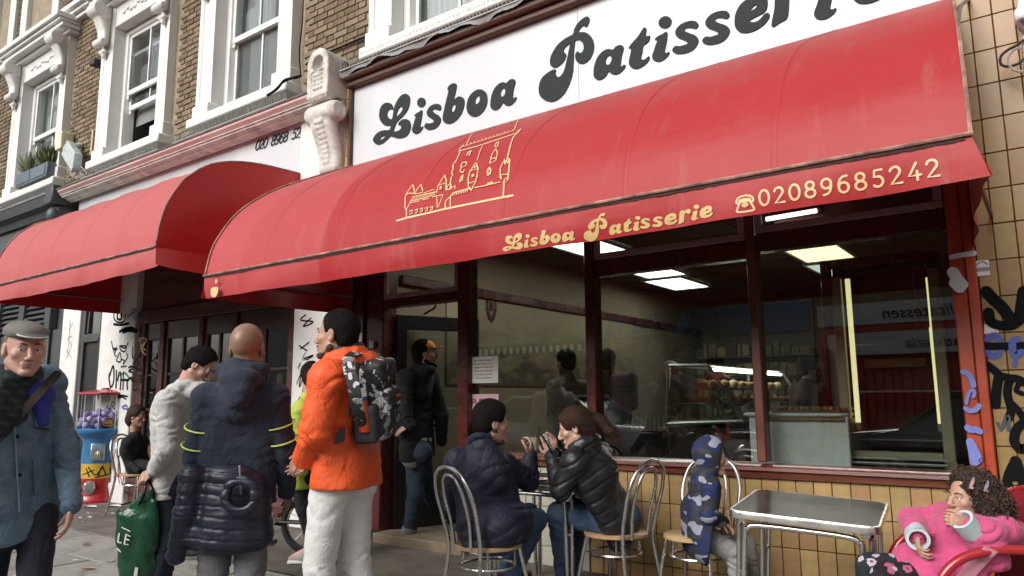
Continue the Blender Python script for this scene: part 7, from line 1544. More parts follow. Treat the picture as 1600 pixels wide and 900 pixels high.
S1 = p1.solid(); p1.torso(S1, .038, 1.12, hem=.02, depth=.72); m_dlight = M('faded_denim_edge', (0.26, 0.32, 0.36), .9, var=.2, vs=30); m_ddark = M('denim_stitch', (0.045, 0.075, 0.105), .9); dj = [o for o in p1.t.children if o.name.startswith('denim_jacket')][0]
for pts_, mt_, nm_ in (([(21, 660), (24, 660), (32, 800), (29, 800)], m_dlight, 'front_edge'), ([(53, 631), (81, 629), (83, 632), (83, 634), (54, 636)], m_ddark, 'pocket_seam'), ([(53, 636), (55, 636), (54, 668), (52, 668)], m_ddark, 'pocket_seam'), ([(80, 634), (82, 634), (80, 672), (78, 672)], m_ddark, 'pocket_seam'), ([(52, 667), (80, 670), (80, 673), (52, 670)], m_ddark, 'pocket_seam'), ([(50, 720), (52, 720), (54, 775), (52, 775)], m_ddark, 'pocket_seam')): panel_on(S1, pts_, mt_, nm_, dj, .012, 6, (2.2, 4.6))
for bx_, by_ in ((27, 682), (31, 742)):
    v = un(bx_, by_, d=1.0)-CAM; t_ = np.linspace(2.2, 4.6, 700); p_ = CAM+v*t_[:, None]; ix = [np.clip(np.searchsorted(S1.ax[k_], p_[:, k_]), 0, len(S1.ax[k_])-1) for k_ in range(3)]; w_ = np.nonzero(S1.d[ix[0], ix[1], ix[2]] < .002)[0]
    if len(w_): obj('button', MB().ball(tuple(CAM+v*(t_[w_[0]]-.012)), .008, 10), m_ink, dj, smooth=True)
# ---- 2 the man in the grey hoodie, head bowed, hands behind his back
d = 4.95; hc = px(312, 571, d+.03); hR = hframe(math.radians(48), math.radians(-38), 0.05)
J = dict(neck=px(287, 608, d+.02), chest=px(262, 655, d), pelvis=px(265, 752, d), shL=px(252, 622, d-.10), shR=px(285, 627, d+.17), elL=px(222, 712, d-.16), wrL=px(232, 735, d-.17), elR=px(290, 700, d+.20), wrR=px(240, 738, d-.10))
J['shL'] = px(262, 628, d-.17); J['elL'] = px(262, 700, d-.24); J['wrL'] = px(241, 733, d-.20)
J.update(legs_under(J['pelvis'], math.radians(40), 1.68))
p2 = Person('man in light grey hoodie with bowed head and hands clasped behind his back', J, m_skin_l, (hc, hR, .98), hands={'L': ((-.75, -.2, -.55), (-.3, -.9, 0), 1, .7), 'R': ((-.75, -.35, -.3), (-.3, -.9, .2), -1, .5)})
eyes(hc, hR, .98, p2.t, (0, -.3), m_hair)
S = p2.solid(); p2.torso(S, .026, 1.0, hem=-.02); p2.sleeves(S, (.078, .070, .050), .97)
bk_ = -p2.fw; S.ell(p2.J['neck']+bk_*.085-[0, 0, .02], (.12, .11, .085), k=.015); S.ell(p2.J['neck']+bk_*.145-[0, 0, .075], (.115, .095, .105), k=.012)
for i in range(13):
    a = 2*math.pi*i/12; c_ = p2.J['neck']+[0, 0, .02]+p2.sh*.085*math.cos(a)+p2.fw*.075*math.sin(a)-[0, 0, .02*math.sin(a)]
    if i: S.cap(c0_, c_, .028, k=.02)
    c0_ = c_
p2.crease(S, (.05, .014), (.10, .011), 4); S.disp(wrinkle(.005, 12, 4)); p2.emit(S, 'grey_hoodie', m_greymarl)
p2.trousers(M('navy_trouser', (0.012, 0.016, 0.032), .9, var=.2), amp=.006); p2.shoes(m_blk2, m_whitesole); hair_cap(hc, hR, .98, .014, .055, m_hair, p2.t, low=-.075, amp=.005, freq=45, side_low=-.005, strands=(7000, .030, -.2, -.3, 1.0))
# ---- the green bag he holds
bgp = (p2.J['wrL']+p2.J['wrR'])/2+np.array([-.05, -.02, -.07]); cbg = px(212, 838, d-.22)
bag = thing('carrier_bag', 'crumpled dark green carrier bag with white letters hanging from the grey hoodie man\'s hands', 'bag', (cbg[0], cbg[1], .25))
S = Solid(axis(cbg[0]-.35, cbg[0]+.35, .009), axis(cbg[1]-.35, cbg[1]+.35, .009), axis(.05, 1.0, .009)); rr_ = R2; ff_ = unit(_f*[1, 1, 0])
for (xa, ya, ra, xb, yb, rb) in ((205, 812, .075, 205, 885, .085), (226, 812, .075, 222, 885, .095), (212, 885, .10, 212, 945, .095), (240, 785, .022, 232, 850, .07), (184, 797, .016, 196, 845, .06), (222, 782, .03, 215, 830, .07)): S.cap(px(xa, ya, d-.22), px(xb, yb, d-.22), ra, rb, k=.02, flat=(ff_, .5))
S.cap(px(228, 795, d-.22), px(236, 768, d-.21), .04, .014, k=.02, flat=(ff_, .35)); S.cap(px(200, 800, d-.22), px(222, 772, d-.22), .03, .012, k=.02, flat=(ff_, .35)); S.disp(wrinkle(.024, 9, 7, (1, 1, .7))); S.disp(wrinkle(.012, 22, 3, (1, 1, .7))); V, F = S.mesh()
m_bag = M('green_plastic_film', (0.008, 0.060, 0.028), .28, var=.3, vs=8, bump=.6, bs=22, bd=.012); npobj('bag_body', V, F, m_bag, bag)
q = MB()
for e in (-.012, .02): q.tube(smoothpath([px(216, 790, d-.22+e), px(228, 765, d-.24+e), bgp+[0, 0, .03], px(240, 768, d-.2+e), px(238, 790, d-.2+e)], 5), .007, 6)
obj('handle', q, m_ink, bag)
def bag_surface(x, y):
    """first point of the bag skin along a line of sight"""
    v = un(x, y, d=1.0)-CAM; t = np.linspace(d-.6, d+.2, 400); p_ = CAM+v*t[:, None]; ix = [np.clip(np.searchsorted(S.ax[i], p_[:, i]), 0, len(S.ax[i])-1) for i in range(3)]; val = S.d[ix[0], ix[1], ix[2]]; w_ = np.nonzero(val < 0)[0]
    return CAM+v*(t[w_[0]]-.012) if len(w_) else None
for ptsl, w_ in (([(186, 834), (184, 847), (189, 848)], .010), ([(197, 835), (194, 850)], .010), ([(197, 835), (203, 838)], .009), ([(196, 842), (201, 844)], .009), ([(194, 850), (200, 851)], .009), ([(190, 824), (203, 830)], .006), ([(183, 857), (188, 862)], .008)):
    hp = [bag_surface(x, y) for x, y in ptsl]
    if all(h is not None for h in hp): q = MB(); ribbon(q, hp, w_, normal=tuple(-_f)); obj('lettering', q, m_paper, bag, smooth=False)
hp = [bag_surface(x, y) for x, y in ((211, 886), (216, 887), (214, 902), (208, 902))]
if all(h is not None for h in hp): obj('label_patch', MB().add(hp, [(0, 1, 2, 3)]), m_paper, bag, smooth=False)

# ---- 3 the bald man in navy, his quilted jacket tied round his waist
d = 3.95; hc = px(387, 545, d); hR = hframe(math.radians(-34), math.radians(3))
J = dict(neck=px(380, 578, d-.02), chest=px(376, 655, d), pelvis=px(365, 770, d), shL=px(324, 622, d-.02), shR=px(428, 622, d+.02), elL=px(304, 715, d-.02), wrL=px(312, 790, d+.16), elR=px(446, 705, d+.03), wrR=px(448, 768, d+.13))
J.update(legs_under(J['pelvis'], math.radians(-36), 1.75, spread=.11))
p3 = Person('bald man seen from behind with a quilted jacket tied round the waist of his hoodie', J, m_skin_d, (hc, hR, 1.12), hands={'R': ((-.05, .15, -1), (.7, .5, 0), -1, .6), 'L': ((.1, .3, -.9), (-.7, .2, 0), 1, .6)})
eyes(hc, hR, 1.12, p3.t)
S = p3.solid(); p3.torso(S, .030, 1.14, hem=-.05); p3.sleeves(S, (.074, .066, .050), 1.0); bk_ = -p3.fw
S.ell(p3.J['neck']+bk_*.07-[0, 0, .035], (.12, .10, .065), k=.03); S.ell(p3.J['neck']+bk_*.105-[0, 0, .10], (.10, .06, .08), k=.03)
for i in range(13):
    a = 2*math.pi*i/12; c_ = p3.J['neck']+[0, 0, .005]+p3.sh*.098*math.cos(a)+p3.fw*.085*math.sin(a)
    if i: S.cap(c0_, c_, .034, k=.02)
    c0_ = c_
p3.crease(S, (.06, .012), (.12, .010), 5); S.disp(wrinkle(.004, 11, 5)); top3 = p3.emit(S, 'navy_hoodie', m_navy)
for q_, f1 in (('L', (.50, .80)), ('R', (.50, .80))):
    for f in f1:
        a, b_ = p3.J['sh'+q_], p3.J['el'+q_]; c_ = a+(b_-a)*f; ax_ = unit(b_-a); u1 = unit(np.cross(ax_, _f)); u2 = np.cross(ax_, u1); rad = .080+(.070-.080)*f+.0055
        obj('neon_stripe', MB().tube([c_+(u1*math.cos(t)+u2*math.sin(t))*rad+ax_*.008*math.sin(t) for t in np.linspace(0, 6.283, 40)[:-1]], .0042, 6, closed=True), m_neon, top3)
p3.trousers(m_greytr, (.105, .080, .070), amp=.007); p3.shoes(m_blk2, m_whitesole)
S = p3.solid(.0075, p3.lo-.1, p3.hi+.1); pe = p3.J['pelvis']; bk_ = -p3.fw; sh_ = p3.sh
for a in np.linspace(-1, 1, 5): S.cap(pe+sh_*a*.115+bk_*(.085-.05*a*a)+[0, 0, .10], pe+sh_*a*.145+bk_*(.105-.05*a*a)-[0, 0, .20], .075, .082, k=.03)
for a in (-1, 1): S.cap(pe+sh_*a*.17+[0, 0, .075], pe+sh_*a*.06+p3.fw*.16+[0, 0, .04], .05, .045, k=.03)
S.cap(px(300, 745, d-.1), px(290, 800, d-.14), .062, .06, k=.03); S.cap(px(290, 800, d-.14), px(275, 868, d-.12), .062, .050, k=.02); S.cap(pe+sh_*-.15+bk_*.05+[0, 0, .09], px(300, 745, d-.1), .06, .06, k=.03)
cc_ = px(376, 775, d-.22)
for i in range(21):
    a = 2*math.pi*i/20; c_ = cc_+R2*.075*math.cos(a)+np.array([0, 0, .075*math.sin(a)])
    if i: S.cap(c0_, c_, .026, k=.012)
    c0_ = c_
S.ell(cc_, (.05, .05, .05), k=.015, op='sub'); zq = pe[2]
S.disp(lambda x, y, z: -.007*np.exp(-(np.sin((z-zq+.014*np.sin(9*x))*math.pi/.055)/.25)**2)+wrinkle(.007, 22, 3)(x, y, z)); p3.emit(S, 'tied_jacket', m_puff); obj('zip', MB().tube([px(374, 727, d-.185), px(375, 745, d-.20), px(376, 772, d-.17)], .005, 6), m_chr2, p3.t)

# ---- 4 the man in the orange jacket with a backpack
d = 3.72; hc = px(527, 523, d); hR = hframe(math.radians(-112), math.radians(3), 0.0)
J = dict(neck=px(540, 568, d+.01), chest=px(540, 640, d), pelvis=px(535, 745, d+.01), shL=px(512, 592, d-.19), shR=px(566, 590, d+.17), elL=px(494, 672, d-.23), wrL=px(478, 712, d-.10), elR=px(545, 690, d+.24), wrR=px(486, 715, d+.17))
J.update(legs_under(J['pelvis'], math.radians(-95), 1.78, spread=.12, fwd=(.02, -.06)))
p4 = Person('man in bright orange jacket and pale trousers wearing a black and white patterned backpack', J, m_skin_t, (hc, hR, 1.03), hands={'L': ((-.8, -.2, -.55), (-.3, -.9, .1), 1, .5), 'R': ((-.8, -.1, -.55), (0, .9, 0), -1, .5)})
eyes(hc, hR, 1.03, p4.t, (0, 0), m_hair)
S = p4.solid(); p4.torso(S, .040, 1.05, hem=.0); p4.sleeves(S, (.086, .082, .066), 1.05)
for a in np.linspace(-1, 1, 4): S.cap(p4.J['pelvis']+p4.sh*a*.09-p4.fw*.025+[0, 0, .06], p4.J['pelvis']+p4.sh*a*.095-p4.fw*.025-[0, 0, .10], .130, .135, k=.03, flat=(p4.fw, 1.0))
bk_ = -p4.fw; S.ell(p4.J['neck']+bk_*.07-[0, 0, .0], (.10, .12, .075), k=.03)
for i in range(13):
    a = 2*math.pi*i/12; c_ = p4.J['neck']+[0, 0, .035]+p4.sh*.09*math.cos(a)+p4.fw*.08*math.sin(a)-[0, 0, .03*math.sin(a)]
    if i: S.cap(c0_, c_, .030, k=.02)
    c0_ = c_
for (xa, ya, ea) in ((586, 575, .10), (592, 585, .05), (578, 562, .12)): S.ell(px(xa, ya, d+ea), (.045, .045, .05), k=.03)
S.plane(p4.J['pelvis']-[0, 0, .045], (0, 0, -1), .01); p4.crease(S, (.07, .016), (.15, .014), 8, .15); S.disp(wrinkle(.008, 10, 8)); j4 = p4.emit(S, 'orange_jacket', m_orange)
S = p4.solid(.008, p4.J['neck']-.2, p4.J['neck']+.2)
for i in range(13):
    a = 2*math.pi*i/12; c_ = p4.J['neck']+[0, 0, .062]+p4.sh*.082*math.cos(a)+p4.fw*.07*math.sin(a)-[0, 0, .03*math.sin(a)]
    if i: S.cap(c0_, c_, .020, k=.02)
    c0_ = c_
p4.emit(S, 'inner_collar', M('charcoal_lining', (0.045, 0.047, 0.055), .8))
S4 = p4.solid(); p4.torso(S4, .045, 1.05, hem=.1); p4.sleeves(S4, (.091, .087, .071), 1.05)
m_char = M('charcoal_panel', (0.05, 0.05, 0.056), .7, var=.1)
panel_on(S4, [(558, 582), (561, 590), (552, 640), (546, 655), (544, 650), (549, 600)], m_char, 'sleeve_panel', j4, .075); panel_on(S4, [(528, 672), (540, 668), (538, 690), (522, 695)], m_char, 'cuff_panel', j4, .02)
p4.trousers(m_ltgrey, (.098, .076, .074), hem=1.0, amp=.007, seed=6); p4.shoes(m_blk2, m_whitesole)
hair_cap(hc, hR, 1.03, .006, .052, m_hair, p4.t, low=-.07, amp=.002, freq=120, side_low=-.012, strands=(5000, .007, -.2, -.3, 1)); hair_cap(hc, hR, 1.03, .002, .2, M('stubble', (0.06, 0.04, 0.03), .9, var=.4, vs=90), p4.t, low=-.2, name='beard', extra=lambda S, P: (S.plane(P(0, 0, -.045), hR@np.array([0, .35, 1])), S.ell(P(0, .028, -.070), np.array([.058, .064, .055])*1.03, hR, k=.01), S.plane(P(0, .0, -.048), hR@np.array([0, -.25, 1])))) if False else None
S = p4.solid(.0055, hc-.16, hc+.16); Pq = p4.P
for q_ in (-1, 1): S.cap(Pq(q_*.0505, .0, -.062), Pq(q_*.016, .072, -.106), .0245, .0185, k=.02)
S.ell(Pq(0, .083, -.104), (.022, .018, .017), hR, k=.012); S.cap(Pq(-.026, .088, -.060), Pq(.026, .088, -.060), .0068, k=.006); S.disp(wrinkle(.0015, 160, 2)); p4.emit(S, 'beard', M('stubble', (0.05, 0.035, 0.028), .95, var=.4, vs=90))
bp = thing('backpack', 'black and white graffiti patterned backpack with an orange bottle in its side pocket', 'backpack', tuple(px(588, 690, d+.02)))
ctr = px(585, 618, d-.02); ax_u = unit(px(575, 570, d)-px(592, 680, d)); back_n = unit(px(620, 625, d-.05)-px(560, 625, d-.0)); sd_ = unit(np.cross(ax_u, back_n)); Rb = np.stack([sd_, back_n, ax_u], 1)
S = Solid(*[axis(ctr[i]-.35, ctr[i]+.35, .007) for i in range(3)]); S.box(ctr, (.112, .065, .185), Rb, rad=.055); S.box(ctr+back_n*.07-ax_u*.06, (.09, .036, .105), Rb, rad=.035, k=.015); S.box(ctr+back_n*.07+ax_u*.12, (.10, .035, .06), Rb, rad=.03, k=.02); S.cap(ctr-ax_u*.165-sd_*.08, ctr-ax_u*.165+sd_*.08, .062, k=.03); S.disp(wrinkle(.006, 18, 5)); V, F = S.mesh()
m, nt, b_ = nodes_of('graffiti_print'); tc = N(nt, 'ShaderNodeTexCoord'); nz = N(nt, 'ShaderNodeTexNoise', Scale=9.0, Detail=2.0); vo = N(nt, 'ShaderNodeTexVoronoi', Scale=30.0); vo.feature = 'DISTANCE_TO_EDGE'; mx_ = N(nt, 'ShaderNodeMix'); mx_.data_type = 'VECTOR'; nt.links.new(tc.outputs['Object'], nz.inputs[0]); mx_.inputs[0].default_value = .22; nt.links.new(tc.outputs['Object'], mx_.inputs[4]); nt.links.new(nz.outputs[1], mx_.inputs[5]); nt.links.new(mx_.outputs[1], vo.inputs['Vector']); vo2 = N(nt, 'ShaderNodeTexVoronoi', Scale=30.0); nt.links.new(mx_.outputs[1], vo2.inputs['Vector'])
sep = N(nt, 'ShaderNodeSeparateColor'); nt.links.new(vo2.outputs[1], sep.inputs[0]); r1 = ramp(nt, [(0, (.012, .012, .013)), (.44, (.20, .20, .21)), (.56, (.55, .55, .55)), (.80, (.02, .02, .02))], 'CONSTANT'); nt.links.new(sep.outputs[0], r1.inputs[0]); r2 = ramp(nt, [(.0, (0, 0, 0)), (.05, (1, 1, 1))], 'CONSTANT'); nt.links.new(vo.outputs[0], r2.inputs[0]); nt.links.new(mixc(nt, r2.outputs[0], (.012, .012, .013), r1.outputs[0]), b_.inputs['Base Color']); b_.inputs['Roughness'].default_value = .6; m_graf = m
body = npobj('pack', V, F, m_graf, bp)
S = Solid(*[axis(ctr[i]-.35, ctr[i]+.35, .008) for i in range(3)]); S.box(ctr-sd_*.0-back_n*.05, (.118, .036, .185), Rb, rad=.035); nearside = -sd_ if np.dot(sd_, _f) > 0 else sd_; pk = ctr+nearside*.112-ax_u*.12-back_n*.01; S.box(pk, (.03, .065, .095), Rb, rad=.025, k=.02); S.disp(wrinkle(.004, 24, 2)); V, F = S.mesh(); npobj('back_panel', V, F, M('pack_nylon', (0.022, 0.022, 0.025), .6, var=.2), bp)
S = Solid(*[axis(ctr[i]-.35, ctr[i]+.35, .008) for i in range(3)]); S.box(ctr+back_n*.107-ax_u*.0, (.075, .012, .035), Rb, rad=.01); V, F = S.mesh(); npobj('pocket_flap', V, F, MATS['pack_nylon'], bp)
obj('logo', MB().box(-.02, .02, -.004, .004, -.006, .006).xf(lambda p: tuple(ctr+back_n*.122+Rb@np.array([p[0]+.015, p[1], p[2]]))), M('logo_red', (0.5, 0.06, 0.04), .5), bp)
bo = pk+ax_u*.06+nearside*.02; q = MB().lathe([(0.0, -.09), (.031, -.09), (.032, .055), (.030, .06), (0, .06)], (0, 0, 0), 18); q.xf(lambda p: tuple(bo+Rb@np.array(p))); bt4 = thing('bottle', 'orange metal bottle with white cap in the side pocket of the patterned backpack', 'bottle', tuple(bo)); obj('flask', q, M('orange_metal', (0.60, 0.085, 0.025), .3, metal=.5), bt4); q = MB().lathe([(0.0, .061), (.032, .061), (.033, .105), (.028, .115), (0, .115)], (0, 0, 0), 18); q.xf(lambda p: tuple(bo+Rb@np.array(p))); obj('bottle_cap', q, m_paper, bt4); q = MB().lathe([(.0335, .062), (.0335, .08)], (0, 0, 0), 18, caps=False); q.xf(lambda p: tuple(bo+Rb@np.array(p))); obj('cap_band', q, m_blue, bt4)
for pts_ in ([(586, 575, .06), (577, 556, .02), (560, 550, -.06), (545, 562, -.2), (553, 600, -.28), (560, 640, -.29), (565, 660, -.25)], [(600, 590, .15), (594, 565, .16), (580, 555, .18), (560, 560, .25)]):
    P_ = smoothpath([px(x, y, d+e) for x, y, e in pts_], 5); q = MB(); ribbon(q, [p_-_f*.015 for p_ in P_], .055, normal=tuple(unit(-_f+np.array([0, 0, .7])))); ribbon(q, [p_-_f*.006 for p_ in P_], .055, normal=tuple(unit(-_f+np.array([0, 0, .7])))); obj('strap', q, m_graf, bp, smooth=False)

# ---- 5 the person in lime green behind the bicycle
d = 6.05; hc = px(486, 590, d); hR = hframe(math.radians(-60), math.radians(-12))
J = dict(neck=px(484, 622, d), chest=px(482, 665, d), pelvis=px(482, 735, d), shL=px(472, 640, d-.12), shR=px(500, 640, d+.12), elL=px(466, 690, d-.15), wrL=px(472, 735, d-.2), elR=px(505, 690, d+.15), wrR=px(500, 735, d+.1))
J.update(legs_under(J['pelvis'], math.radians(-100), 1.66, spread=.08)); J['ankL'] = px(490, 855, d-.1); J['toeL'] = px(458, 871, d-.12); J['ankR'] = px(506, 850, d+.2); J['toeR'] = px(478, 858, d+.2); J['knL'] = px(476, 795, d-.1); J['knR'] = px(496, 795, d+.12)
p5 = Person('dark haired person in lime green jacket half hidden behind the man in orange', J, m_skin_l, (hc, hR, .98), vox=.008)
eyes(hc, hR, .98, p5.t); S = p5.solid(.010); p5.torso(S, .03, 1, hem=.02); p5.sleeves(S, (.075, .068, .055)); S.disp(wrinkle(.008, 14, 1)); p5.emit(S, 'lime_jacket', M('lime_shell', (0.40, 0.46, 0.06), .7, var=.12)); p5.trousers(m_blk2, (.09, .066, .05), hem=.9); p5.shoes(M('beige_canvas', (0.34, 0.31, 0.27), .85, var=.15), m_whitesole)
hair_cap(hc, hR, .98, .016, .05, m_hair, p5.t, h=.008, low=-.1)

# ---- 6 the man in the doorway
d = 6.75; hc = px(664, 553, d); hR = hframe(math.radians(45), math.radians(6))
J = dict(neck=px(655, 578, d), chest=px(650, 625, d), pelvis=px(652, 700, d), shL=px(634, 592, d-.14), shR=px(672, 592, d+.16), elL=px(632, 650, d-.22), wrL=px(640, 664, d-.24), elR=px(690, 650, d+.15), wrR=px(690, 690, d+.2))
J.update(legs_under(J['pelvis'], math.radians(30), 1.8)); J['ankL'] = px(638, 838, d-.05); J['toeL'] = px(661, 845, d-.02); J['knL'] = px(650, 772, d-.06); J['ankR'] = px(684, 800, d+.55); J['toeR'] = px(700, 806, d+.65); J['knR'] = px(668, 765, d+.2)
p6 = Person('man in black top, orange cap and rolled jeans stepping in through the bakery doorway', J, m_skin_t, (hc, hR, 1.05), hands={'L': ((-.55, -.3, -.35), (-.5, -.8, .3), 1, .25)}, vox=.007)
eyes(hc, hR, 1.05, p6.t, (0, 0), m_hair); S = p6.solid(.009); p6.torso(S, .035, 1.05, hem=.0); p6.sleeves(S, (.082, .075, .056), .98); S.ell(p6.J['neck']-p6.fw*.07, (.10, .10, .06), k=.03); p6.crease(S, (.06, .012), (.11, .010), 2); p6.emit(S, 'black_top', m_blk2)
S = p6.solid(.009); pe = p6.J['pelvis']
for a in (-1, 0, 1): S.cap(pe+p6.sh*a*.07+[0, 0, .06], pe+p6.sh*a*.07-[0, 0, .045], .125, .128, k=.03, flat=(p6.fw, .75))
S.disp(wrinkle(.005, 20, 4)); p6.emit(S, 'grey_shirt_tail', m_greymarl); p6.trousers(M('indigo_jean', (0.016, 0.026, 0.050), .85, var=.2), (.10, .076, .064), hem=.88, amp=.006)
for q_ in 'LR': a, b_ = p6.J['kn'+q_], p6.J['ank'+q_]; S = p6.solid(.008, b_-.2, b_+.25); S.cap(a+(b_-a)*.84, a+(b_-a)*.92, .072, k=.01); p6.emit(S, 'rolled_cuff', m_greytr)
p6.shoes(m_blk2, m_whitesole); hair_cap(hc, hR, 1.05, .012, .03, m_hair, p6.t, h=.007, low=-.085); S = p6.solid(.007, hc-.2, hc+.2); Pq = p6.P; S.ell(Pq(0, -.005, .052), (.086, .106, .076), hR); S.plane(Pq(0, 0, .035), hR@np.array([0, .1, -1])); S.ell(Pq(0, .125, .042), (.06, .065, .008), hR, k=.012); p6.emit(S, 'orange_cap', M('orange_cotton', (0.78, 0.30, 0.05), .8, var=.12)); S = p6.solid(.006, hc-.16, hc+.16)
for q_ in (-1, 1): S.cap(Pq(q_*.053, .0, -.062), Pq(q_*.016, .075, -.108), .024, .02, k=.02)
p6.emit(S, 'beard', m_hair)

# ---- 7 the seated man in the navy bomber jacket
d = 4.42; hc = px(768, 660, d+.02); hR = hframe(math.radians(32), math.radians(-6), 0.0)
pe = np.array([CH1[0]+.02, CH1[1]+.02, .555])
J = dict(neck=px(754, 698, d), chest=px(755, 745, d), pelvis=pe, shL=px(716, 722, d-.02), shR=px(786, 728, d+.12), elL=px(706, 790, d+.06), wrL=px(760, 762, d+.42), elR=px(826, 752, d+.27), wrR=px(829, 714, d+.34), base=[pe[0], pe[1], 0])
fy = math.radians(14); ff = np.array([math.sin(fy), math.cos(fy), 0]); rr = np.array([math.cos(fy), -math.sin(fy), 0])
for q_, sg in (('L', -1), ('R', 1)): J['hip'+q_] = pe+rr*sg*.09-[0, 0, .0]+ff*.02; J['kn'+q_] = pe+rr*sg*(.13 if sg < 0 else .24)+ff*(.44 if sg < 0 else .36)-[0, 0, .02]; J['ank'+q_] = np.array([*(pe+rr*sg*(.12 if sg < 0 else .05)+ff*(.42 if sg < 0 else .14))[:2], .09]); J['toe'+q_] = J['ank'+q_]+ff*.15-[0, 0, .03]
J['knR'] = px(838, 812, d+.20); J['ankR'] = px(796, 905, d+.10); J['toeR'] = px(836, 912, d+.18); J['knL'] = px(826, 803, d+.36); J['ankL'] = px(790, 893, d+.5); J['toeL'] = px(826, 897, d+.6)
p7 = Person('seated man with short black hair in navy bomber jacket and jeans holding a coffee glass', J, m_skin_p, (hc, hR, 1.03), hands={'R': ((.05, .25, .95), (.9, .2, -.1), -1, .95), 'L': ((.7, .7, .1), (0, 0, 1), -1, .7)})
eyes(hc, hR, 1.03, p7.t, (0, 0), m_hair); S = p7.solid(); p7.torso(S, .034, 1.05, hem=.015); p7.sleeves(S, (.078, .074, .054), .97)
S.ell(p7.J['chest']-p7.fw*.02+[0, 0, .02], (.165, .13, .17), k=.05); S.cap(p7.J['hipR']-ff*.05+[0, 0, .02], p7.J['hipR']+(p7.J['knR']-p7.J['hipR'])*.24+[0, 0, .03], .138, .122, k=.03); S.cap(p7.J['hipL']-ff*.05+[0, 0, .02], p7.J['hipL']+[0, 0, .03], .13, .12, k=.03); S.cap(p7.J['pelvis']-p7.sh*.08+[0, 0, .02], p7.J['pelvis']+p7.sh*.08+[0, 0, .02], .145, k=.03, flat=(p7.fw, .9)); p7.crease(S, (.06, .014), (.085, .014), 9); S.disp(wrinkle(.007, 10, 9)); p7.emit(S, 'navy_bomber_jacket', m_navyb)
S = p7.solid(.008, p7.J['neck']-.2, p7.J['neck']+.2)
for i in range(13):
    a = 2*math.pi*i/12; c_ = p7.J['neck']+[0, 0, .035]+p7.sh*.075*math.cos(a)+p7.fw*.07*math.sin(a)-[0, 0, .015*math.sin(a)]
    if i: S.cap(c0_, c_, .020, k=.02)
    c0_ = c_
p7.emit(S, 'knit_collar', m_navy); p7.trousers(m_jean, (.090, .066, .056), hem=.95, amp=.009, waist=.02); p7.shoes(m_blk2, m_whitesole); hair_cap(hc, hR, 1.03, .014, .062, m_hair, p7.t, low=-.06, amp=.003, freq=80, side_low=-.012, strands=(7000, .026, -.3, -.3, .9))
S = p7.solid(.0055, hc-.16, hc+.16); Pq = p7.P
for q_ in (-1, 1): S.cap(Pq(q_*.053, .0, -.05), Pq(q_*.016, .072, -.107), .0225, .018, k=.02)
S.disp(wrinkle(.0012, 160, 2)); p7.emit(S, 'beard', MATS['stubble'])
gl = J['wrR']+np.array([.012, .035, .09]); cg = thing('coffee_glass', 'tall glass of milky iced coffee in the seated man\'s hand', 'glass', tuple(gl)); obj('glass', MB().lathe([(.026, -.055), (.036, .055)], tuple(gl), 20, caps=False), m_glass, cg, smooth=True); obj('drink', MB().lathe([(0, -.053), (.0245, -.053), (.032, .030), (0, .030)], tuple(gl), 20, caps=False), M('milky_coffee', (0.58, 0.47, 0.35), .4), cg); obj('straw', MB().tube([gl+[.0, 0, -.04], gl+[.03, .015, .10]], .003, 6), m_blk2, cg)

# ---- 8 the woman with the phone
d = 4.62; hc = px(897, 668, d-.02); hR = hframe(math.radians(-120), math.radians(-18), 0.0); pe = np.array([CH2[0]+.01, CH2[1]+.02, .545])
J = dict(neck=px(913, 698, d-.01), chest=px(926, 742, d), pelvis=pe, shL=px(898, 722, d-.15), shR=px(938, 712, d+.15), elL=px(876, 766, d-.15), wrL=px(862, 712, d+.02), elR=px(885, 752, d+.22), wrR=px(868, 708, d+.15), base=[pe[0], pe[1], 0])
fy = math.radians(-84); ff = np.array([math.sin(fy), math.cos(fy), 0]); rr = np.array([math.cos(fy), -math.sin(fy), 0])
for q_, sg in (('L', -1), ('R', 1)): J['hip'+q_] = pe+rr*sg*.085+ff*.02; J['kn'+q_] = pe+rr*sg*.10+ff*.40+[0, 0, .005]; J['ank'+q_] = np.array([*(pe+rr*sg*.09+ff*(.34 if sg < 0 else .46))[:2], .09]); J['toe'+q_] = J['ank'+q_]+ff*.14-[0, 0, .03]
p8 = Person('seated woman with brown ponytail in black quilted jacket looking at a phone', J, m_skin_l, (hc, hR, .97), s_=.93, hands={'L': ((-.35, .05, .9), (.55, -.7, .3), -1, .35), 'R': ((-.15, 0, .95), (.3, .85, .2), 1, .5)})
eyes(hc, hR, .97, p8.t, (0, -.3), m_hairb); S = p8.solid(); p8.torso(S, .036, 1.08, hem=.03); p8.sleeves(S, (.086, .076, .052), .98); S.ell(p8.J['chest'], (.165, .165, .16), k=.06); bk_ = -p8.fw
for i in range(13):
    a = 2*math.pi*i/12; c_ = p8.J['neck']+[0, 0, .02]+p8.sh*.082*math.cos(a)+p8.fw*.075*math.sin(a)
    if i: S.cap(c0_, c_, .036, k=.02)
    c0_ = c_
ax8 = unit(p8.J['chest']-p8.J['pelvis']); pe8 = p8.J['pelvis']
S.disp(lambda x, y, z: -.009*np.exp(-(np.sin(((x-pe8[0])*ax8[0]+(y-pe8[1])*ax8[1]+(z-pe8[2])*ax8[2]+.008*np.sin(14*y))*math.pi/.075)/.28)**2)+wrinkle(.006, 22, 5)(x, y, z)); p8.emit(S, 'black_quilted_jacket', m_blackpuff); p8.trousers(m_jean, (.108, .082, .075), hem=1.0, amp=.008, waist=.03); p8.shoes(M('brown_boot', (0.09, 0.045, 0.028), .5), m_blk2)
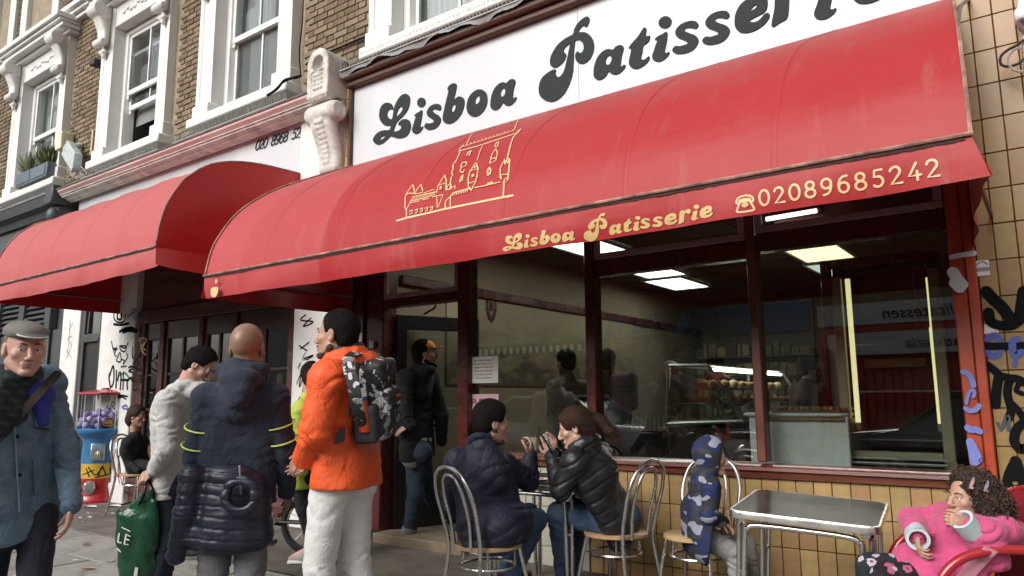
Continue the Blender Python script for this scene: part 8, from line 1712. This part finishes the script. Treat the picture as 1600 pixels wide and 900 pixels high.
def pony(S, P):
    S.ell(P(0, -.095, .03), (.035, .035, .035), k=.02); q0 = P(0, -.11, .03)
    for a, b_, ra, rb in ((P(0, -.115, .035), P(0, -.165, .0), .026, .034), (P(0, -.165, .0), P(-.01, -.205, -.09), .034, .034), (P(-.01, -.205, -.09), P(-.01, -.225, -.19), .032, .010)): S.cap(a, b_, ra, rb, k=.02)
hair_cap(hc, hR, .97, .014, .075, m_hairb, p8.t, low=-.075, extra=pony, amp=.005, freq=40, side_low=-.02, strands=(8000, .032, -1, -.55, .12))
ph = px(857, 693, d+.03); phn = thing('phone', 'black phone held up in the seated woman\'s hand', 'phone', tuple(ph)); Rp = hframe(math.radians(75), math.radians(30)); q = MB().bbox(-.036, .036, -.005, .005, -.075, .075, .004); q.xf(lambda p: tuple(ph+Rp@np.array(p))); obj('case', q, m_ink, phn); q = MB().bbox(-.032, .032, .0052, .0062, -.068, .068, .0004); q.xf(lambda p: tuple(ph+Rp@np.array(p))); obj('screen', q, M('phone_screen', (0.05, 0.05, 0.06), .08), phn)

# ---- 9 the child in the camouflage hood
m, nt, b_ = nodes_of('blue_camouflage'); tc = N(nt, 'ShaderNodeTexCoord'); cols = []; mp = N(nt, 'ShaderNodeMapping'); mp.inputs['Scale'].default_value = (1, 1, 1.7); nt.links.new(tc.outputs['Object'], mp.inputs[0])
for off, sc2 in ((0, 9), (3.7, 10), (8.1, 9.5)): q_ = N(nt, 'ShaderNodeTexNoise', Scale=float(sc2), Detail=1.0, Roughness=.4); va = N(nt, 'ShaderNodeVectorMath'); va.inputs[1].default_value = (off, off*1.3, off*.7); nt.links.new(mp.outputs[0], va.inputs[0]); nt.links.new(va.outputs[0], q_.inputs['Vector']); cols.append(q_.outputs[0])
def step(v, t): r_ = ramp(nt, [(0, (0, 0, 0)), (t, (1, 1, 1))], 'CONSTANT'); nt.links.new(v, r_.inputs[0]); return r_.outputs[0]
c_ = mixc(nt, step(cols[0], .53), (.018, .020, .030), (.011, .022, .085)); c_ = mixc(nt, step(cols[1], .57), c_, (.035, .038, .052)); c_ = mixc(nt, step(cols[2], .585), c_, (.27, .28, .36)); nt.links.new(c_, b_.inputs['Base Color']); b_.inputs['Roughness'].default_value = .85; m_camo = m
d = 4.42; hc = px(1111, 714, d); hR = hframe(math.radians(66), math.radians(-4)); pe = px(1100, 832, 4.42)
J = dict(neck=px(1100, 742, d), chest=px(1104, 778, d), pelvis=pe+[0, 0, 0], shL=px(1092, 758, d+.12), shR=px(1112, 762, d-.10), elL=px(1085, 800, d+.14), wrL=px(1120, 810, d+.16), elR=px(1108, 806, d-.15), wrR=px(1128, 815, d-.05), base=[pe[0], pe[1], 0])
fy = math.radians(82); ff = np.array([math.sin(fy), math.cos(fy), 0]); rr = np.array([math.cos(fy), -math.sin(fy), 0])
for q_, kx, ky, e in (('L', 1166, 852, .10), ('R', 1148, 864, -.10)): J['hip'+q_] = px(1104, 842, d+e*.6); J['kn'+q_] = px(kx, ky, d+e); J['ank'+q_] = J['kn'+q_]+ff*.03-[0, 0, .27]; J['toe'+q_] = J['ank'+q_]+ff*.12-[0, 0, .02]
p9 = Person('small child in blue camouflage hooded coat and grey joggers sitting sideways on a chair', J, m_skin_l, (hc, hR, .86), s_=.66, vox=.0048, hands={'L': ((.8, 0, -.4), (0, 0, 1), -1, .6), 'R': ((.8, .1, -.4), (0, 0, 1), 1, .6)})
eyes(hc, hR, .86, p9.t); S = p9.solid(); p9.torso(S, .032, 1.1, hem=.03)
for a in np.linspace(-1, 1, 3): S.cap(pe+p9.sh*a*.07+[0, 0, .12], pe+p9.sh*a*.085+[0, 0, -.06]+p9.fw*.02, .115, .125, k=.03)
Pq = p9.P; S.ell(Pq(0, -.012, .028), np.array([.105, .122, .122])*.86, hR, k=.01); S.ell(Pq(0, .005, -.045), np.array([.082, .092, .085])*.86, hR, k=.02); S.cap(Pq(0, -.02, -.09), p9.J['neck'], .058, .062, k=.02); S.cap(p9.J['neck'], p9.J['chest'], .066, .10, k=.03)
S.plane(Pq(0, .064, 0), hR@np.array([0, 1, -.10]), .012); p9.sleeves(S, (.092, .085, .062), 1.05); p9.crease(S, (.045, .009), (.08, .007), 3, .16); S.disp(wrinkle(.004, 20, 3)); p9.emit(S, 'camouflage_coat', m_camo); p9.trousers(M('child_jogger', (0.27, 0.27, 0.265), .9, var=.1, vs=40, bump=.3, bs=260, bd=.002, fold=.3), (.105, .088, .075), hem=1.0, amp=.007, waist=.0); p9.shoes(M('child_shoe', (0.04, 0.04, 0.05), .6), m_whitesole)

# ---- 10 the girl in pink in the red armchair
d = 3.12; hc = px(1512, 777, d-.01); hR = hframe(math.radians(-136), math.radians(2), .05); pe = np.array([RCH[0], RCH[1], .52])
J = dict(neck=px(1530, 815, d), chest=px(1507, 842, d+.02), pelvis=pe+np.array([-.06, -.05, 0.02]), shL=px(1540, 838, d-.14), shR=px(1478, 812, d+.16), elL=px(1556, 872, d-.12), wrL=px(1512, 822, d-.15), elR=px(1425, 812, d+.20), wrR=px(1433, 838, d-.02), base=[pe[0], pe[1], 0])
fy = RCH_RZ*-1; ff = np.array([math.sin(fy), math.cos(fy), 0]); rr = np.array([math.cos(fy), -math.sin(fy), 0]); pe = J['pelvis']
for q_, sg in (('L', -1), ('R', 1)): J['hip'+q_] = pe+rr*sg*.07+ff*.03; J['kn'+q_] = pe+rr*sg*.10+ff*.30+[0, 0, .0]; J['ank'+q_] = J['kn'+q_]+ff*.04-[0, 0, .30]; J['toe'+q_] = J['ank'+q_]+ff*.12-[0, 0, .02]
p10 = Person('girl with curly brown hair and clips in pink coat slouching in the red armchair', J, m_skin_p, (hc, hR, .79), s_=.74, vox=.0048, hands={'L': ((-.5, -.3, .25), (.3, -.9, .3), 1, 1.25), 'R': ((.1, -.5, -.6), (-.8, 0, .3), 1, .9)})
eyes(hc, hR, .79, p10.t, (.05, 0), m_hairb); m_pink = M('pink_fleece', (0.55, 0.075, 0.20), .9, fold=.3, var=.08, vs=9, bump=.4, bs=160, sheen=.2, bd=.002)
S = p10.solid(); p10.torso(S, .040, 1.12, hem=.06); p10.sleeves(S, (.084, .078, .060), .93); S.ell(p10.J['chest']-[0, 0, .02], (.13, .13, .14), k=.05); bk_ = -p10.fw; S.cap(p10.J['neck']+bk_*.04-p10.sh*.1, p10.J['neck']+bk_*.04+p10.sh*.1, .065, k=.03); S.ell(p10.J['neck']+bk_*.085-[0, 0, .02], (.12, .12, .07), k=.03)
for q_ in 'LR': S.cap(p10.J['hip'+q_]+[0, 0, .02], p10.J['hip'+q_]+(p10.J['kn'+q_]-p10.J['hip'+q_])*.35+[0, 0, .02], .095, .09, k=.04)
p10.crease(S, (.05, .012), (.10, .010), 6, .16); S.disp(wrinkle(.006, 15, 6)); p10.emit(S, 'pink_coat', m_pink)
S10 = S
st2 = panel_on(S10, [(1518, 868), (1540, 852), (1560, 862), (1525, 900), (1490, 905)], M('pale_pink_patch', (0.68, 0.30, 0.38), .9), 'pale_panel', p10.t, .012, dr=(2.2, 4.2))
P_ = [(1444, 850), (1446, 838), (1462, 833), (1478, 826), (1489, 812)]
zq_ = [panel_on(S10, [(x-1.5, y-2), (x+2, y-2.5), (x2+2, y2+1), (x2-1.5, y2+2)], M('pink_seam', (0.17, 0.02, 0.06), .9), 'seam', p10.t, .010, 3, (2.2, 4.2)) for (x, y), (x2, y2) in zip(P_, P_[1:])]
for q_ in 'LR':
    a, b_ = p10.J['el'+q_], p10.J['wr'+q_]; dv = unit(b_-a); u1 = unit(np.cross(dv, [0, 0, 1.])); u2 = np.cross(dv, u1); q = MB()
    for r0, r1 in ((.046, .046), (.034, .034)): q.grid([[tuple(b_+dv*t-dv*.02+(u1*math.cos(a_)+u2*math.sin(a_))*(r0+.002*math.sin(a_*3))) for a_ in np.linspace(0, 6.2832, 25)] for t in (-.02, .02, .062)])
    q.grid([[tuple(b_+dv*.042+(u1*math.cos(a_)+u2*math.sin(a_))*r0) for a_ in np.linspace(0, 6.2832, 25)] for r0 in (.034, .046)]); obj('pale_cuff', q, M('ice_blue_knit', (0.52, 0.60, 0.64), .9), p10.t)
m, nt, b_ = nodes_of('floral_leggings'); tc = N(nt, 'ShaderNodeTexCoord'); vo = N(nt, 'ShaderNodeTexVoronoi', Scale=17.0); nt.links.new(tc.outputs['Object'], vo.inputs['Vector']); nz = N(nt, 'ShaderNodeTexNoise', Scale=70.0); nt.links.new(tc.outputs['Object'], nz.inputs['Vector'])
dd_ = mth(nt, 'MULTIPLY_ADD', nz.outputs[0], .30, vo.outputs[0]); r1 = ramp(nt, [(0, (.30, .05, .12)), (.28, (.62, .58, .60)), (.50, (.020, .022, .034))], 'CONSTANT'); nt.links.new(dd_, r1.inputs[0]); sp_ = N(nt, 'ShaderNodeSeparateColor'); nt.links.new(vo.outputs[1], sp_.inputs[0]); r2 = ramp(nt, [(0, (.75, .75, .78)), (.6, (.62, .18, .30))], 'CONSTANT'); nt.links.new(sp_.outputs[0], r2.inputs[0]); nt.links.new(mixc(nt, 1.0, r1.outputs[0], r2.outputs[0], 'MULTIPLY'), b_.inputs['Base Color']); b_.inputs['Roughness'].default_value = .9
p10.trousers(m, (.098, .078, .06), hem=1.0, amp=.004, name='floral_leggings', waist=.02); p10.shoes(M('girl_shoe', (0.3, 0.08, 0.15), .6), m_whitesole)
def mop(S, P):
    for a, r_ in (((.0, -.06, .03), .105), ((-.03, -.09, -.03), .10), ((.03, -.10, -.02), .10), ((.0, -.13, -.05), .09), ((.0, -.02, .065), .085), ((-.055, -.06, -.03), .05), ((.055, -.06, -.03), .05), ((0, -.15, -.10), .06)): S.ell(P(*a), (r_*.82,)*3, k=.03)
m_curl = M('curly_brown_hair', (0.060, 0.032, 0.020), .5, var=.5, vs=30, rnd=.45, bump=.4)
hh = hair_cap(hc, hR, .79, .008, .040, M('curly_hair_base', (0.022, 0.012, 0.008), .7, var=.4, vs=30), p10.t, low=-.16, extra=mop, amp=.012, freq=34, side_low=-.05, strands=(9000, .028, -.3, -.6, .8))
q = MB(); rg = np.random.default_rng(2); co = np.zeros((len(hh.data.vertices), 3), np.float32); hh.data.vertices.foreach_get('co', co.ravel()); no = np.zeros_like(co); hh.data.vertices.foreach_get('normal', no.ravel()); o0_ = np.array(ORG[p10.t.name])
for i in rg.choice(len(co), min(1500, len(co)), replace=False):
    b0 = co[i]+o0_; n_ = no[i]; loc = hR.T@(b0-hc)
    if loc[1] > .045 and loc[2] < .08: continue
    back = max(0, min(1, (.05-loc[1])/.12)); t_ = unit(np.cross(n_, rg.normal(size=3))); b_ = np.cross(n_, t_); dirn = unit(n_*.45+rg.normal(size=3)*.55+np.array([0, 0, -.55])); L_ = rg.uniform(.025, .06)*(.4+.8*back); r_ = rg.uniform(.004, .0085)*(.5+.6*back); ph_ = rg.uniform(0, 6.28); e1 = unit(np.cross(dirn, [.3, .2, .9])); e2 = np.cross(dirn, e1)
    q.tube([b0-n_*.004+dirn*L_*t+(e1*math.cos(ph_+t*9)+e2*math.sin(ph_+t*9))*r_ for t in np.linspace(0, 1, 9)], [.0021]*8+[.0008], 4)
obj('curl', q, m_curl, hh, smooth=True, kind='stuff')
Pq = p10.P
for (x_, y_, z_, nm, mt) in ((-.058, .050, .095, 'pink_hair_clip', M('clip_pink', (0.75, 0.45, 0.45), .3)), (-.092, -.005, .085, 'grey_hair_clip', M('clip_grey', (0.38, 0.34, 0.42), .3))):
    c_ = Pq(x_, y_, z_); 
    c_ = c_-unit(_f)*.03; ribbon(q := MB(), smoothpath([c_+U2*.020+R2*.008, c_+R2*.006, c_-U2*.020-R2*.006, c_-R2*.004-U2*.005, c_+U2*.02+R2*.008], 4), .007, normal=tuple(-_f)); ribbon(q, [c_-U2*.02-R2*.008, c_-U2*.022+R2*.004], .008, off=tuple(-_f*.001), normal=tuple(-_f)); obj(nm, q, mt, p10.t, smooth=False)

# ---- 11, 12 inside: the man behind the counter and a customer; 13 the seated child by the gumball machine
d = 8.3; hc = px(1265, 578, d); hR = hframe(math.radians(70), 0)
J = dict(neck=px(1262, 600, d), chest=px(1262, 630, d), pelvis=px(1262, 690, d), shL=px(1244, 610, d+.15), shR=px(1284, 610, d-.12), elL=px(1240, 645, d+.15), wrL=px(1250, 655, d-.05), elR=px(1296, 645, d-.1), wrR=px(1280, 655, d-.15)); J.update(legs_under(J['pelvis'], math.radians(40), 1.75))
p11 = Person('dark haired man with glasses in brown and black top standing behind the bakery counter', J, m_skin_t, (hc, hR, 1.0), vox=.009); S = p11.solid(.012); p11.torso(S, .025, 1, hem=0); p11.sleeves(S, (.07, .06, .05)); S.disp(wrinkle(.006, 14, 1)); p11.emit(S, 'brown_jacket', M('brown_jacket_cloth', (0.09, 0.045, 0.025), .85)); p11.trousers(m_blk2); p11.shoes(m_blk2); hair_cap(hc, hR, 1.0, .02, .07, m_hair, p11.t, h=.009, low=-.05); eyes(hc, hR, 1.0, p11.t)
S = p11.solid(.012); p11.torso(S, .032, .55, hem=0); S.plane(p11.J['chest']+[0, 0, .04], (0, 0, 1)); p11.emit(S, 'black_apron', m_blk2); q = MB()
for e in (-1, 1): q.tube([p11.P(e*.033+.022*math.cos(a), .098, .0+.018*math.sin(a)) for a in np.linspace(0, 6.283, 15)[:-1]], .0025, 5, closed=True); q.tube([p11.P(e*.055, .096, .004), p11.P(e*.078, .0, .0)], .0022, 5)
q.tube([p11.P(-.011, .10, .003), p11.P(.011, .10, .003)], .0022, 5); obj('glasses', q, m_ink, p11.t)
d = 7.6; hc = px(950, 565, d); hR = hframe(math.radians(-10), math.radians(-4))
J = dict(neck=px(950, 590, d), chest=px(952, 630, d), pelvis=px(955, 700, d), shL=px(928, 604, d), shR=px(974, 604, d+.05), elL=px(924, 650, d), wrL=px(930, 690, d+.1), elR=px(980, 650, d), wrR=px(976, 690, d+.1)); J.update(legs_under(J['pelvis'], math.radians(-20), 1.78))
p12 = Person('customer in dark clothes with a red and black backpack inside the bakery', J, m_skin_t, (hc, hR, 1.0), vox=.009); S = p12.solid(.012); p12.torso(S, .03, 1.1, hem=0); p12.sleeves(S); p12.emit(S, 'dark_coat', m_blk2); p12.trousers(m_blk2); p12.shoes(m_blk2); hair_cap(hc, hR, 1.0, .012, .05, m_hair, p12.t, h=.009, low=-.08)
c_ = px(975, 612, d-.2); S = Solid(*[axis(c_[i]-.3, c_[i]+.3, .012) for i in range(3)]); S.box(c_, (.13, .10, .19), hR, rad=.06); S.disp(wrinkle(.006, 18, 3)); V, F = S.mesh(); b12 = thing('backpack', 'red and black backpack worn by the customer inside the bakery', 'backpack', tuple(c_)); npobj('pack', V, F, M('red_pack', (0.16, 0.02, 0.018), .7, var=.3, dirt=(0.01, 0.01, 0.011), ds=6, dl=(.42, .55)), b12)
d = 8.7; hc = px(214, 650, d); hR = hframe(math.radians(60), math.radians(-10)); pe = px(216, 735, d); pe[2] = .56
J = dict(neck=px(210, 682, d), chest=px(209, 708, d), pelvis=pe, shL=px(200, 692, d-.1), shR=px(222, 692, d+.1), elL=px(200, 722, d-.12), wrL=px(216, 735, d-.2), elR=px(226, 722, d+.1), wrR=px(228, 738, d-.05), base=[pe[0], pe[1], 0]); fy = math.radians(70); ff = np.array([math.sin(fy), math.cos(fy), 0]); rr = np.array([math.cos(fy), -math.sin(fy), 0])
for q_, sg in (('L', -1), ('R', 1)): J['hip'+q_] = pe+rr*sg*.07; J['kn'+q_] = pe+rr*sg*.09+ff*.34; J['ank'+q_] = np.array([*(pe+rr*sg*.09+ff*.36)[:2], .09]); J['toe'+q_] = J['ank'+q_]+ff*.13-[0, 0, .03]
p13 = Person('young person with brown hair in black sitting low behind the man in the grey hoodie', J, m_skin_p, (hc, hR, .95), s_=.85, vox=.009); S = p13.solid(.011); p13.torso(S, .03, 1, hem=.02); p13.sleeves(S); S.disp(wrinkle(.007, 14, 2)); p13.emit(S, 'black_jacket', m_blk2); p13.trousers(m_blk2, waist=.02); p13.shoes(M('tan_sandal', (0.4, 0.25, 0.13), .7)); hair_cap(hc, hR, .95, .022, .06, m_hairb, p13.t, h=.009, low=-.13, amp=.006, freq=40, extra=lambda S, P: S.ell(P(0, -.07, -.06), (.07, .06, .08), k=.03))
bistro_chair('chrome bistro chair by the gumball machine under the young person in black', pe[0], pe[1], -fy)
d = 7.2; hc = px(884, 566, d); hR = hframe(math.radians(-70), math.radians(-6))
J = dict(neck=px(886, 592, d), chest=px(888, 630, d), pelvis=px(888, 700, d), shL=px(866, 606, d-.1), shR=px(908, 606, d+.1), elL=px(862, 650, d-.1), wrL=px(868, 688, d-.2), elR=px(912, 650, d), wrR=px(906, 690, d)); J.update(legs_under(J['pelvis'], math.radians(-70), 1.75))
p14 = Person('customer in grey patterned top standing inside the left bakery window', J, m_skin_t, (hc, hR, 1.0), vox=.009); S = p14.solid(.012); p14.torso(S, .03, 1.05, hem=0); p14.sleeves(S); S.disp(wrinkle(.006, 13, 3)); p14.emit(S, 'grey_top', M('grey_patterned_knit', (0.16, 0.15, 0.13), .9, var=.5, vs=22)); p14.trousers(m_blk2); p14.shoes(m_blk2); hair_cap(hc, hR, 1.0, .014, .05, m_hair, p14.t, h=.009, low=-.08)
# ================================================================ ACROSS THE STREET (seen mirrored in the bakery windows)
YO = -16.0
obj('far_pavement', MB().box(-70, 40, -60, -15.6, -0.155, 0.0), M('far_paving', (0.24, 0.235, 0.22), .9, var=.15), kind='structure')
m_obr = M('far_brick', (0.20, 0.135, 0.085), .9, var=.3, vs=3); m_ogrey = M('far_grey_render', (0.34, 0.345, 0.35), .85, var=.1); m_oblue = M('blue_fascia_paint', (0.045, 0.13, 0.30), .4, var=.1); m_ored = M('far_red_paint', (0.40, 0.03, 0.028), .45, var=.12); m_oglass = M('far_window', (0.03, 0.035, 0.04), .08)
def opposite(label, x0, x1, hgt, mat, floors=2, y=YO, wn=3):
    t = thing('terrace_house', label, 'house', ((x0+x1)/2, y-4, 0)); obj('wall', MB().box(x0, x1, y-8, y, 0, hgt), mat, t, smooth=False); obj('parapet', MB().bbox(x0, x1, y-.3, y+.12, hgt, hgt+.35, .02), m_ogrey, t)
    for f in range(floors):
        for k in range(wn):
            cx = x0+(x1-x0)*(k+.5)/wn; z = 4.7+f*3.0; w_ = MB(); w_.box(cx-.62, cx+.62, y-.02, y+.06, z-.1, z+1.9); o = obj('window', w_, m_white, t, smooth=False); obj('pane', MB().box(cx-.5, cx+.5, y+.061, y+.066, z, z+1.8), m_oglass, o, smooth=False); obj('glazing_bar', MB().box(cx-.5, cx+.5, y+.067, y+.085, z+.87, z+.93), m_white, o, smooth=False)
    return t
h1 = opposite('brick house with the white board and red shopfront across the street', -5.2, 0.6, 4.9, m_obr, 0); h2 = opposite('grey rendered house with the blue shop fascia across the street', -11.5, -5.25, 4.9, m_ogrey, 0, wn=4); h3 = opposite('brick house with the green awning across the street', -19, -11.55, 4.9, m_obr, 0, wn=4)
h4 = opposite('brick terrace house right of the red shopfront across the street', .65, 9, 4.9, m_obr, 0, wn=4); h5 = opposite('pale terrace house farthest left across the street', -32, -19.05, 4.9, m_ogrey, 0, wn=6); h6 = opposite('pale terrace house farthest right across the street', 9.05, 24, 4.9, m_ogrey, 0, wn=6)
def textmesh(s, x, y, z, h, mat, owner, shear=.2):
    cu = bpy.data.curves.new('tmp', 'FONT'); cu.body = s; cu.size = h; cu.shear = shear; cu.extrude = .012; o = bpy.data.objects.new('tmp', cu); COL.objects.link(o); me = o.to_mesh()
    q = MB().add([(x-v.co.x, y-v.co.z*-1, z+v.co.y) for v in me.vertices], [tuple(p.vertices) for p in me.polygons]); o.to_mesh_clear(); bpy.data.objects.remove(o); bpy.data.curves.remove(cu); return obj('lettering', q, mat, owner, smooth=False)
ds_ = thing('deli_shopfront', 'red shopfront with a white Delicatessen board seen mirrored in the right bakery window', 'shopfront', (-3, YO, 0))
obj('board', MB().bbox(-5.1, 0.5, YO+.05, YO+.12, 3.15, 3.72, .01), m_sign, ds_); textmesh('Delicatessen', -1.35, YO+.135, 3.28, .42, m_letter, ds_)
obj('lower_board', MB().bbox(-4.3, -0.4, YO+.35, YO+.40, 2.35, 2.92, .01), m_sign, ds_); textmesh('Patisserie', -1.6, YO+.415, 2.5, .36, m_letter, ds_)
q = MB(); q.bbox(-5.1, .5, YO+.03, YO+.08, 2.93, 3.148, .01); q.bbox(-5.1, -4.9, YO+.02, YO+.2, 0, 2.93, .01); q.bbox(.3, .5, YO+.02, YO+.2, 0, 2.93, .01)
for i in range(24): q.bbox(-4.88+i*.216, -4.88+i*.216+.2, YO+.02, YO+.07, 0.1, 2.92, .01)
obj('shutter', q, m_ored, ds_); obj('menu_board', MB().bbox(-4.0, -2.6, YO+.2, YO+.24, 2.02, 2.24, .01), M('orange_board', (0.55, 0.22, 0.06), .6), ds_)
bs = thing('blue_shopfront', 'shopfront with blue fascia and grey shutter mirrored in the bakery window', 'shopfront', (-8, YO, 0)); obj('fascia', MB().bbox(-11.4, -5.3, YO+.03, YO+.15, 3.1, 3.9, .01), m_oblue, bs); q = MB()
for i in range(22): q.bbox(-11.2, -5.5, YO+.02, YO+.06, .2+i*.13, .2+i*.13+.12, .01)
obj('shutter', q, M('roller_shutter', (0.27, 0.28, 0.29), .5, metal=.3), bs)
gs2 = thing('green_awning', 'green awning with black and white striped valance mirrored in the left bakery window', 'awning', (-14, YO+1, 2.6)); obj('canopy', MB().grid([[(x, YO+.02+1.4*j/3, 3.35-.28*j/3) for x in np.linspace(-17.5, -11.8, 20)] for j in range(4)]), M('green_canvas', (0.12, 0.22, 0.035), .8, var=.15), gs2)
q1, q2 = MB(), MB()
for i in range(32): (q1 if i % 2 else q2).box(-15.9+i*.13, -15.9+i*.13+.128, YO+1.43, YO+1.45, 2.78, 2.98)
obj('valance_stripe', q1, m_paper, gs2, smooth=False, kind='stuff'); obj('valance_stripe', q2, m_ink, gs2, smooth=False, kind='stuff')
# street tree
tr_ = thing('street_tree', 'leafy street tree across the road mirrored in the middle bakery window', 'tree', (-8.2, -13.2, 0)); q = MB(); q.tube([(-8.2, -13.2, 0), (-8.15, -13.2, 1.4), (-8.25, -13.1, 2.6), (-8.2, -13.1, 3.8)], [.13, .11, .09, .05], 9); rg = np.random.default_rng(9); tips = []
for i in range(14):
    a = rg.uniform(0, 6.28); z = rg.uniform(1.9, 3.6); L_ = rg.uniform(.7, 1.8); e = Vector((-8.2+L_*math.cos(a), -13.15+L_*math.sin(a), z+L_*.65)); q.tube(smoothpath([(-8.2, -13.15, z), Vector((-8.2, -13.15, z)).lerp(e, .5)+Vector((0, 0, .15)), e], 4), [.045]+[.03]*7+[.012], 6) if False else q.tube([(-8.2, -13.15, z), Vector((-8.2, -13.15, z)).lerp(e, .5)+Vector((0, 0, .12)), e], [.045, .03, .012], 6); tips.append(e)
obj('trunk', q, M('tree_bark', (0.09, 0.07, 0.05), .95, var=.3, bump=.6, bs=30), tr_); q = MB()
for i in range(5200):
    c = tips[int(rg.integers(len(tips)))]+Vector(rg.normal(size=3).tolist())*.42; u1 = Vector(rg.normal(size=3).tolist()).normalized(); u2 = u1.orthogonal().normalized(); s = rg.uniform(.03, .07); q.add([c-u1*s, c+u2*s*.5, c+u1*s, c-u2*s*.5], [(0, 1, 2, 3)])
obj('crown', q, M('tree_leaf', (0.07, 0.115, 0.035), .7, var=.3, rnd=.5), tr_, smooth=False, kind='stuff')
# parked cars and a scooter along the near kerb, behind the camera
def car(label, x, y, col, rz=0.0):
    t = thing('parked_car', label, 'car', (x, y, -.12), rz, 'cars parked along the near kerb', world=False); L, W = 4.25, 1.76
    prof = [(-2.12, .45), (-2.1, .72), (-1.95, .88), (-1.25, .95), (-.55, 1.40), (.1, 1.47), (1.05, 1.44), (1.75, 1.05), (2.08, .98), (2.13, .55), (2.05, .30), (-2.0, .28)]
    low = [(-2.12, .45), (-2.1, .72), (-1.95, .86), (-1.2, .93), (0, .95), (1.7, .99), (2.08, .93), (2.13, .55), (2.05, .30), (-2.0, .28)]
    bm = bmesh.new()
    vs = [bm.verts.new((p[0], s*W/2*(.97 if p[1] < .6 else 1), p[1])) for s in (-1, 1) for p in low]; n = len(low); bm.faces.new(vs[:n][::-1]); bm.faces.new(vs[n:]); [bm.faces.new((vs[i], vs[(i+1) % n], vs[n+(i+1) % n], vs[n+i])) for i in range(n)]; bmesh.ops.bevel(bm, geom=[e for e in bm.edges], offset=.07, segments=3, affect='EDGES'); bm.verts.index_update(); q = MB().add([v.co[:] for v in bm.verts], [[v.index for v in f.verts] for f in bm.faces]); bm.free()
    paint = M('car_paint_%d' % (hash(col) % 97), col, .25, coat=.8, var=.05, bump=0); obj('body', q, paint, t, smooth=True)
    g = MB(); top = [(-1.22, .92, .80), (-.52, 1.40, .62), (.1, 1.46, .62), (1.02, 1.43, .62), (1.72, 1.0, .78)]; g.grid([[(a, -w_, b) for a, b, w_ in top], [(a, w_, b) for a, b, w_ in top]])
    for s in (-1, 1): g.add([(a, s*w_, b) for a, b, w_ in top], [tuple(range(5))] if s > 0 else [tuple(range(4, -1, -1))])
    obj('greenhouse', g, m_oglass, t, smooth=False); r = MB().bbox(-.55, 1.05, -.60, .60, 1.445, 1.485, .015); obj('roof', r, paint, t)
    for s in (-1, 1): obj('pillar', MB().tube([(-1.2, s*.80, .93), (-.5, s*.625, 1.42), (1.02, s*.625, 1.45), (1.72, s*.78, 1.0)], .03, 6), paint, t)
    for sx in (-1.32, 1.33):
        for s in (-1, 1):
            w_ = MB(); w_.tube([(sx+.25*math.cos(a), s*.80, .32+.25*math.sin(a)) for a in np.linspace(0, 6.283, 25)[:-1]], .075, 8, closed=True); wl = obj('wheel', w_, m_tyre, t); f = MB()
            for k in range(5): a = k*1.2566; f.tube([(sx, s*.86, .32), (sx+.2*math.cos(a), s*.86, .32+.2*math.sin(a))], .022, 5)
            f.tube([(sx+.2*math.cos(a), s*.86, .32+.2*math.sin(a)) for a in np.linspace(0, 6.283, 25)[:-1]], .018, 6, closed=True); obj('rim', f, m_chrome, wl)
    for s in (-1, 1): obj('headlight', MB().ball((-2.02, s*.62, .70), (.12, .20, .085), 12), m_chrome, t, smooth=True); obj('tail_light', MB().ball((2.08, s*.66, .82), (.06, .16, .09), 12), M('tail_red', (.4, .02, .02), .2), t, smooth=True)
    obj('bumper', MB().bbox(-2.17, -2.05, -.7, .7, .34, .46, .03), m_blk, t); return t
car('dark parked car mirrored in the right bakery window', -0.75, -8.0, (.012, .013, .016)); car('silver parked car whose front is mirrored in the middle bakery window', -8.0, -7.9, (.45, .46, .47), math.pi); car('white parked car mirrored in the left bakery window', -13.6, -8.0, (.62, .62, .62))
sc_ = thing('motor_scooter', 'silver and black motor scooter mirrored in the middle bakery window', 'scooter', (-4.6, -7.15, -.12), world=False); S = Solid(axis(-.95, .95, .018), axis(-.35, .35, .018), axis(.05, 1.3, .018)); S.cap((-.55, 0, .95), (-.42, 0, .45), .11, .15, k=.05); S.cap((-.42, 0, .38), (.15, 0, .33), .12, k=.05, flat=((0, 0, 1), .6)); S.cap((.2, 0, .6), (.8, 0, .72), .17, .10, k=.06); S.cap((-.6, 0, .62), (-.75, 0, .5), .08, k=.04); V, F = S.mesh(); npobj('fairing', V, F, M('scooter_silver', (.50, .51, .53), .25, coat=.6), sc_)
for sx in (-.68, .62): obj('wheel', MB().tube([(sx+.21*math.cos(a), 0, .27+.21*math.sin(a)) for a in np.linspace(0, 6.283, 25)[:-1]], .06, 8, closed=True), m_tyre, sc_)
q = MB(); q.ball((.38, 0, .80), (.42, .15, .07), 14); obj('saddle', q, m_blk, sc_, smooth=True); q = MB().tube([(-.42, -.33, 1.06), (-.5, -.1, 1.0), (-.5, .1, 1.0), (-.42, .33, 1.06)], .016, 7); q.tube([(-.5, 0, 1.0), (-.66, 0, .3)], .03, 7); obj('handlebar', q, m_blk, sc_)
for s in (-1, 1): obj('mirror', MB().ball((-.46, s*.33, 1.24), (.02, .06, .045), 10), m_blk, sc_, smooth=True); obj('mirror_stalk', MB().tube([(-.45, s*.25, 1.04), (-.46, s*.32, 1.22)], .006, 5), m_blk, sc_)
obj('headlight', MB().ball((-.63, 0, .88), (.05, .09, .07), 12), m_chrome, sc_, smooth=True)
